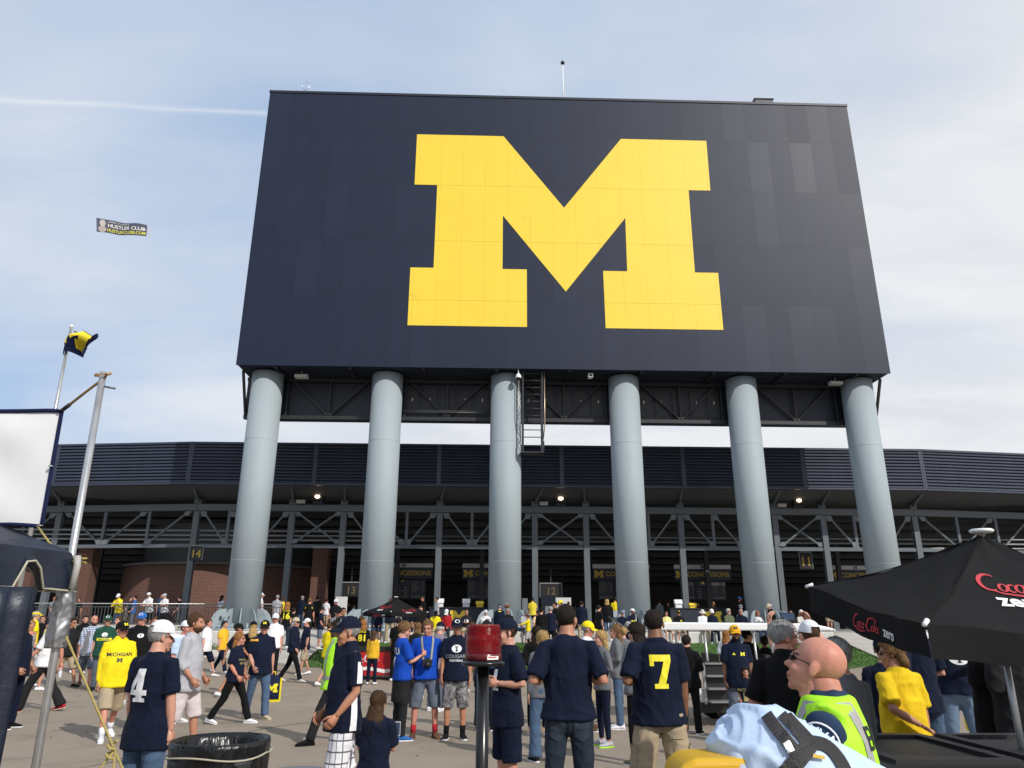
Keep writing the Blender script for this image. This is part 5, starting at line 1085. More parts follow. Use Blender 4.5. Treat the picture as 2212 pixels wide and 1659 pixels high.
    pend(so, cm(tcol), vox*(.88 if lod == 0 else 1.0), 2 if kind == 'tight' else 3, 0, after_shirt if prints else None)
    # ---- trousers, shorts, skirt
    bk, bc = bot[0], bot[1]; m = MB()
    hipt = [(.79,.10*hw,.085,0), (.86,.160*hw+.012,.120+.01,.002), (.93,.168*hw+.02*fw+.010,.118+.02*fw+.010,belly*.3), (1.0,.155+.04*fw+.008,.106+.05*fw+.008,belly*.6)]
    if bk != 'skirt': m.loft([[Vector((rx*math.cos(2*math.pi*j/16), ry*math.sin(2*math.pi*j/16)+oy, z+dz)) for j in range(16)] for z, rx, ry, oy in hipt] if not lean else rings(hipt))
    for h, k, an in (LL, RL_):
        a = h+Vector((0,0,.05))
        if bk == 'shorts': e = k.lerp(an, .10); m.tube([a, h, h.lerp(k, .5), k, e], [.085, .104+.02*fw, .101+.02*fw, .097+.012*fw, .098+.012*fw], 14)
        elif bk == 'short': e = h.lerp(k, .55); m.tube([a, h, e], [.085, .10, .092], 14)
        elif bk == 'tight': m.tube([a, h, h.lerp(k, .5), k, k.lerp(an, .3), k.lerp(an, .94)], [.085, .094, .080, .060, .060, .043], 14)
        elif bk == 'flare': m.tube([a, h, h.lerp(k, .5), k, k.lerp(an, .5), an-Vector((0,0,.02))], [.085, .098, .085, .075, .085, .105], 14)
        else: m.tube([a, h, h.lerp(k, .5), k, k.lerp(an, .5), an-Vector((0,0,.015))], [.085, .10+.015*fw, .088+.012*fw, .074, .070, .070], 14)
    if bk == 'skirt': m.loft([[Vector((rx*math.cos(2*math.pi*j/18), ry*math.sin(2*math.pi*j/18), z+dz)) for j in range(18)] for z, rx, ry in ((.55,.21,.15), (.7,.20,.15), (.9,.185,.135), (1.02,.16,.115))])
    po = sc(m).build({'shorts': 'shorts', 'short': 'shorts', 'skirt': 'skirt', 'tight': 'leggings'}.get(bk, 'trousers'), cm(bc), root); 
    if lod < 2 and bk != 'tight': WRINKLE[po.name] = .017 if lod == 0 else .014
    def after_pants(o):
        tree = bvh_of(o)
        for side, vf, col, u0, z0, nm_, lf in bprints:
            nn = {'back': Vector((0,1,0)), 'front': Vector((0,-1,0)), 'left': Vector((1,0,0)), 'right': Vector((-1,0,0))}[side]; uz = Vector((0,0,1)); ux = uz.cross(nn)
            decal(nm_, tree, ([(a*s, b*s) for a, b in vf[0]], vf[1]), col, root, (Vector((0,0,z0+dz))+nn*.3+ux*u0)*s, ux, uz, lf, .7, .03*s)
    pend(po, cm(bc), vox*1.08, 2, 0, after_pants if bprints else None)
    # ---- shoes
    for sg, (h, k, an), aa in ((1, LL, la), (-1, RL_, ra)):
        if shoes is None: break
        lift = max(0, an.z-.085) if not sit else 0; pit = math.asin(min(.8, lift/.17)) if not sit else R(5)
        if legs == 'kneel' and aa[1] > 100: pit = R(80)
        if legs == 'kneel' and aa[1] < 100: pit = R(85)
        o_ = Vector((sg*.18, -1, 0)).normalized(); fwd = Vector((o_.x*math.cos(pit), o_.y*math.cos(pit), -math.sin(pit))); upv = Vector((o_.x*math.sin(pit), o_.y*math.sin(pit), math.cos(pit))); sd = fwd.cross(upv)
        m = MB()
        def sec(t_, w, hgt, zb_=0.0): c = an+fwd*(t_)+upv*(-.085); return [c+sd*x*w+upv*(zb_+z*(hgt-zb_)) for x, z in ((-1,.0),(-.98,.45),(-.72,.85),(0,1),(.72,.85),(.98,.45),(1,.0),(.5,-.02),(-.5,-.02))]
        m.loft([sec(-.078,.02,.05,.02), sec(-.065,.034,.088,.02), sec(-.02,.038,.098,.02), sec(.04,.040,.092,.02), sec(.10,.046,.068,.02), sec(.15,.045,.052,.02), sec(.185,.032,.040,.02), sec(.2,.014,.03,.02)])
        sho = sc(m).build('shoe', cm(shoes) if shoes in C else cm('white'), root)
        if lod < 2:
            m = MB(); m.loft([sec(-.084,.022,.026), sec(-.065,.038,.028), sec(-.02,.04,.027), sec(.04,.042,.026), sec(.10,.049,.026), sec(.15,.048,.026), sec(.185,.035,.026), sec(.204,.015,.025)]); sc(m).build('sole', cm(sole), sho)
        if socks and lod < 2: m = MB(); m.tube([an+Vector((0,0,-.02)), an.lerp(k, .28)], [.041, .046], 12); sc(m).build('sock', cm(socks), root)
    # ---- hair, hat, glasses
    def hshell(radii, ctr, keep, n=26, mm=16, bumpy=.0, name='hair', mt=None, cut_lo=None):
        V, F = [], []
        for i in range(mm+1):
            th = math.pi*i/mm
            for j in range(n):
                a = 2*math.pi*j/n; k = 1+bumpy*(math.sin(5*a+3*i)*.5+random.uniform(-.5,.5)); V.append(Vector((radii[0]*math.sin(th)*math.sin(a)*k, -radii[1]*math.sin(th)*math.cos(a)*k, radii[2]*math.cos(th)*k))+Vector(ctr))
        for i in range(mm):
            for j in range(n):
                q = (i*n+j, (i+1)*n+j, (i+1)*n+(j+1)%n, i*n+(j+1)%n); c = sum((V[x] for x in q), Vector())/4
                if keep(c): F.append(q)
        m = MB(); m.add([HP(v) for v in V], F, 0, True); return m
    def hairline(c, lo=-.075):
        a = abs(math.atan2(c.x, -(c.y-.01)))/math.pi
        pts = ((0,.072),(.22,.062),(.36,.03),(.43,-.03),(.50,-.012),(.6,-.03),(1.0,lo))
        for (x0, y0), (x1, y1) in zip(pts, pts[1:]):
            if x0 <= a <= x1: return y0+(y1-y0)*(a-x0)/(x1-x0)
        return lo
    if hair and hair[0] != 'bald':
        st, hcol = hair; lo = -.07 if st in ('short', 'buzz') else -.1
        gr = {'buzz': .0025, 'short': .011, 'long': .014, 'curly': .03, 'bun': .012, 'messy': .02, 'bob': .02, 'rim': .0016}[st]
        if hat and hat[0] != 'visor': gr = min(gr, .006)
        m = hshell((.0765+gr, .0955+gr, .0835+gr), (0,.014,.028), n=(26 if st != 'rim' else 60), mm=(16 if st != 'rim' else 40), keep= lambda c: c.z > hairline(c, lo) and (st != 'rim' or (c.z < .052 and c.y > -.02)), bumpy={'curly': .09, 'messy': .07, 'rim': .0}.get(st, .02))
        if st in ('long', 'curly', 'bob'):
            dn = {'long': -.30, 'curly': -.20, 'bob': -.125}[st]; gr2 = 1.25 if st == 'curly' else 1.0; rg = []; n = 18; K = 8
            for i in range(K+1):
                q = i/K; z = .03+(dn-.03)*q; rx = (.080+.018*math.sin(q*2.2))*gr2*(1 if q < .9 else .6)*(.62+.38*min(1, q*3.5)); ry = (.060-.02*q)*gr2; cy = .040+.040*min(1, q*1.5)
                rg.append([HP((rx*math.cos(2*math.pi*j/n)*(1+.06*math.sin(j*3.1+i)), cy+ry*math.sin(2*math.pi*j/n)*(1+.06*math.sin(j*2.3+i)), z+.012*math.sin(j*2.7)*q)) for j in range(n)])
            m.loft(rg)
        if st == 'bun': m.ell(HP((0,.10,.04)), (.04*s,.04*s,.04*s), 12, 8)
        if lod < 2 and st != 'rim':
            cnt = (900, 420)[lod]; src_v, src_f = list(m.v), list(m.f); V2, F2 = [], []
            dnv = HR @ Vector((0, .25, -1)); ctr_w = HP((0,.014,.0))
            for _ in range(cnt):
                q = random.choice(src_f); k1 = [Vector(src_v[x]) for x in q]; w_ = [random.random() for _ in k1]; sw_ = sum(w_); p_ = sum((v*wt for v, wt in zip(k1, w_)), Vector())/sw_
                nr = (p_-ctr_w).normalized() if st not in ('long',) else (k1[1]-k1[0]).cross(k1[-1]-k1[0]).normalized()
                if st == 'long' and nr.dot(p_-ctr_w) < 0: nr = -nr
                L_ = {'buzz': .006, 'short': .022, 'long': .07, 'curly': .035, 'bun': .02, 'messy': .03, 'bob': .035}[st]*random.uniform(.6, 1.2)*s
                tg = (dnv-nr*dnv.dot(nr)).normalized(); tg = (tg+Vector((random.gauss(0,.35), random.gauss(0,.35), random.gauss(0,.2)))).normalized()
                if st in ('curly', 'messy'): tg = (tg+Vector((random.gauss(0,.8), random.gauss(0,.8), random.gauss(0,.8)))).normalized()
                sd_ = tg.cross(nr).normalized()*.0022*s; p_ = p_+nr*.0005; o_ = len(V2); V2 += [p_-sd_, p_+sd_, p_+tg*L_+nr*L_*(.28 if st != 'long' else .08)]; F2.append((o_, o_+1, o_+2))
            m.add(V2, F2, 0, False)
        m.build('hair', hairm(hcol), root, fix=False)
    if beard:
        m = hshell((.066,.072,.05), (0,-.028,-.078), lambda c: c.z < -.055 and c.y < .02 and not (abs(c.x) < .02 and c.z > -.078), bumpy=.03); m.build('beard', hairm(beard), root, fix=False)
    if hat:
        hk, hcol = hat[0], hat[1]; turn = R(hat[2]) if len(hat) > 2 else 0; HT = Matrix.Rotation(turn, 3, 'Z')
        base = HP; m = MB(); V, F = [], []; n, K = 28, 9; rr = (.090,.110,.102)
        if hk == 'visor': z_top = .45
        for i in range(K+1):
            th = math.pi*.5*(1-i/K) if hk != 'visor' else math.pi*.5*(1-.28*i/K)
            for j in range(n):
                a = 2*math.pi*j/n; p = HT @ Vector((rr[0]*math.sin(th)*math.sin(a), -rr[1]*math.sin(th)*math.cos(a), rr[2]*math.cos(th)*(1.02 if hk != 'bucket' else .9))); V.append(HP(p+Vector((0,.012,.032))))
        F = [(i*n+j, i*n+(j+1)%n, (i+1)*n+(j+1)%n, (i+1)*n+j) for i in range(K) for j in range(n)]; 
        if hk == 'cap': F = [q for q in F if not (q[0]//n < 3 and abs((q[0] % n)-n//2) < 2.5 and len(hat) > 3 and hat[3] == 'strap')]
        m.add(V, F, 0, True)
        if hk in ('cap', 'visor'):
            bp = []; K2 = 6; nb = 14
            for i in range(K2+1):
                for j in range(nb+1):
                    a = R(-62+124*j/nb); ext = .085*(i/K2)*math.cos(a*1.15)**.7; p = HT @ Vector(((rr[0])*math.sin(a)*(1+.03*i/K2), -(rr[1]*math.cos(a))-ext, -.004-.014*(i/K2)-.020*(math.sin(a)**2)*(.3+i/K2))); bp.append(HP(p+Vector((0,.012,.034))))
            fb = [(i*(nb+1)+j, i*(nb+1)+j+1, (i+1)*(nb+1)+j+1, (i+1)*(nb+1)+j) for i in range(K2) for j in range(nb)]; off = len(bp); dn_ = HR @ Vector((0,0,-.004*s))
            m.add(bp+[p+dn_ for p in bp], fb+[tuple(x+off for x in q[::-1]) for q in fb], 1, True)
        if hk == 'bucket':
            b2 = []; 
            for r_, z in ((0, 0), (.012,-.006), (.05,-.03), (.055,-.034)): b2.append([HP(Vector(((rr[0]+r_)*math.sin(2*math.pi*j/n), -(rr[1]+r_)*math.cos(2*math.pi*j/n), z))+Vector((0,.012,.034))) for j in range(n)])
            m.loft(b2, 1, cap=False)
        ho = m.build({'cap': 'cap', 'visor': 'visor', 'bucket': 'sun_hat'}[hk], [cm(hcol), cm(hat[4] if len(hat) > 4 else hcol)], root)
        if len(hat) > 5 and hat[5]:
            vf, mt = hat[5]; tr = bvh_of(ho); nn = HR @ HT @ Vector((0,-1,.25)).normalized(); ux = HR @ HT @ Vector((1,0,0)); uz = nn.cross(ux); o_ = HP(HT @ Vector((0,-.09,.055))+Vector((0,.012,.032)))
            decal('cap_badge', tr, ([(a*s, b*s) for a, b in vf[0]], vf[1]), mt, ho, o_, ux, uz, .004, .15, .02)
    if glasses:
        m = MB()
        if glasses == 'up': gz_, gy_ = .085, .03
        else: gz_, gy_ = -.001, 0
        for sg in (1, -1):
            if glasses == 'clear': m.tube([HP((sg*(.031+x), -.094+abs(x)*.25, gz_+z)) for x, z in ((-.022,-.011),(.022,-.010),(.024,.009),(-.022,.010),(-.022,-.011))], .0022*s, 4)
            else: m.loft([[HP((sg*(.031+x), -.093+gy_+abs(x)*.25+dy, gz_+z)) for x, z in ((-.024,-.012),(.024,-.010),(.026,.010),(-.022,.012))] for dy in (-.004, .004)], smooth=False)
            m.tube([HP((sg*.055, -.082+gy_, gz_+.006)), HP((sg*.078, -.03+gy_, gz_+.006)), HP((sg*.079, .012, gz_))], .0028*s, 5)
        m.tube([HP((-.012,-.1+gy_,gz_+.006)), HP((.012,-.1+gy_,gz_+.006))], .003*s, 5)
        m.build('sunglasses' if glasses != 'clear' else 'spectacles', SHADES, root, fix=False)
    root['_k'] = 1; del root['_k']
    info = dict(tb=tb, root=root, s=s, U=U, HP=HP, sh=sh, RX=RX, shirt=so, pants=po, face=face, legs=(LL, RL_), loc=Vector((X, Y, Z)))
    if extra: extra(info)
    return info
def world_of(info, p): return info['loc'] + Matrix.Rotation(R(info['face']), 3, 'Z') @ (Vector(p)*info['s'])
def hand_of(info, sg): S0, E, Wr, u, fo, cu = info['sh'][sg]; return world_of(info, Wr+fo*.085)
# block numerals
def blk(d):
    P = {'4': [[(.62,1),(.38,1),(-.02,.36),(-.02,.20),(.40,.20),(.40,.12),(.28,.12),(.28,0),(.80,0),(.80,.12),(.68,.12),(.68,.20),(.86,.20),(.86,.36),(.68,.36),(.68,1)], [(.40,.36),(.26,.36),(.40,.64)]],
         '7': [[(0,1),(.8,1),(.8,.80),(.56,.14),(.66,.14),(.66,0),(.14,0),(.14,.14),(.28,.14),(.52,.80),(.15,.80),(.15,.66),(0,.66)]]}[d]
    vs, fs = poly_fill(P); return [(u-.4, v-.5) for u, v in vs], fs
def scale2(vf, k, kx=1.0): return [(u*k*kx, v*k) for u, v in vf[0]], vf[1]
def ycirc(h):
    return ([(math.cos(q*math.pi/12)*h*.68, math.sin(q*math.pi/12)*h*.5) for q in range(24)], [tuple(range(24))])
def yletter(h):
    P = [[(-.36,.5),(-.05,.5),(-.05,.42),(-.10,.42),(.02,.14),(.13,.42),(.08,.42),(.08,.5),(.36,.5),(.36,.42),(.28,.42),(.09,-.02),(.09,-.42),(.18,-.42),(.18,-.5),(-.18,-.5),(-.18,-.42),(-.09,-.42),(-.09,-.02),(-.27,.42),(-.36,.42)]]
    vs, fs = poly_fill(P); return [(u*h, v*h) for u, v in vs], fs
PY = mat('print_yellow', (.82,.72,.02), .6); PW = PWHITE; PN = mat('print_navy', (.0062,.0098,.026), .6); PB_ = mat('print_black', (.012,.012,.013), .6); PG = mat('print_grey', (.22,.22,.24), .6); PGO = mat('print_gold', (.42,.34,.14), .6); PO = mat('print_orange', (.7,.33,.02), .6)
def T(s, size, b=.02): return text_poly(s, size, b)
YBADGE = lambda side, u, z, h: [(side, ycirc(h), PW, u, z, 'badge'), (side, yletter(h*.72), PN, u, z, 'badge_letter', .010)]
CAPM = (emblem_m(.045), PY); CAPMN = (emblem_m(.05), PN); CAPY = (ycirc(.06), PW)
C.update(gold2=(.74,.50,.015), paleyellow2=(.70,.56,.05))
HIV = mat('hivis_fabric', (.42,.88,.02), .7, bump=.3, bscale=14); REFL = mat('reflective_grey', (.34,.33,.31), .45)
def vest(i):
    """hi-vis vest over the shirt with grey reflective straps"""
    U, s, root, RX, tb = i['U'], i['s'], i['root'], i['RX'], i['tb']; m = MB(); g = .055
    tab = [(.80, .20+g, .155+g, -.02)]+[(z, rx+g+.012*(z < 1.2), ry+g, oy) for z, rx, ry, oy in tb[2:7]]+[(1.46, .185, .135, .012), (1.515, .155, .112, .014), (1.548, .105, .098, .014)]
    m.loft([[U((rx*math.cos(2*math.pi*j/20), ry*math.sin(2*math.pi*j/20)+oy, z)) for j in range(20)] for z, rx, ry, oy in tab])
    for sg in (1, -1): m.tube([U((sg*.07, .012, 1.48)), U((sg*.165, .012, 1.452))], [.068, .080], 14)
    m.v = [(v[0]*s, v[1]*s, v[2]*s) for v in m.v]; vo = m.build('hi_vis_vest', HIV, root)
    def later(o):
        tree = bvh_of(o)
        for sgn in (1, -1):
            nn = RX @ Vector((0, sgn, 0)); uz = RX @ Vector((0,0,1)); ux = uz.cross(nn); o_ = U((0, sgn*.3, 1.15))
            for u in (-.105, .105): decal('reflective_strap', tree, ([((u-.026)*s, -.36*s), ((u+.026)*s, -.36*s), ((u+.026)*s, .38*s), ((u-.026)*s, .38*s)], [(0,1,2,3)]), REFL, root, o_*s, ux, uz, .004, .8, .035)
            decal('reflective_strap', tree, ([(-.24*s, -.2*s), (.24*s, -.2*s), (.24*s, -.15*s), (-.24*s, -.15*s)], [(0,1,2,3)]), REFL, root, o_*s, ux, uz, .008, .8, .035)
            if sgn > 0: decal('lettering', tree, scale2(T('EMS', .12, .02), s), PB_, root, U((0, .3, 1.36))*s, ux, uz, .005, .8, .02)
        for sg in (1, -1):
            nn = RX @ Vector((sg, 0, 0)); uz = RX @ Vector((0,0,1)); ux = uz.cross(nn); decal('side_gap', tree, ([(-.022*s, -.34*s), (.022*s, -.34*s), (.03*s, .18*s), (-.03*s, .18*s)], [(0,1,2,3)]), cm('navy'), root, U((sg*.3, 0, 1.15))*s, ux, uz, .004, .8, .035)
    pend(vo, HIV, (.012, .017, .027)[0 if i['loc'].y < 9 else 1], 3, .012, later)
# rows: label, x, y, ground height, stature, then the look
M_ = lambda side, h, u, z, m=PY: (side, emblem_m(h), m, u, z, 'emblem')
KH = mat('khaki_pocket', (.36,.285,.185), .9); JP = mat('denim_pocket', (.024,.036,.056), .9); SEAM = mat('seam_dark', (.16,.12,.075), .9)
def rect(w, h): return ([(-w/2,-h/2),(w/2,-h/2),(w/2,h/2),(-w/2,h/2)], [(0,1,2,3)])
CARGO = [(sd, rect(.15,.19), KH, .0, .56, 'cargo_pocket', .008) for sd in ('left','right')]+[(sd, rect(.16,.05), KH, .0, .665, 'pocket_flap', .014) for sd in ('left','right')]+[('back', rect(.11,.045), KH, .11, .765, 'pocket_flap', .010), ('back', rect(.008,.22), SEAM, 0, .84, 'seam', .006)]
JEANS = [('back', ([(-.06,.07),(-.06,-.05),(0,-.085),(.06,-.05),(.06,.07)], [(0,1,2,3,4)]), JP, .095, .83, 'back_pocket', .008), ('back', ([(-.06,.07),(-.06,-.05),(0,-.085),(.06,-.05),(.06,.07)], [(0,1,2,3,4)]), JP, -.095, .83, 'back_pocket', .008), ('back', rect(.006,.2), JP, 0, .84, 'seam', .006)]
# --- nearest
person('man in navy number 4 shirt and white cap, seen from behind at lower left', -2.78,6.7,0.00,1.69, face=158, fat=.35, sk='fair', top=('navy','short'), bot=('trousers','jeans'), hair=('short','grey'), hat=('cap','white',0,'strap'), head=(-32,4), arms=('down','down'), glasses='dark', prints=[('back', scale2(blk('4'), .27, .95), PW, -.045, 1.26, 'number')], hem=.74)
person('man in white checked shorts and navy polo with white piping, walking left', -1.27,7.2,0.00,1.74, face=-62, fat=.3, sk='tan', legs='step', arms=('bent','bent'), top=('navy','short','polo'), bot=('shorts',('checkshorts',(.74,.74,.76),(.12,.12,.15),'plaid',14)), hair=('buzz','grey'), hat=('cap','navy',0,'', 'navy', CAPY), head=(-8,2), prints=YBADGE('front', -.06, 1.32, .055)+[('left', ([(-.035,-.3),(.03,-.3),(.05,.28),(.0,.28)], [(0,1,2,3)]), PW, .02, 1.12, 'side_panel')])
person('teenager in navy number 4 shirt and backwards navy cap beside the red beacon', 0.21,7.8,0.00,1.72, face=-68, fat=.22, sk='fair', arms=('front','front'), top=('navy','short'), bot=('shorts','navy'), hair=('short','brown'), hat=('cap','navy',180), head=(-5,6), prints=[('front', scale2(blk('4'), .2), PW, .0, 1.2, 'number')], hem=.76)
person('tall man in plain navy shirt and dark jeans, seen from behind in the centre', 0.68,6.6,0.00,1.83, face=178, fat=.28, sk='tan', arms=('elbow','elbow'), top=('navy','short'), bot=('trousers','djeans'), hair=('buzz','dark'), head=(-24,0), glasses='up', hem=.90, shoes='black', bprints=JEANS)
person('man in navy shirt with yellow number 7 and khaki cargo shorts, seen from behind', 1.50,6.9,0.00,1.80, face=182, fat=.62, sk='brown', legs='wide', arms=('elbow','down'), top=('navy','short'), bot=('shorts','khaki'), hair=('buzz','dark'), head=(-18,-2), glasses='up', hem=.84, shoes='black', bprints=CARGO, prints=[('back', scale2(blk('7'), .27, .85), PY, -.0, 1.27, 'number')])
P_SEL = person('crouching woman with long brown hair photographing with a phone', -1.18,8.6,0.00,1.64, face=172, sex='f', fat=.25, legs='kneel', arms=('phone','phone'), top=('navy','short'), bot=('trousers','djeans'), hair=('long','brown'), shoes='blue', head=(-8,0), lean=6, pelvis=.20)
P_EMT = person('bald paramedic in hi-vis yellow vest looking up to the left', 1.29,3,0.00,1.64, face=-118, fat=.75, sk='red', arms=('push','push'), top=('denimshirt','short','polo'), bot=('trousers','navy'), hair=('bald','grey'), head=(-6,-20), glasses='dark', extra=lambda i: vest(i))
person('grey haired man in black polo shirt beside the paramedic', 2.20,5.7,0.00,1.70, face=150, fat=.5, sk='red', arms=('front','front'), top=('black','short','polo'), bot=('trousers','djeans'), hair=('short','grey'), head=(-58,8), glasses='clear', shoes='black')
P_PH = person('person in white cap raising a phone to photograph, above the bald paramedic', 2.95,7,0.00,1.71, face=186, fat=.25, sk='fair', arms=('raise_','raise_'), top=('white','short'), bot=('trousers','jeans'), hair=('buzz','brown'), hat=('cap','white',0,'strap'), head=(0,-6), shoes='white')
person('person in grey sweatshirt behind the paramedic, facing away', 2.27,5,0.00,1.59, face=205, fat=.45, sk='fair', arms=('front','down'), top=('grey','long'), bot=('trousers','navy'), hair=('short','grey'), shoes='black')
person('woman with short blond hair in loose yellow shirt, hand behind her back', 3.37,6.3,0.00,1.56, face=195, sex='f', fat=.75, sk='tan', arms=('back','down'), top=('gold2','short'), bot=('trousers','djeans'), hair=('bob','lightbrown'), head=(48,4), glasses='dark', lean=6, hem=.72, shoes='white')
P_PAP = person('man in navy shirt and jeans reading a paper behind the woman in yellow', 4.58,8.2,0.00,1.80, face=200, fat=.3, sk='fair', arms=('front','front'), top=('navy','short'), bot=('trousers','jeans'), hair=('short','brown'), head=(-40,14))
person('person in navy cap mostly hidden left of the woman in yellow', 3.71,7.2,0.00,1.57, face=160, fat=.2, top=('navy','short'), bot=('trousers','djeans'), hair=('short','dark'), hat=('cap','navy',0,'','navy'))
person('man in navy shirt with white badge and jeans, hand on hip under the large umbrella', 5.44,9,0.00,1.80, face=-22, fat=.3, sk='fair', arms=('phone','hip'), top=('navy','short'), bot=('trousers','ltjeans'), hair=('short','brown'), head=(0,20), prints=YBADGE('front', .05, 1.30, .17), hem=.9)
P_BAG2 = person('person in yellow shirt carrying a navy and yellow bag behind the large umbrella', 6.63,10.6,0.00,1.72, face=-120, fat=.3, sk='tan', arms=('down','carry'), top=('yellow','short'), bot=('shorts','navy'), hair=('short','brown'), shoes='black')
person('person in black jacket standing behind the large umbrella pole', 4.62,7,0.00,1.80, face=190, fat=.45, arms=('front','front'), top=('black','long','jacket'), bot=('trousers','black'), hair=('short','dark'), shoes='black', hem=.72)
person('person in charcoal jacket at the right edge under the large umbrella', 4.54,6.6,0.00,1.80, face=185, fat=.5, arms=('front','front'), top=('charcoal','long','jacket'), bot=('trousers','slate'), hair=('short','dark'), shoes='black', hem=.8)
person('person in white shirt glimpsed under the umbrella corner', 8.83,15.5,0.00,1.75, face=-60, fat=.2, arms=('bent','bent'), top=('white','short'), bot=('trousers','jeans'), hair=('short','brown'))
# --- middle distance, standing groups
P_CAM = person('man in blue polo shirt with a camera round his neck and hands in pockets', -0.95,12.4,0.00,1.71, face=8, fat=.28, sk='red', legs='wide', arms=('pocket','pocket'), top=('royal','short'), bot=('shorts','slate'), shoes='brown', sole='brown', socks='red', hair=('short','lightbrown'), head=(-18,12), glasses='clear', hem=.86)
P_PHB = person('young person in blue shirt with dark wrap round the waist looking at a phone', -1.31,12.2,0.00,1.67, face=115, sex='f', fat=.3, sk='fair', arms=('phone','phone'), top=('royal','short'), bot=('skirt','charcoal'), shoes='blue', hair=('messy','lightbrown'), head=(-20,22), hem=.88, prints=[('back', T('BYU', .15), PW, -.03, 1.28, 'print'), ('back', ([(-.05,0),(.05,0),(.02,-.1),(0,-.16),(-.02,-.1)], [(0,1,2,3,4)]), PW, -.03, 1.24, 'print')])
person('man in navy shirt with white oval badge and camouflage shorts', -0.48,12.3,0.00,1.74, face=4, fat=.25, sk='tan', arms=('down','down'), top=('navy','short'), bot=('shorts',('camo',(.30,.29,.30),(.07,.065,.07),'camo',16)), shoes='black', socks='black', hair=('short','brown'), hat=('cap','navy',0,'','navy',CAPY), head=(0,4), hem=.84, prints=YBADGE('front', 0, 1.33, .12)+[('front', T('COUGARS', .075), PG, 0, 1.19, 'lettering'), ('front', T('FOOTBALL', .045), PW, 0, 1.135, 'lettering')])
P_POM = person('person in dark denim hidden behind the beacon post', -0.01,13.2,0.00,1.70, face=170, fat=.2, arms=('down','carry'), top=('denimshirt','mid'), bot=('trousers','djeans'), hair=('short','dark'), shoes='black')
person('woman with long fair hair and flared jeans left of the tall man', 0.74,10.4,0.00,1.57, face=195, sex='f', fat=.15, arms=('down','front'), top=('grey','long','tight'), bot=('flare','jeans'), hair=('long','blond'), shoes='black', head=(10,0))
person('woman with black jacket over her arm beyond the fair haired woman', 0.82,12.8,0.00,1.62, face=175, sex='f', fat=.2, arms=('front','front'), top=('black','long'), bot=('tight','black'), hair=('long','dark'), shoes='peach')
person('older man in bright yellow cap behind the tall man in navy', 1.71,13.2,0.00,1.70, face=70, fat=.3, sk='red', arms=('front','front'), top=('white','short'), bot=('shorts','khaki'), hair=('short','grey'), hat=('cap','yellow',0,'','yellow'), head=(10,10), shoes='brown')
person('blond woman in grey top and navy leggings talking, right of the tall man', 1.71,11.6,0.00,1.56, face=-72, sex='f', fat=.15, arms=('front','front'), top=('grey','long','tight'), bot=('tight','navy'), hair=('long','blond'), shoes='heather', sole='hivis', head=(-5,0))
person('woman in grey sweater and jeans behind the blond woman', 2.24,13.4,0.00,1.64, face=-100, sex='f', fat=.2, arms=('front','front'), top=('grey','long'), bot=('trousers','jeans'), hair=('long','lightbrown'), shoes='white')
person('woman with dark curly hair in grey top and black leggings', 1.95,10.1,0.00,1.66, face=205, sex='f', fat=.3, sk='fair', arms=('front','front'), top=('grey','mid'), bot=('tight','black'), hair=('curly','dark'), shoes='olive', head=(20,0), hem=.86)
person('woman with pinned up blond hair in the crowd left of number 7', 2.91,16.5,0.00,1.58, face=170, sex='f', fat=.2, arms=('front','front'), top=('grey','long'), bot=('trousers','jeans'), hair=('bun','blond'), shoes='white')
person('grey haired person beyond the pinned up blond hair', 3.57,19.5,0.00,1.70, face=160, fat=.2, arms=('front','front'), top=('navy','short'), bot=('shorts','khaki'), hair=('short','grey'))
person('dark haired person in black and yellow jacket by the cart, right of number 7', 3.30,12.8,0.00,1.48, face=150, fat=.3, arms=('front','front'), top=('black','long','jacket'), bot=('trousers','black'), hair=('short','dark'), shoes='black')
person('smiling man in orange cap and navy polo beside the cart', 3.93,12.2,0.00,1.65, face=-6, fat=.4, sk='brown', arms=('down','down'), top=('navy','short','polo'), bot=('trousers','slate'), hair=('short','dark'), hat=('cap','orange',0,'','orange',CAPMN), beard='dark', head=(0,2), prints=[M_('front', .055, .075, 1.33), ('front', ([(-.03,0),(.03,0),(0,.04)], [(0,1,2)]), PY, -.07, 1.315, 'emblem'), ('right', ([(-.04,-.1),(.02,-.1),(.0,.12)], [(0,1,2)]), PY, .0, 1.24, 'side_panel')], shoes='black')
person('small dark haired child in navy printed shirt in front of the orange cap man', 3.88,11.7,0.00,1.05, face=-12, sex='f', fat=.3, sk='tan', arms=('bent','bent'), top=('navy','short'), bot=('trousers','black'), hair=('bob','dark'), shoes='white', prints=[('front', T('MICHIGAN', .095), PGO, 0, 1.22, 'lettering'), ('front', ([(-.11,-.1),(.11,-.1),(.11,.1),(-.11,.1)], [(0,1,2,3)]), PGO, 0, 1.09, 'print')])
person('blond child behind the man in the orange cap', 5.43,17.5,0.00,1.52, face=150, sex='f', fat=.2, top=('white','short'), bot=('short','navy'), hair=('long','ginger'))
person('man in large black cap with small emblem behind the orange cap man', 4.83,14.3,0.00,1.57, face=140, fat=.3, sk='tan', top=('black','short'), bot=('trousers','djeans'), hair=('short','dark'), hat=('cap','black',0,'','black',(emblem_m(.05), PO)), head=(-50,0))
person('black haired person left of the grey haired man, further back', 5.33,14.8,0.00,1.43, face=160, fat=.3, sk='brown', top=('black','long'), bot=('trousers','black'), hair=('messy','dark'), shoes='black')
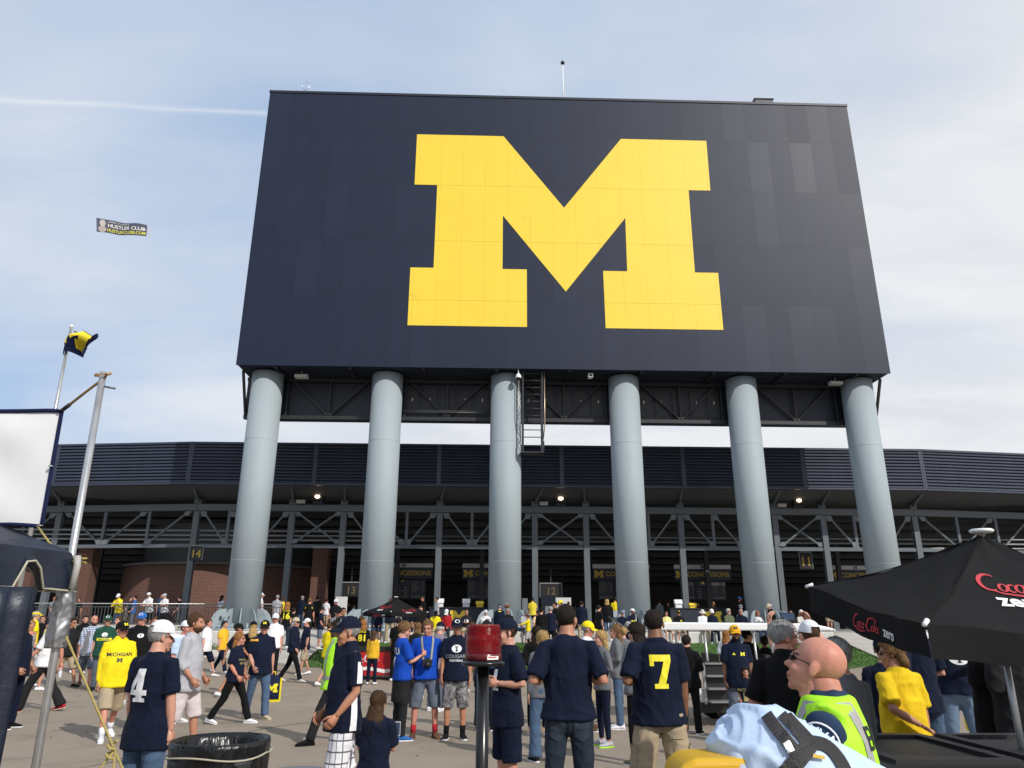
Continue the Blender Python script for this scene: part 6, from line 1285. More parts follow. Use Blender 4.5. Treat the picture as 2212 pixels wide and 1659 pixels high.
# --- left crowd walking
person('man in bright yellow jacket and black cap walking with khaki shorts', -5.73,12.35,0.00,1.74, face=35, fat=.5, sk='red', legs='walk2', arms=('down','down'), top=('yellow','long','jacket'), bot=('shorts','khaki'), shoes='white', socks='white', hair=('short','dark'), hat=('cap','black',0,'','black',CAPM), head=(22,3), hem=.80, prints=[('front', T('MICHIGAN', .075), PN, .0, 1.27, 'lettering'), M_('front', .06, 0, 1.21, PN)])
P_BOT = person('man in white polo and dark flared trousers striding left behind the pole', -8.77,15.9,0.00,1.81, face=-85, fat=.35, sk='red', legs='walk', arms=('swingf','swingb'), top=('white','short','polo'), bot=('flare','charcoal'), shoes='red', sole='tan', hair=('short','grey'), hat=('cap','navy',0,'','navy'), hem=.86)
person('bearded man in grey shirt and pale cargo shorts looking right', -4.07,10.9,0.00,1.79, face=88, fat=.3, sk='tan', legs='step', arms=('bent','bent'), top=('heather','mid'), bot=('shorts','pinkwhite'), hair=('short','brown'), beard='brown', head=(4,0), shoes='grey', hem=.78)
person('ginger blond woman in sunglasses and navy printed shirt walking right', -4.45,14.1,0.00,1.54, face=84, sex='f', fat=.35, sk='red', legs='walk', arms=('bent','bent'), top=('navy','short'), bot=('trousers','black'), shoes='white', sole='white', hair=('long','ginger'), glasses='dark', head=(10,0), hem=.82, prints=[('front', T('WOLVERINES', .05), PGO, .0, 1.24, 'lettering'), ('front', T('GO BLUE', .06), PGO, .0, 1.17, 'lettering')])
P_BAG = person('man in black cap and navy and gold polo with jeans beside the ginger woman', -4.19,14.7,0.00,1.71, face=40, fat=.4, sk='fair', legs='step', arms=('carry','bent'), top=('navy','short','polo'), bot=('trousers','jeans'), shoes='tan', sole='tan', hair=('short','grey'), hat=('cap','black',0,'','black',CAPM), glasses='clear', head=(-30,4), prints=[('right', ([(-.05,-.16),(.03,-.16),(.06,.0),(-.02,.1)], [(0,1,2,3)]), PO, .0, 1.1, 'side_panel'), ('right', ([(-.08,-.02),(.08,-.02),(.06,.02),(-.06,.02)], [(0,1,2,3)]), PO, .0, 1.43, 'shoulder_panel')])
person('woman in black cap and black top seen from behind, left crowd', -5.84,19.5,0.00,1.69, face=178, sex='f', fat=.3, legs='step', arms=('bent','bent'), top=('black','short'), bot=('short','khaki'), shoes='tan', hair=('long','blond'), hat=('cap','black',0,'','black'), head=(20,10))
person('man in dark cap and navy shirt swinging his arm, behind the ginger woman', -6.04,19,0.00,1.69, face=130, fat=.3, legs='walk', arms=('swingb','swingf'), top=('navy','short'), bot=('shorts','navy'), shoes='white', hair=('short','brown'), hat=('cap','black',0,'','black'), head=(-20,0), sk='tan')
person('man in white cap and white polo with black trousers walking towards the camera', -6.15,22.6,0.03,1.88, face=8, fat=.4, sk='red', legs='step', arms=('down','down'), top=('white','short','polo'), bot=('trousers','black'), shoes='white', hair=('short','grey'), hat=('cap','white',0,'','white'), hem=.88)
person('woman in beige cap and navy jacket walking right', -5.61,22.8,0.04,1.81, face=82, sex='f', fat=.4, legs='walk2', arms=('down','bent'), top=('navy','long','jacket'), bot=('trousers','black'), shoes='offwhite', hair=('bob','grey'), hat=('cap','tan',0,'','navy'), prints=[('front', ycirc(.1), PW, .03, 1.28, 'badge')])
person('security steward in hi-vis vest and dark trousers walking behind the checked shorts man', -2.27,11.9,0.00,1.74, face=-72, fat=.3, sk='dark', legs='walk', arms=('down','down'), top=('navy','short'), bot=('trousers','charcoal'), shoes='black', sole='black', hair=('curly','dark'), extra=lambda i: vest(i))
person('woman in striped tank top and grey skirt walking at far left', -12.61,21.8,0.00,1.73, face=70, sex='f', fat=.2, sk='red', legs='walk', arms=('swingb','down'), top=(('stripes',(.42,.42,.44),(.16,.16,.18),'stripe',26),'none','tank'), bot=('short','grey'), shoes='white', hair=('long','lightbrown'), glasses='dark')
person('person in navy shirt half hidden behind the tent curtain', -7.90,13.5,0.00,1.74, face=90, fat=.3, sk='tan', arms=('bent','bent'), top=('navy','short'), bot=('trousers','navy'), hair=('short','brown'), shoes='black')
person('person in yellow cap and yellow shirt at far left, nearer the tent', -14.89,25.5,0.15,1.83, face=20, fat=.3, sk='red', arms=('down','down'), top=('yellow','short'), bot=('shorts','khaki'), hair=('short','brown'), hat=('cap','paleyellow',0,'','yellow'))
person('person in yellow visor and yellow shirt turned away at far left', -14.09,24.5,0.11,1.86, face=140, fat=.3, arms=('down','down'), top=('yellow','short'), bot=('shorts','navy'), hair=('short','grey'), hat=('visor','yellow'))
person('person in sunglasses and black top behind the yellow shirts', -14.97,26.5,0.20,1.63, face=10, fat=.2, arms=('down','down'), top=('black','short'), bot=('trousers','jeans'), hair=('short','brown'), glasses='dark')
person('person in pale yellow shirt behind the man in white polo', -11.37,20.5,0.00,1.77, face=120, fat=.35, arms=('bent','bent'), top=('paleyellow','short'), bot=('shorts','navy'), hair=('short','grey'), hat=('cap','navy',0,'','navy'))
person('young man in sunglasses and dark brown shirt walking right', -11.33,21.5,0.00,1.80, face=62, fat=.2, sk='tan', legs='walk', arms=('down','swingb'), top=('charcoal','short'), bot=('shorts','khaki'), shoes='black', hair=('short','dark'), glasses='dark', head=(10,0))
person('bald man in grey vest over checked shirt', -10.71,21.4,0.00,1.88, face=25, fat=.4, sk='red', legs='walk', arms=('down','down'), top=(('bluecheck',(.62,.65,.72),(.05,.09,.2),'check',22),'mid'), bot=('shorts','slate'), shoes='brown', hair=('bald','grey'), beard='brown', head=(20,0), prints=[('front', ([(-.17,-.3),(-.05,-.3),(-.04,.22),(-.12,.26)], [(0,1,2,3)]), mat('vest_grey', (.16,.16,.17), .8), 0, 1.15, 'vest'), ('front', ([(.05,-.3),(.17,-.3),(.12,.26),(.04,.22)], [(0,1,2,3)]), MATS['vest_grey'], 0, 1.15, 'vest')])
person('man in green cap and green shirt with yellow lettering', -9.77,20.2,0.00,1.83, face=18, fat=.5, legs='step', arms=('down','down'), top=('green','short'), bot=('trousers','slate'), shoes='black', hair=('short','brown'), hat=('cap','green',0,'','green',CAPY), prints=[('front', ycirc(.1), PW, 0, 1.33, 'badge'), ('front', ([(-.17,-.03),(.17,-.03),(.17,.03),(-.17,.03)], [(0,1,2,3)]), PY, 0, 1.22, 'print_bar'), ('front', T('PACKERS', .06), mat('print_green', (.018,.07,.045), .6), 0, 1.2, 'lettering', .012)])
person('man in blue cap and black pullover with white badge and checked shorts', -7.59,17.2,0.00,1.86, face=5, fat=.6, sk='red', arms=('down','down'), top=('black','long'), bot=('shorts',('greyplaid',(.6,.6,.6),(.12,.13,.16),'check',18)), shoes='white', hair=('short','brown'), hat=('cap','blue',0,'','blue',CAPY), prints=YBADGE('front', .07, 1.33, .09))
person('person in yellow jacket partly hidden behind the black pullover', -8.06,19,0.00,1.77, face=30, fat=.3, arms=('down','down'), top=('yellow','long','jacket'), bot=('shorts','khaki'), hair=('short','brown'), shoes='white')
person('man in black cap and navy shirt behind the man in number 4', -5.36,13,0.00,1.81, face=110, fat=.35, sk='tan', arms=('bent','down'), top=('navy','short'), bot=('trousers','djeans'), hair=('buzz','dark'), hat=('cap','black',0,'','black',(emblem_m(.03), mat('print_red2', (.6,.06,.03), .6))), shoes='black')
person('man in white and navy cap left of the bearded man', -5.46,14.2,0.00,1.69, face=70, fat=.3, sk='red', arms=('bent','bent'), top=('lightblue','short'), bot=('shorts','navy'), hair=('short','brown'), hat=('cap','white',170,'','navy'))
# --- terrace railing
person('person in yellow jacket and white cap leaning on the terrace railing', -18.56,39.3,1.30,1.70, face=-8, fat=.25, arms=('chin','lean'), top=('yellow','long','jacket'), bot=('trousers','jeans'), hair=('short','brown'), hat=('cap','white',0,'','white'), lean=16)
person('person in blue shirt turned left on the terrace', -18.28,40.3,1.30,1.62, face=-70, fat=.2, arms=('bent','down'), top=('blue','short'), bot=('trousers','slate'), hair=('short','dark'))
person('person in dark shirt next to the blue shirt on the terrace', -18.65,40.6,1.30,1.56, face=60, fat=.2, arms=('bent','down'), top=('charcoal','short'), bot=('shorts','khaki'), hair=('short','dark'))
person('man in white and grey polo with white cap leaning on the railing', -17.04,39.3,1.30,1.76, face=-18, fat=.25, arms=('lean','lean'), top=('white','short','polo'), bot=('shorts','charcoal'), hair=('short','brown'), hat=('cap','white',0,'','navy'), lean=14)
person('man in navy shirt between the two white shirts on the terrace', -17.03,40.5,1.30,1.75, face=60, fat=.25, sk='tan', arms=('down','down'), top=('denimshirt','short'), bot=('trousers','navy'), hair=('short','dark'))
person('man in white shirt and grey cap leaning with folded arms on the railing', -16.27,39.3,1.30,1.71, face=-25, fat=.35, arms=('crossed','crossed'), top=('white','short'), bot=('trousers','navy'), hair=('short','grey'), hat=('cap','heather',0,'','heather'), lean=10)
person('person in black by the steel post on the terrace', -16.06,40.5,1.30,1.61, face=-80, fat=.2, arms=('bent','down'), top=('black','short'), bot=('trousers','black'), hair=('messy','dark'))
person('dark haired woman in white shirt left of the leftmost column base', -13.94,40.6,1.30,1.65, face=150, sex='f', fat=.2, top=('white','short'), bot=('trousers','jeans'), hair=('long','dark'))
person('person in grey polo facing away on the terrace right of the leftmost column', -10.94,40.2,1.30,1.67, face=178, fat=.3, top=('heather','short','polo'), bot=('shorts','khaki'), hair=('buzz','grey'), hat=('cap','heather',0,'strap','heather'))
person('person in white shirt peeking out behind the leftmost column', -12.02,41,1.30,1.81, face=120, fat=.2, top=('white','short'), bot=('trousers','navy'), hair=('short','dark'), hat=('cap','white',0,'','white'))
person('person in grey shirt on the terrace behind the silver tape', -22.77,41,1.30,1.55, face=60, fat=.25, sk='red', arms=('bent','bent'), top=('grey','short'), bot=('shorts','slate'), hair=('short','ginger'))
person('person in white shirt next to the grey shirt on the terrace', -22.64,41.5,1.30,1.62, face=-60, fat=.2, arms=('bent','bent'), top=('white','short'), bot=('trousers','jeans'), hair=('short','brown'))
person('person in dark clothes on the terrace right of the pole', -22.01,42,1.30,1.54, face=0, fat=.2, sk='tan', top=('black','short'), bot=('trousers','black'), hair=('short','dark'))
# --- on the left ramp
person('curly blond woman in black and yellow number 16 jersey on the ramp', -7.75,30,0.71,1.66, face=176, sex='f', fat=.25, top=('black','short'), bot=('trousers','djeans'), hair=('curly','ginger'), prints=[('back', T('16', .34, .03), PY, 0, 1.13, 'number'), ('back', T('KOWALSKI', .06), PY, 0, 1.42, 'lettering')])
person('child in black beside the number 16 jersey', -7.59,30.4,0.77,1.40, face=170, fat=.2, top=('black','short'), bot=('shorts','black'), hair=('short','dark'))
person('man in navy jacket and jeans entering the gate on the ramp', -9.60,40,1.30,1.62, face=175, fat=.45, top=('navy','long','jacket'), bot=('trousers','jeans'), hair=('short','grey'), shoes='brown')
person('man in black shirt with yellow back piping walking up the ramp', -7.32,31.8,0.98,1.62, face=178, fat=.45, sk='red', legs='step', top=('black','short'), bot=('shorts','black'), hair=('buzz','lightbrown'), shoes='white', prints=[('back', ([(-.18,0),(-.15,0),(-.13,.06),(-.15,.08)], [(0,1,2,3)]), PY, 0, 1.32, 'piping'), ('back', ([(.18,0),(.15,0),(.13,.06),(.15,.08)], [(0,1,2,3)]), PY, 0, 1.32, 'piping')])
person('man in dark shirt in the gateway behind the yellow piping', -8.94,40.5,1.30,1.62, face=170, fat=.3, top=('charcoal','short'), bot=('trousers','black'), hair=('short','dark'))
person('boy in navy shirt and cap holding a yellow toy on the ramp', -6.39,29.8,0.68,1.54, face=110, fat=.2, arms=('phone','bent'), top=('navy','short'), bot=('shorts','slate'), hair=('short','dark'), hat=('cap','black',0,'','black'), shoes='white', socks='black')
person('man in white cap and black jacket handing out leaflets on the ramp', -6.21,31.6,0.95,1.60, face=10, fat=.4, sk='red', arms=('bent','bent'), top=('black','short','jacket'), bot=('shorts','tan'), hair=('short','brown'), hat=('cap','white',0,'','white'), shoes='white')
person('man in sunglasses and grey shirt above the steward', -5.04,27,0.22,1.91, face=50, fat=.3, sk='tan', top=('charcoal','short'), bot=('shorts','khaki'), hair=('short','dark'), glasses='dark')
person('person in black cap left of the man in sunglasses', -5.47,28.2,0.27,1.84, face=30, fat=.3, sk='red', top=('grey','short'), bot=('shorts','khaki'), hair=('short','brown'), hat=('cap','black',0,'','black'))
person('dark silhouette of a person in the gateway left of the second column', -8.41,47,1.30,1.47, face=-60, fat=.2, sk='brown', top=('black','long'), bot=('trousers','black'), hair=('short','dark'))
# --- around the small umbrella
person('curly haired woman in black and yellow number 81 jersey', -3.82,24,0.09,1.62, face=182, sex='f', fat=.3, top=('black','short'), bot=('trousers','djeans'), hair=('curly','ginger'), prints=[('back', T('81', .3, .03), PY, 0, 1.12, 'number'), ('back', T('JOCZ', .09), PY, 0, 1.39, 'lettering')])
person('girl in gold shirt beside the number 81 jersey', -3.24,22.3,0.01,1.42, face=165, sex='f', fat=.2, top=('gold','long'), bot=('trousers','navy'), hair=('long','brown'))
person('person with brown curls behind the number 81 jersey', -4.54,28,0.26,1.58, face=170, fat=.2, top=('charcoal','short'), bot=('trousers','djeans'), hair=('curly','brown'))
person('person in navy jacket and denim shorts sitting left of the small umbrella pole', -4.73,33.25,1.30,1.72, legs='sit', face=6, fat=.3, arms=('lap','lap'), top=('navy','long','jacket'), bot=('shorts','denimshirt'), hair=('short','grey'))
person('man with folded arms in navy shirt and khaki trousers below the small umbrella', -4.09,32.6,0.82,1.78, face=4, fat=.4, sk='tan', arms=('crossed','crossed'), top=('navy','short'), bot=('trousers','khaki'), hair=('short','brown'))
person('black haired person in black shirt in front of the small umbrella', -2.64,23,0.04,1.76, face=160, fat=.25, sk='tan', top=('black','short'), bot=('trousers','black'), hair=('short','dark'))
person('person in navy shirt and white shorts right under the small umbrella', -3.02,29.5,0.50,1.76, face=150, fat=.3, arms=('down','bent'), top=('navy','short'), bot=('shorts','offwhite'), hair=('short','brown'))
person('person in black shirt and khaki shorts with raised elbow under the small umbrella', -2.59,29.8,0.50,1.74, face=30, fat=.3, arms=('phone','down'), top=('black','short'), bot=('shorts','khaki'), hair=('short','brown'))
person('fair haired person in brown hooded top behind the blue shirts', -1.66,18.6,0.00,1.66, face=175, fat=.3, sex='f', top=('charcoal','long','hood'), bot=('trousers','black'), hair=('long','lightbrown'))
person('old person in mauve shirt and navy cap behind the man in blue polo', -1.02,16,0.00,1.69, face=150, fat=.4, top=('mauve','long'), bot=('trousers','slate'), hair=('short','white'), hat=('cap','navy',0,'','navy'), lean=8)
# --- sitting along the wall
person('man in yellow shirt bowing his head on the wall left of the red sweater', -2.23,33.25,1.3,1.58, legs='sit', face=5, fat=.35, arms=('lap','lap'), top=('yellow','short'), bot=('shorts','khaki'), hair=('short','dark'), hat=('cap','black',0,'','black'), head=(0,30), lean=14)
person('person in red sweater and white cap looking down on the wall', -1.72,33.25,1.3,1.68, legs='sitwide', face=-15, fat=.3, arms=('lap','lap'), top=('red','long'), bot=('trousers','djeans'), hair=('short','brown'), hat=('cap','white',0,'','white'), head=(0,28), lean=10, shoes='white')
person('man in sunglasses and black hooded top with white badge on the wall', -0.90,33.25,1.3,1.65, legs='sit', face=0, fat=.35, sk='red', arms=('crossed','crossed'), top=('charcoal','long','hood'), bot=('shorts','khaki'), hair=('buzz','brown'), glasses='dark', prints=YBADGE('front', 0, 1.28, .15))
person('man in white cap and white shirt wiping his face on the wall', -0.08,33.25,1.3,1.62, legs='sit', face=0, fat=.35, arms=('lap','chin'), top=('white','long'), bot=('shorts','navy'), hair=('short','grey'), hat=('cap','white',0,'','white',CAPMN))
person('man in navy sweater with yellow collar, back turned, by the third column', 0.51,32.5,0.82,1.58, face=180, fat=.45, top=('navy','long'), bot=('trousers','navy'), hair=('short','grey'), hat=('cap','navy',0,'strap','navy'), prints=[('back', ([(-.07,-.02),(.07,-.02),(.06,.02),(-.06,.02)], [(0,1,2,3)]), PY, 0, 1.46, 'collar')])
person('man in sunglasses and black shirt with yellow print on the wall', 0.88,33.25,1.3,1.73, legs='sit', face=10, fat=.25, sk='red', arms=('lap','lap'), top=('black','short'), bot=('shorts','tan'), hair=('short','grey'), glasses='dark', prints=[('front', ([(-.12,-.012),(.12,-.012),(.12,.012),(-.12,.012)], [(0,1,2,3)]), PY, 0, 1.24, 'print')])
person('man in grey cap and grey shirt leaning forward on the wall', 1.56,33.25,1.3,1.70, legs='sit', face=30, fat=.35, sk='red', arms=('lap','lap'), top=('heather','short'), bot=('shorts','slate'), hair=('short','grey'), hat=('cap','grey',0,'','grey'), lean=16)
person('woman in peach shirt and dark cap sitting at the end of the wall', 2.06,33.25,1.3,1.63, legs='sit', face=45, sex='f', fat=.5, sk='red', arms=('sitdown','sitdown'), top=('peach','short'), bot=('short','black'), hair=('short','grey'), hat=('cap','charcoal',0,'','charcoal'), glasses='dark', lean=14)
person('boy in yellow hooded top with arms out throwing the football', 1.63,30.8,0.72,1.24, face=-98, fat=.15, legs='step', arms=('throw2','throw2'), top=('yellow','long','hood'), bot=('shorts','heather'), hair=('short','brown'), shoes='black', hem=.86)
person('person in yellow polo standing with back turned right of the third column', 2.25,38.5,1.30,1.55, face=180, fat=.4, sk='red', top=('paleyellow2','short','polo'), bot=('trousers','navy'), hair=('short','dark'), hat=('cap','black',0,'strap','black'))
person('person in black cap in the gateway beside the white square sign', 2.03,29,0.58,1.62, face=160, fat=.25, top=('black','long'), bot=('trousers','black'), hair=('short','dark'), hat=('cap','black',0,'','black'))
person('grey haired person in navy in the middle gateway', 2.40,29.2,0.61,1.63, face=175, fat=.35, top=('navy','long'), bot=('trousers','black'), hair=('short','grey'))
person('dark haired man in black turned left in the middle gateway', 2.72,30.8,0.84,1.60, face=-70, fat=.25, sk='tan', top=('black','short'), bot=('trousers','black'), hair=('short','dark'))
person('person in yellow cap in the middle gateway', 2.98,31.2,0.90,1.63, face=-70, fat=.25, sk='tan', top=('navy','short'), bot=('trousers','navy'), hair=('short','dark'), hat=('cap','yellow',0,'','yellow'))
person('person in dark jacket in the gateway behind the tall man', 3.81,31,0.87,1.62, face=170, fat=.3, top=('navy','long','jacket'), bot=('trousers','khaki'), hair=('short','dark'))
person('person in black and yellow shirt left of the fourth column', 4.36,30,0.73,1.58, face=120, fat=.25, top=('black','short'), bot=('trousers','black'), hair=('short','dark'))
person('fair haired person in long black top left of the fourth column', 4.93,31.5,0.95,1.62, face=170, fat=.35, top=('black','long'), bot=('shorts','jeans'), hair=('bob','blond'))
person('person in yellow shirt and dark cap close beside the fourth column', 6.85,41,1.30,1.65, face=175, fat=.3, top=('yellow','short'), bot=('trousers','black'), hair=('short','dark'), hat=('cap','charcoal',0,'','charcoal'))
person('man in grey cap and navy shirt sitting by the fourth column base', 5.83,33.25,1.3,1.58, legs='sit', face=15, fat=.35, sk='red', arms=('sitdown','sitdown'), top=('navy','short'), bot=('shorts','khaki'), hair=('short','brown'), hat=('cap','slate',0,'','slate'), head=(25,0), shoes='white')
person('man in white cap and navy number 22 jersey by the fourth column base', 6.30,33.25,1.3,1.77, legs='sit', face=12, fat=.5, sk='red', arms=('sitdown','lap'), top=('navy','short'), bot=('shorts','white'), hair=('short','brown'), hat=('cap','white',0,'','white'), head=(30,-4), beard='brown', prints=[('front', T('22', .26, .03), PY, 0, 1.12, 'number')])
person('woman in pale yellow top and sunglasses on the wall behind number 7', 7.77,33.25,1.3,1.58, legs='sit', face=0, sex='f', fat=.3, arms=('lap','lap'), top=('paleyellow','long'), bot=('short','navy'), hair=('bob','dark'), glasses='dark')
person('man in black cap and black polo with yellow trim on the wall', 8.32,33.25,1.3,1.64, legs='sit', face=0, fat=.45, arms=('lap','lap'), top=('black','short','polo'), bot=('shorts','khaki'), hair=('short','dark'), hat=('cap','black',0,'','black',CAPM), prints=[M_('front', .06, .07, 1.32)])
person('man in white sun hat and white shirt with khaki trousers on the wall', 9.36,33.25,1.3,1.72, legs='sit', face=8, fat=.35, sk='red', arms=('lap','lap'), top=('white','long'), bot=('trousers','tan'), hair=('short','white'), hat=('bucket','offwhite'), head=(0,16), shoes='black')
person('person in white cap and navy jacket on the wall right of the sun hat', 9.77,33.25,1.3,1.76, legs='sit', face=-5, fat=.3, sk='red', arms=('lap','lap'), top=('navy','long','jacket'), bot=('trousers','navy'), hair=('short','grey'), hat=('cap','white',0,'','white'), head=(15,14), shoes='white')
person('man with grey beard in green checked shirt on the wall', 10.51,33.25,1.3,1.80, legs='sit', face=20, fat=.4, sk='red', arms=('lap','lap'), top=(('greencheck',(.16,.18,.10),(.07,.09,.05),'check',16),'short'), bot=('trousers','khaki'), hair=('short','white'), beard='white', head=(10,4))
person('grey haired man in navy polo with folded arms on the wall', 11.04,33.25,1.3,1.76, legs='sit', face=-8, fat=.35, sk='red', arms=('crossed','crossed'), top=('navy','short','polo'), bot=('trousers','jeans'), hair=('short','grey'), head=(-10,6), lean=6)
person('woman in white sweater with chin on her hand on the wall', 11.73,33.25,1.3,1.62, legs='sit', face=15, sex='f', fat=.25, sk='red', arms=('chin','lap'), top=('white','long'), bot=('trousers','jeans'), hair=('long','ginger'), lean=8)
person('person in tan sun hat and black jacket bending by the fifth column', 12.20,32.5,0.82,1.67, face=-80, sex='f', fat=.4, arms=('bent','bent'), top=('black','long','jacket'), bot=('trousers','black'), hair=('short','dark'), hat=('bucket','tan'), lean=14, head=(0,10))
person('man in sunglasses right of the fifth column base', 13.25,33.25,1.3,1.71, legs='sit', face=0, fat=.3, sk='red', arms=('lap','lap'), top=('charcoal','short'), bot=('shorts','navy'), hair=('short','dark'), glasses='dark')
person('man in white cap with navy brim right of the fifth column', 13.72,33.25,1.3,1.71, legs='sit', face=10, fat=.3, sk='red', arms=('lap','lap'), top=('offwhite','short'), bot=('shorts','khaki'), hair=('short','grey'), hat=('cap','white',0,'','navy'))
person('man in blue cap and dark number jersey standing left of the fifth column', 12.47,37.5,1.30,1.61, face=80, fat=.35, sk='red', arms=('down','down'), top=('black','short'), bot=('trousers','navy'), hair=('short','dark'), beard='dark', hat=('cap','blue',0,'','blue'), prints=[('right', T('22', .22, .02), PW, 0, 1.2, 'number')])
person('vendor in black behind the counter right of the steel post', 13.29,48,1.30,1.54, face=0, fat=.3, sk='tan', top=('black','short'), bot=('trousers','black'), hair=('short','dark'))
person('vendor with fair hair behind the wall sitters', 13.95,47,1.30,1.61, face=40, fat=.3, sex='f', sk='tan', top=('charcoal','short'), bot=('trousers','black'), hair=('long','lightbrown'))
person('vendor at the navy counter left of the steel post', 11.14,47,1.30,1.54, face=0, fat=.3, sk='tan', top=('black','short'), bot=('trousers','black'), hair=('short','dark'))
person('man in grey jacket with white sleeves behind the red sweater', -2.54,38.5,1.30,1.54, face=-60, fat=.25, sk='tan', top=('heather','long'), bot=('trousers','black'), hair=('short','dark'))
person('bald man in black jacket right of the small umbrella in the shade', -3.15,37.5,1.30,1.53, face=-60, fat=.3, sk='tan', top=('black','long','jacket'), bot=('trousers','black'), hair=('buzz','brown'))
person('person in khaki shorts below the large umbrella near the right ramp', 16.39,36.5,1.30,1.74, face=30, fat=.3, top=('yellow','short'), bot=('shorts','khaki'), hair=('short','brown'))
person('person in yellow shirt in the dark gateway left of number 16', -11.12,42,1.30,1.58, face=170, fat=.3, top=('yellow','short'), bot=('trousers','navy'), hair=('short','brown'))
person('person in white shirt in the gateway right of the yellow piping', -8.97,43,1.30,1.57, face=160, fat=.3, top=('white','short'), bot=('shorts','khaki'), hair=('short','dark'))
person('person bending in yellow sweatshirt behind the small umbrella', -3.77,44,1.30,1.39, face=60, fat=.4, top=('yellow','long'), bot=('trousers','navy'), hair=('short','brown'), lean=12)
person('person in white shirt in the gateway behind the tall man, left side', 4.45,42,1.30,1.45, face=175, fat=.3, top=('white','short'), bot=('trousers','djeans'), hair=('short','brown'))
person('person in yellow hooded top glimpsed between grey haired man and white cap', 3.77,9.6,0.00,1.52, face=150, fat=.3, top=('yellow','long','hood'), bot=('trousers','navy'), hair=('short','brown'))
person('person in grey jacket in the gateway right of the fourth column', 9.47,42,1.30,1.52, face=150, fat=.3, top=('grey','long'), bot=('trousers','black'), hair=('short','dark'))
person('person in white shirt queueing left of the second column base', -6.85,39.5,1.30,1.21, face=120, fat=.2, sex='f', top=('white','short'), bot=('trousers','jeans'), hair=('long','dark'))
person('person in yellow cap and navy shirt walking left of the red cooler', -4.47,26,0.17,1.68, face=160, fat=.3, legs='step', top=('navy','short'), bot=('shorts','khaki'), hair=('short','brown'), hat=('cap','yellow',0,'','yellow'))
person('person in white shirt behind the bearded man', -8.55,24,0.09,1.70, face=80, fat=.3, legs='walk', top=('white','short'), bot=('shorts','navy'), hair=('short','brown'))
person('person in navy shirt and white cap on the plaza right of the beige cap', -5.66,24.5,0.11,1.67, face=-60, fat=.35, legs='step', top=('navy','short'), bot=('shorts','khaki'), hair=('short','brown'), hat=('cap','white',0,'','white'))
person('person in yellow shirt on the plaza behind the steward', -4.44,22,0.00,1.72, face=140, fat=.3, legs='walk', top=('yellow','short'), bot=('shorts','navy'), hair=('short','brown'))
person('person in black jacket behind the checked shirt at left', -12.80,25,0.13,1.71, face=40, fat=.3, legs='step', top=('black','long','jacket'), bot=('trousers','jeans'), hair=('short','dark'))
person('person in white shirt behind the green cap at left', -11.28,24,0.09,1.72, face=-30, fat=.3, legs='step', top=('white','short'), bot=('shorts','navy'), hair=('short','brown'))
person('person in gold shirt behind the ginger woman', -8.39,25,0.13,1.61, face=70, fat=.3, legs='walk2', top=('gold','short'), bot=('trousers','navy'), hair=('short','dark'))
person('woman in navy dress shirt beyond the camouflage shorts', -0.39,20,0.00,1.67, face=-150, sex='f', fat=.25, top=('navy','short'), bot=('tight','black'), hair=('long','brown'))
flush()
# ---------------------------------------------------------------- small things people hold
def held(name, label, cat, loc, rz=0, parts=()):
    t = thing(name, label, cat, loc, rz)
    for nm, mb, mt in parts: mb.build(nm, mt, t)
    return t
PHB = mat('phone_body', (.55,.56,.58), .3); SCREEN = mat('phone_screen', (.05,.08,.14), .15)
def phone_at(label, loc, rz, w=.075, h=.15, tilt=False, PHB=PHB):
    a = MB(); a.box(-w/2, w/2, -.004, .004, -h/2, h/2); b = MB(); b.box(-w/2+.005, w/2-.005, -.0052, -.0042, -h/2+.012, h/2-.012)
    o = held('phone', label, 'phone', loc, rz, (('case', a, PHB), ('screen', b, SCREEN)))
    if tilt: o.rotation_euler.y = R(90)
    return o
hd = hand_of(P_SEL, -1); phone_at('white phone held up by the crouching woman', (hd.x+.06, hd.y+.02, hd.z+.06), R(-10))
ha, hb = hand_of(P_PH, 1), hand_of(P_PH, -1); c = (ha+hb)/2; phone_at('phone held sideways above the white cap', (c.x, c.y-.01, c.z-.01), 0, .07, .145, True, BLACK)
c = (hand_of(P_PHB, 1)+hand_of(P_PHB, -1))/2; phone_at('dark phone in the hands of the young person in blue', c, R(100), .07, .13)
# camera with strap
p = P_CAM; B = MB(); B.box(-.07, .07, -.04, .04, -.05, .05); B.box(-.03, .03, -.035, .035, .05, .075); L = MB(); L.tube([(0,-.03,0),(0,-.12,-.03)], [.038,.034], 14)
cp = world_of(p, (0, -.20, 1.13)); t = held('camera', 'black camera hanging on the chest of the man in blue polo', 'camera', cp, R(p['face']), (('body', B, BLACK), ('lens', L, BLACK)))
tr = bvh_of(p['shirt']); STR = mat('strap_grey', (.30,.29,.24), .8)
for sg in (1, -1):
    pts = [(sg*.06, .04-.0), (sg*.075, .20), (sg*.09, .33), (sg*.085, .40)]
    vf = stroke(pts, .03); vs, fs = densify(vf, .03); V = []; Rz = Matrix.Rotation(R(p['face']), 3, 'Z')
    for u, v in vs:
        q = Vector((u, -.5, 1.13*p['s']+v)); h = tr.ray_cast(q, Vector((0,1,0)), 1.0); V.append((h[0]+Vector((0,-.012,0))-Vector((0,-.20*p['s'],1.13*p['s']))) if h[0] is not None else Vector((u, .16+.1, v)))
    m = MB(); m.add(V, fs); m.build('strap', STR, t, fix=False)
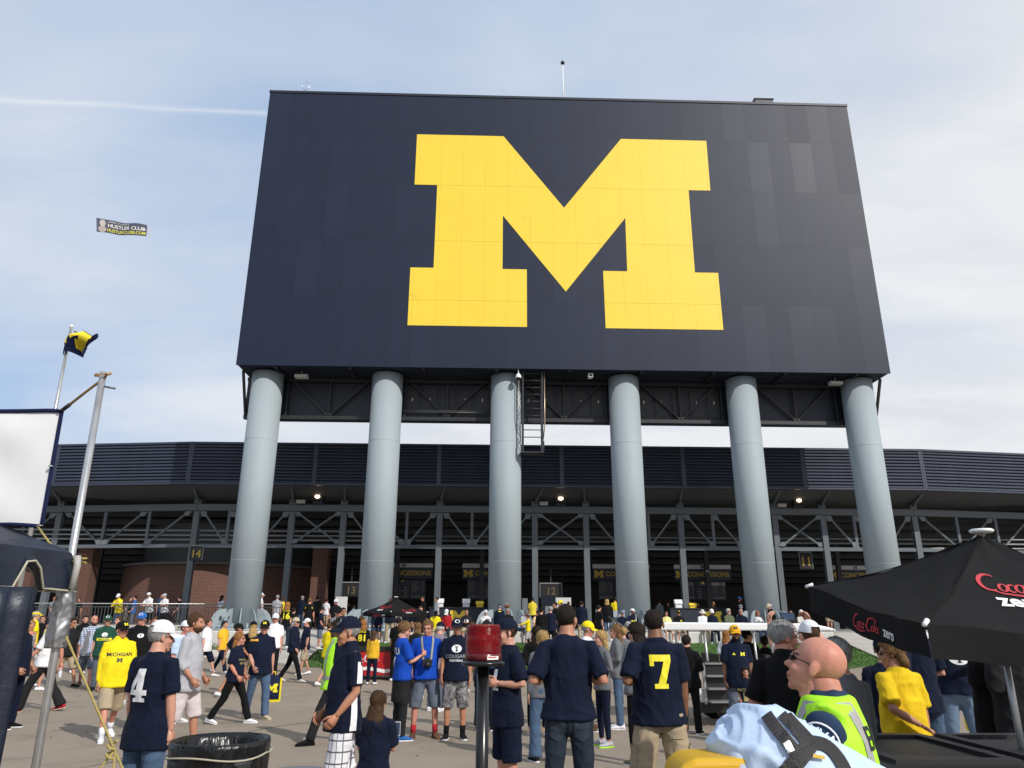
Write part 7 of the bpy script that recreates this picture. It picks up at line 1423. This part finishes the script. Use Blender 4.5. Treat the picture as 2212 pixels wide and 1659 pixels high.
# bags
def tote(label, loc, rz, w=.34, h=.44):
    t = thing('tote_bag', label, 'bag', loc, rz); m = MB(); m.loft([[(x*w/2*k, y*.06*k2, z) for x, y in ((-1,-.6),(-.6,-1),(.6,-1),(1,-.6),(1,.6),(.6,1),(-.6,1),(-1,.6))] for z, k, k2 in ((-h,.92,.8),(-h*.8,1,1),(-h*.3,1,1),(-.06,.86,.6),(0,.5,.3))]); m.build('pouch', cloth('bag_navy', (.012,.018,.05)), t)
    for x in (-.46, .46): m = MB(); m.box(w*x-.015, w*x+.015, -.05, .05, -h*.99, -.05); m.build('side_trim', cloth('bag_yellow', (.8,.64,.02)), t)
    m = MB(); m.box(-w/2*.93, w/2*.93, -.055, .055, -h-.02, -h+.02); m.build('base_trim', MATS['cloth_bag_yellow'], t)
    m = MB(); m.tube([(-.06,0,-.03),(-.03,0,.06),(.03,0,.06),(.06,0,-.03)], .012, 6); m.build('handle', MATS['cloth_bag_yellow'], t)
    flat('emblem', emblem_m(.15), PY, t, (0, -.068, -h*.5), (1,0,0), (0,0,1)); flat('emblem', emblem_m(.15), PY, t, (0, .068, -h*.5), (-1,0,0), (0,0,1)); return t
h_ = hand_of(P_BAG, 1); tote('navy and yellow bag carried by the man in the navy and gold polo', (h_.x+.02, h_.y, h_.z-.03), R(15))
h_ = hand_of(P_BAG2, -1); tote('navy and yellow bag carried behind the large umbrella', (h_.x, h_.y-.05, h_.z-.03), R(-10))
# pom-pom
h_ = hand_of(P_POM, -1); t = thing('pom_pom', 'dark navy pom-pom left of the beacon post', 'pom-pom', (h_.x-.16, h_.y-.1, h_.z+.12)); m = MB()
for _ in range(420):
    d = Vector((random.gauss(0,1), random.gauss(0,1), random.gauss(0,1))).normalized(); e = d*random.uniform(.09,.16)+Vector((0,0,-.03)); q = d.cross(Vector((random.random(),random.random(),1))).normalized()*.006; m.add([-q, q, e*.6+q, e, e*.6-q], [(0,1,2,3,4)])
m.build('streamers', cloth('pom_navy', (.010,.016,.05)), t, fix=False); m = MB(); m.tube([(0,0,-.02),(.05,.03,-.12)], .014); m.build('handle', BLACK, t)
# water bottles, leaflet
for sg, lab in ((1, 'clear water bottle in the swinging hand of the man in white polo'), (-1, 'clear water bottle in the rear hand of the man in white polo')):
    h_ = hand_of(P_BOT, sg); b = MB(); b.lathe([(.03,-.2),(.032,-.19),(.032,-.06),(.014,-.02),(.014,0)], 12); k = MB(); k.lathe([(.016,0),(.016,.02)], 10)
    held('water_bottle', lab, 'bottle', h_, 0, (('bottle', b, mat('bottle_clear', (.7,.74,.76), .15, spec=.6)), ('cap', k, mat('bottle_cap', (.05,.3,.1), .5))))
c = (hand_of(P_PAP, 1)+hand_of(P_PAP, -1))/2; m = MB(); m.box(-.13,.13,-.002,.002,-.08,.09); o = held('leaflet', 'pale yellow leaflet read behind the woman in yellow', 'leaflet', c, R(30), (('paper', m, mat('paper_yellow', (.7,.6,.3), .8)),)); o.rotation_euler.x = R(-50)
# sleeve patch of the paramedic
p = P_EMT; tr = bvh_of(p['shirt']); RX = p['RX']; S0, E, Wr, u, fo, cu = p['sh'][1]; mid = (S0.lerp(E, .16))*p['s']; nn = Vector((1,.07,.25)).normalized(); uz = (-u - nn*(-u).dot(nn)).normalized(); ux = uz.cross(nn); nn = ux.cross(uz)
decal('sleeve_patch', tr, ycirc(.105), PN, p['root'], mid, ux, uz, .005, .25, .02); k = ycirc(.105)
ring = stroke([(a*.9, b*.9) for a, b in k[0]]+[(k[0][0][0]*.9, 0)], .006); decal('sleeve_patch_ring', tr, ring, PWHITE, p['root'], mid, ux, uz, .008, .25, .02)
decal('sleeve_patch_lettering', tr, T('HVA', .05, .012), PWHITE, p['root'], mid-uz*.005, ux, uz, .009, .25, .02)
decal('sleeve_patch_lettering', tr, T('HURON VALLEY', .013, .0), PWHITE, p['root'], mid-uz*.022, ux, uz, .009, .25, .02); decal('sleeve_patch_lettering', tr, T('AMBULANCE', .013, .0), PWHITE, p['root'], mid-uz*.036, ux, uz, .009, .25, .02)
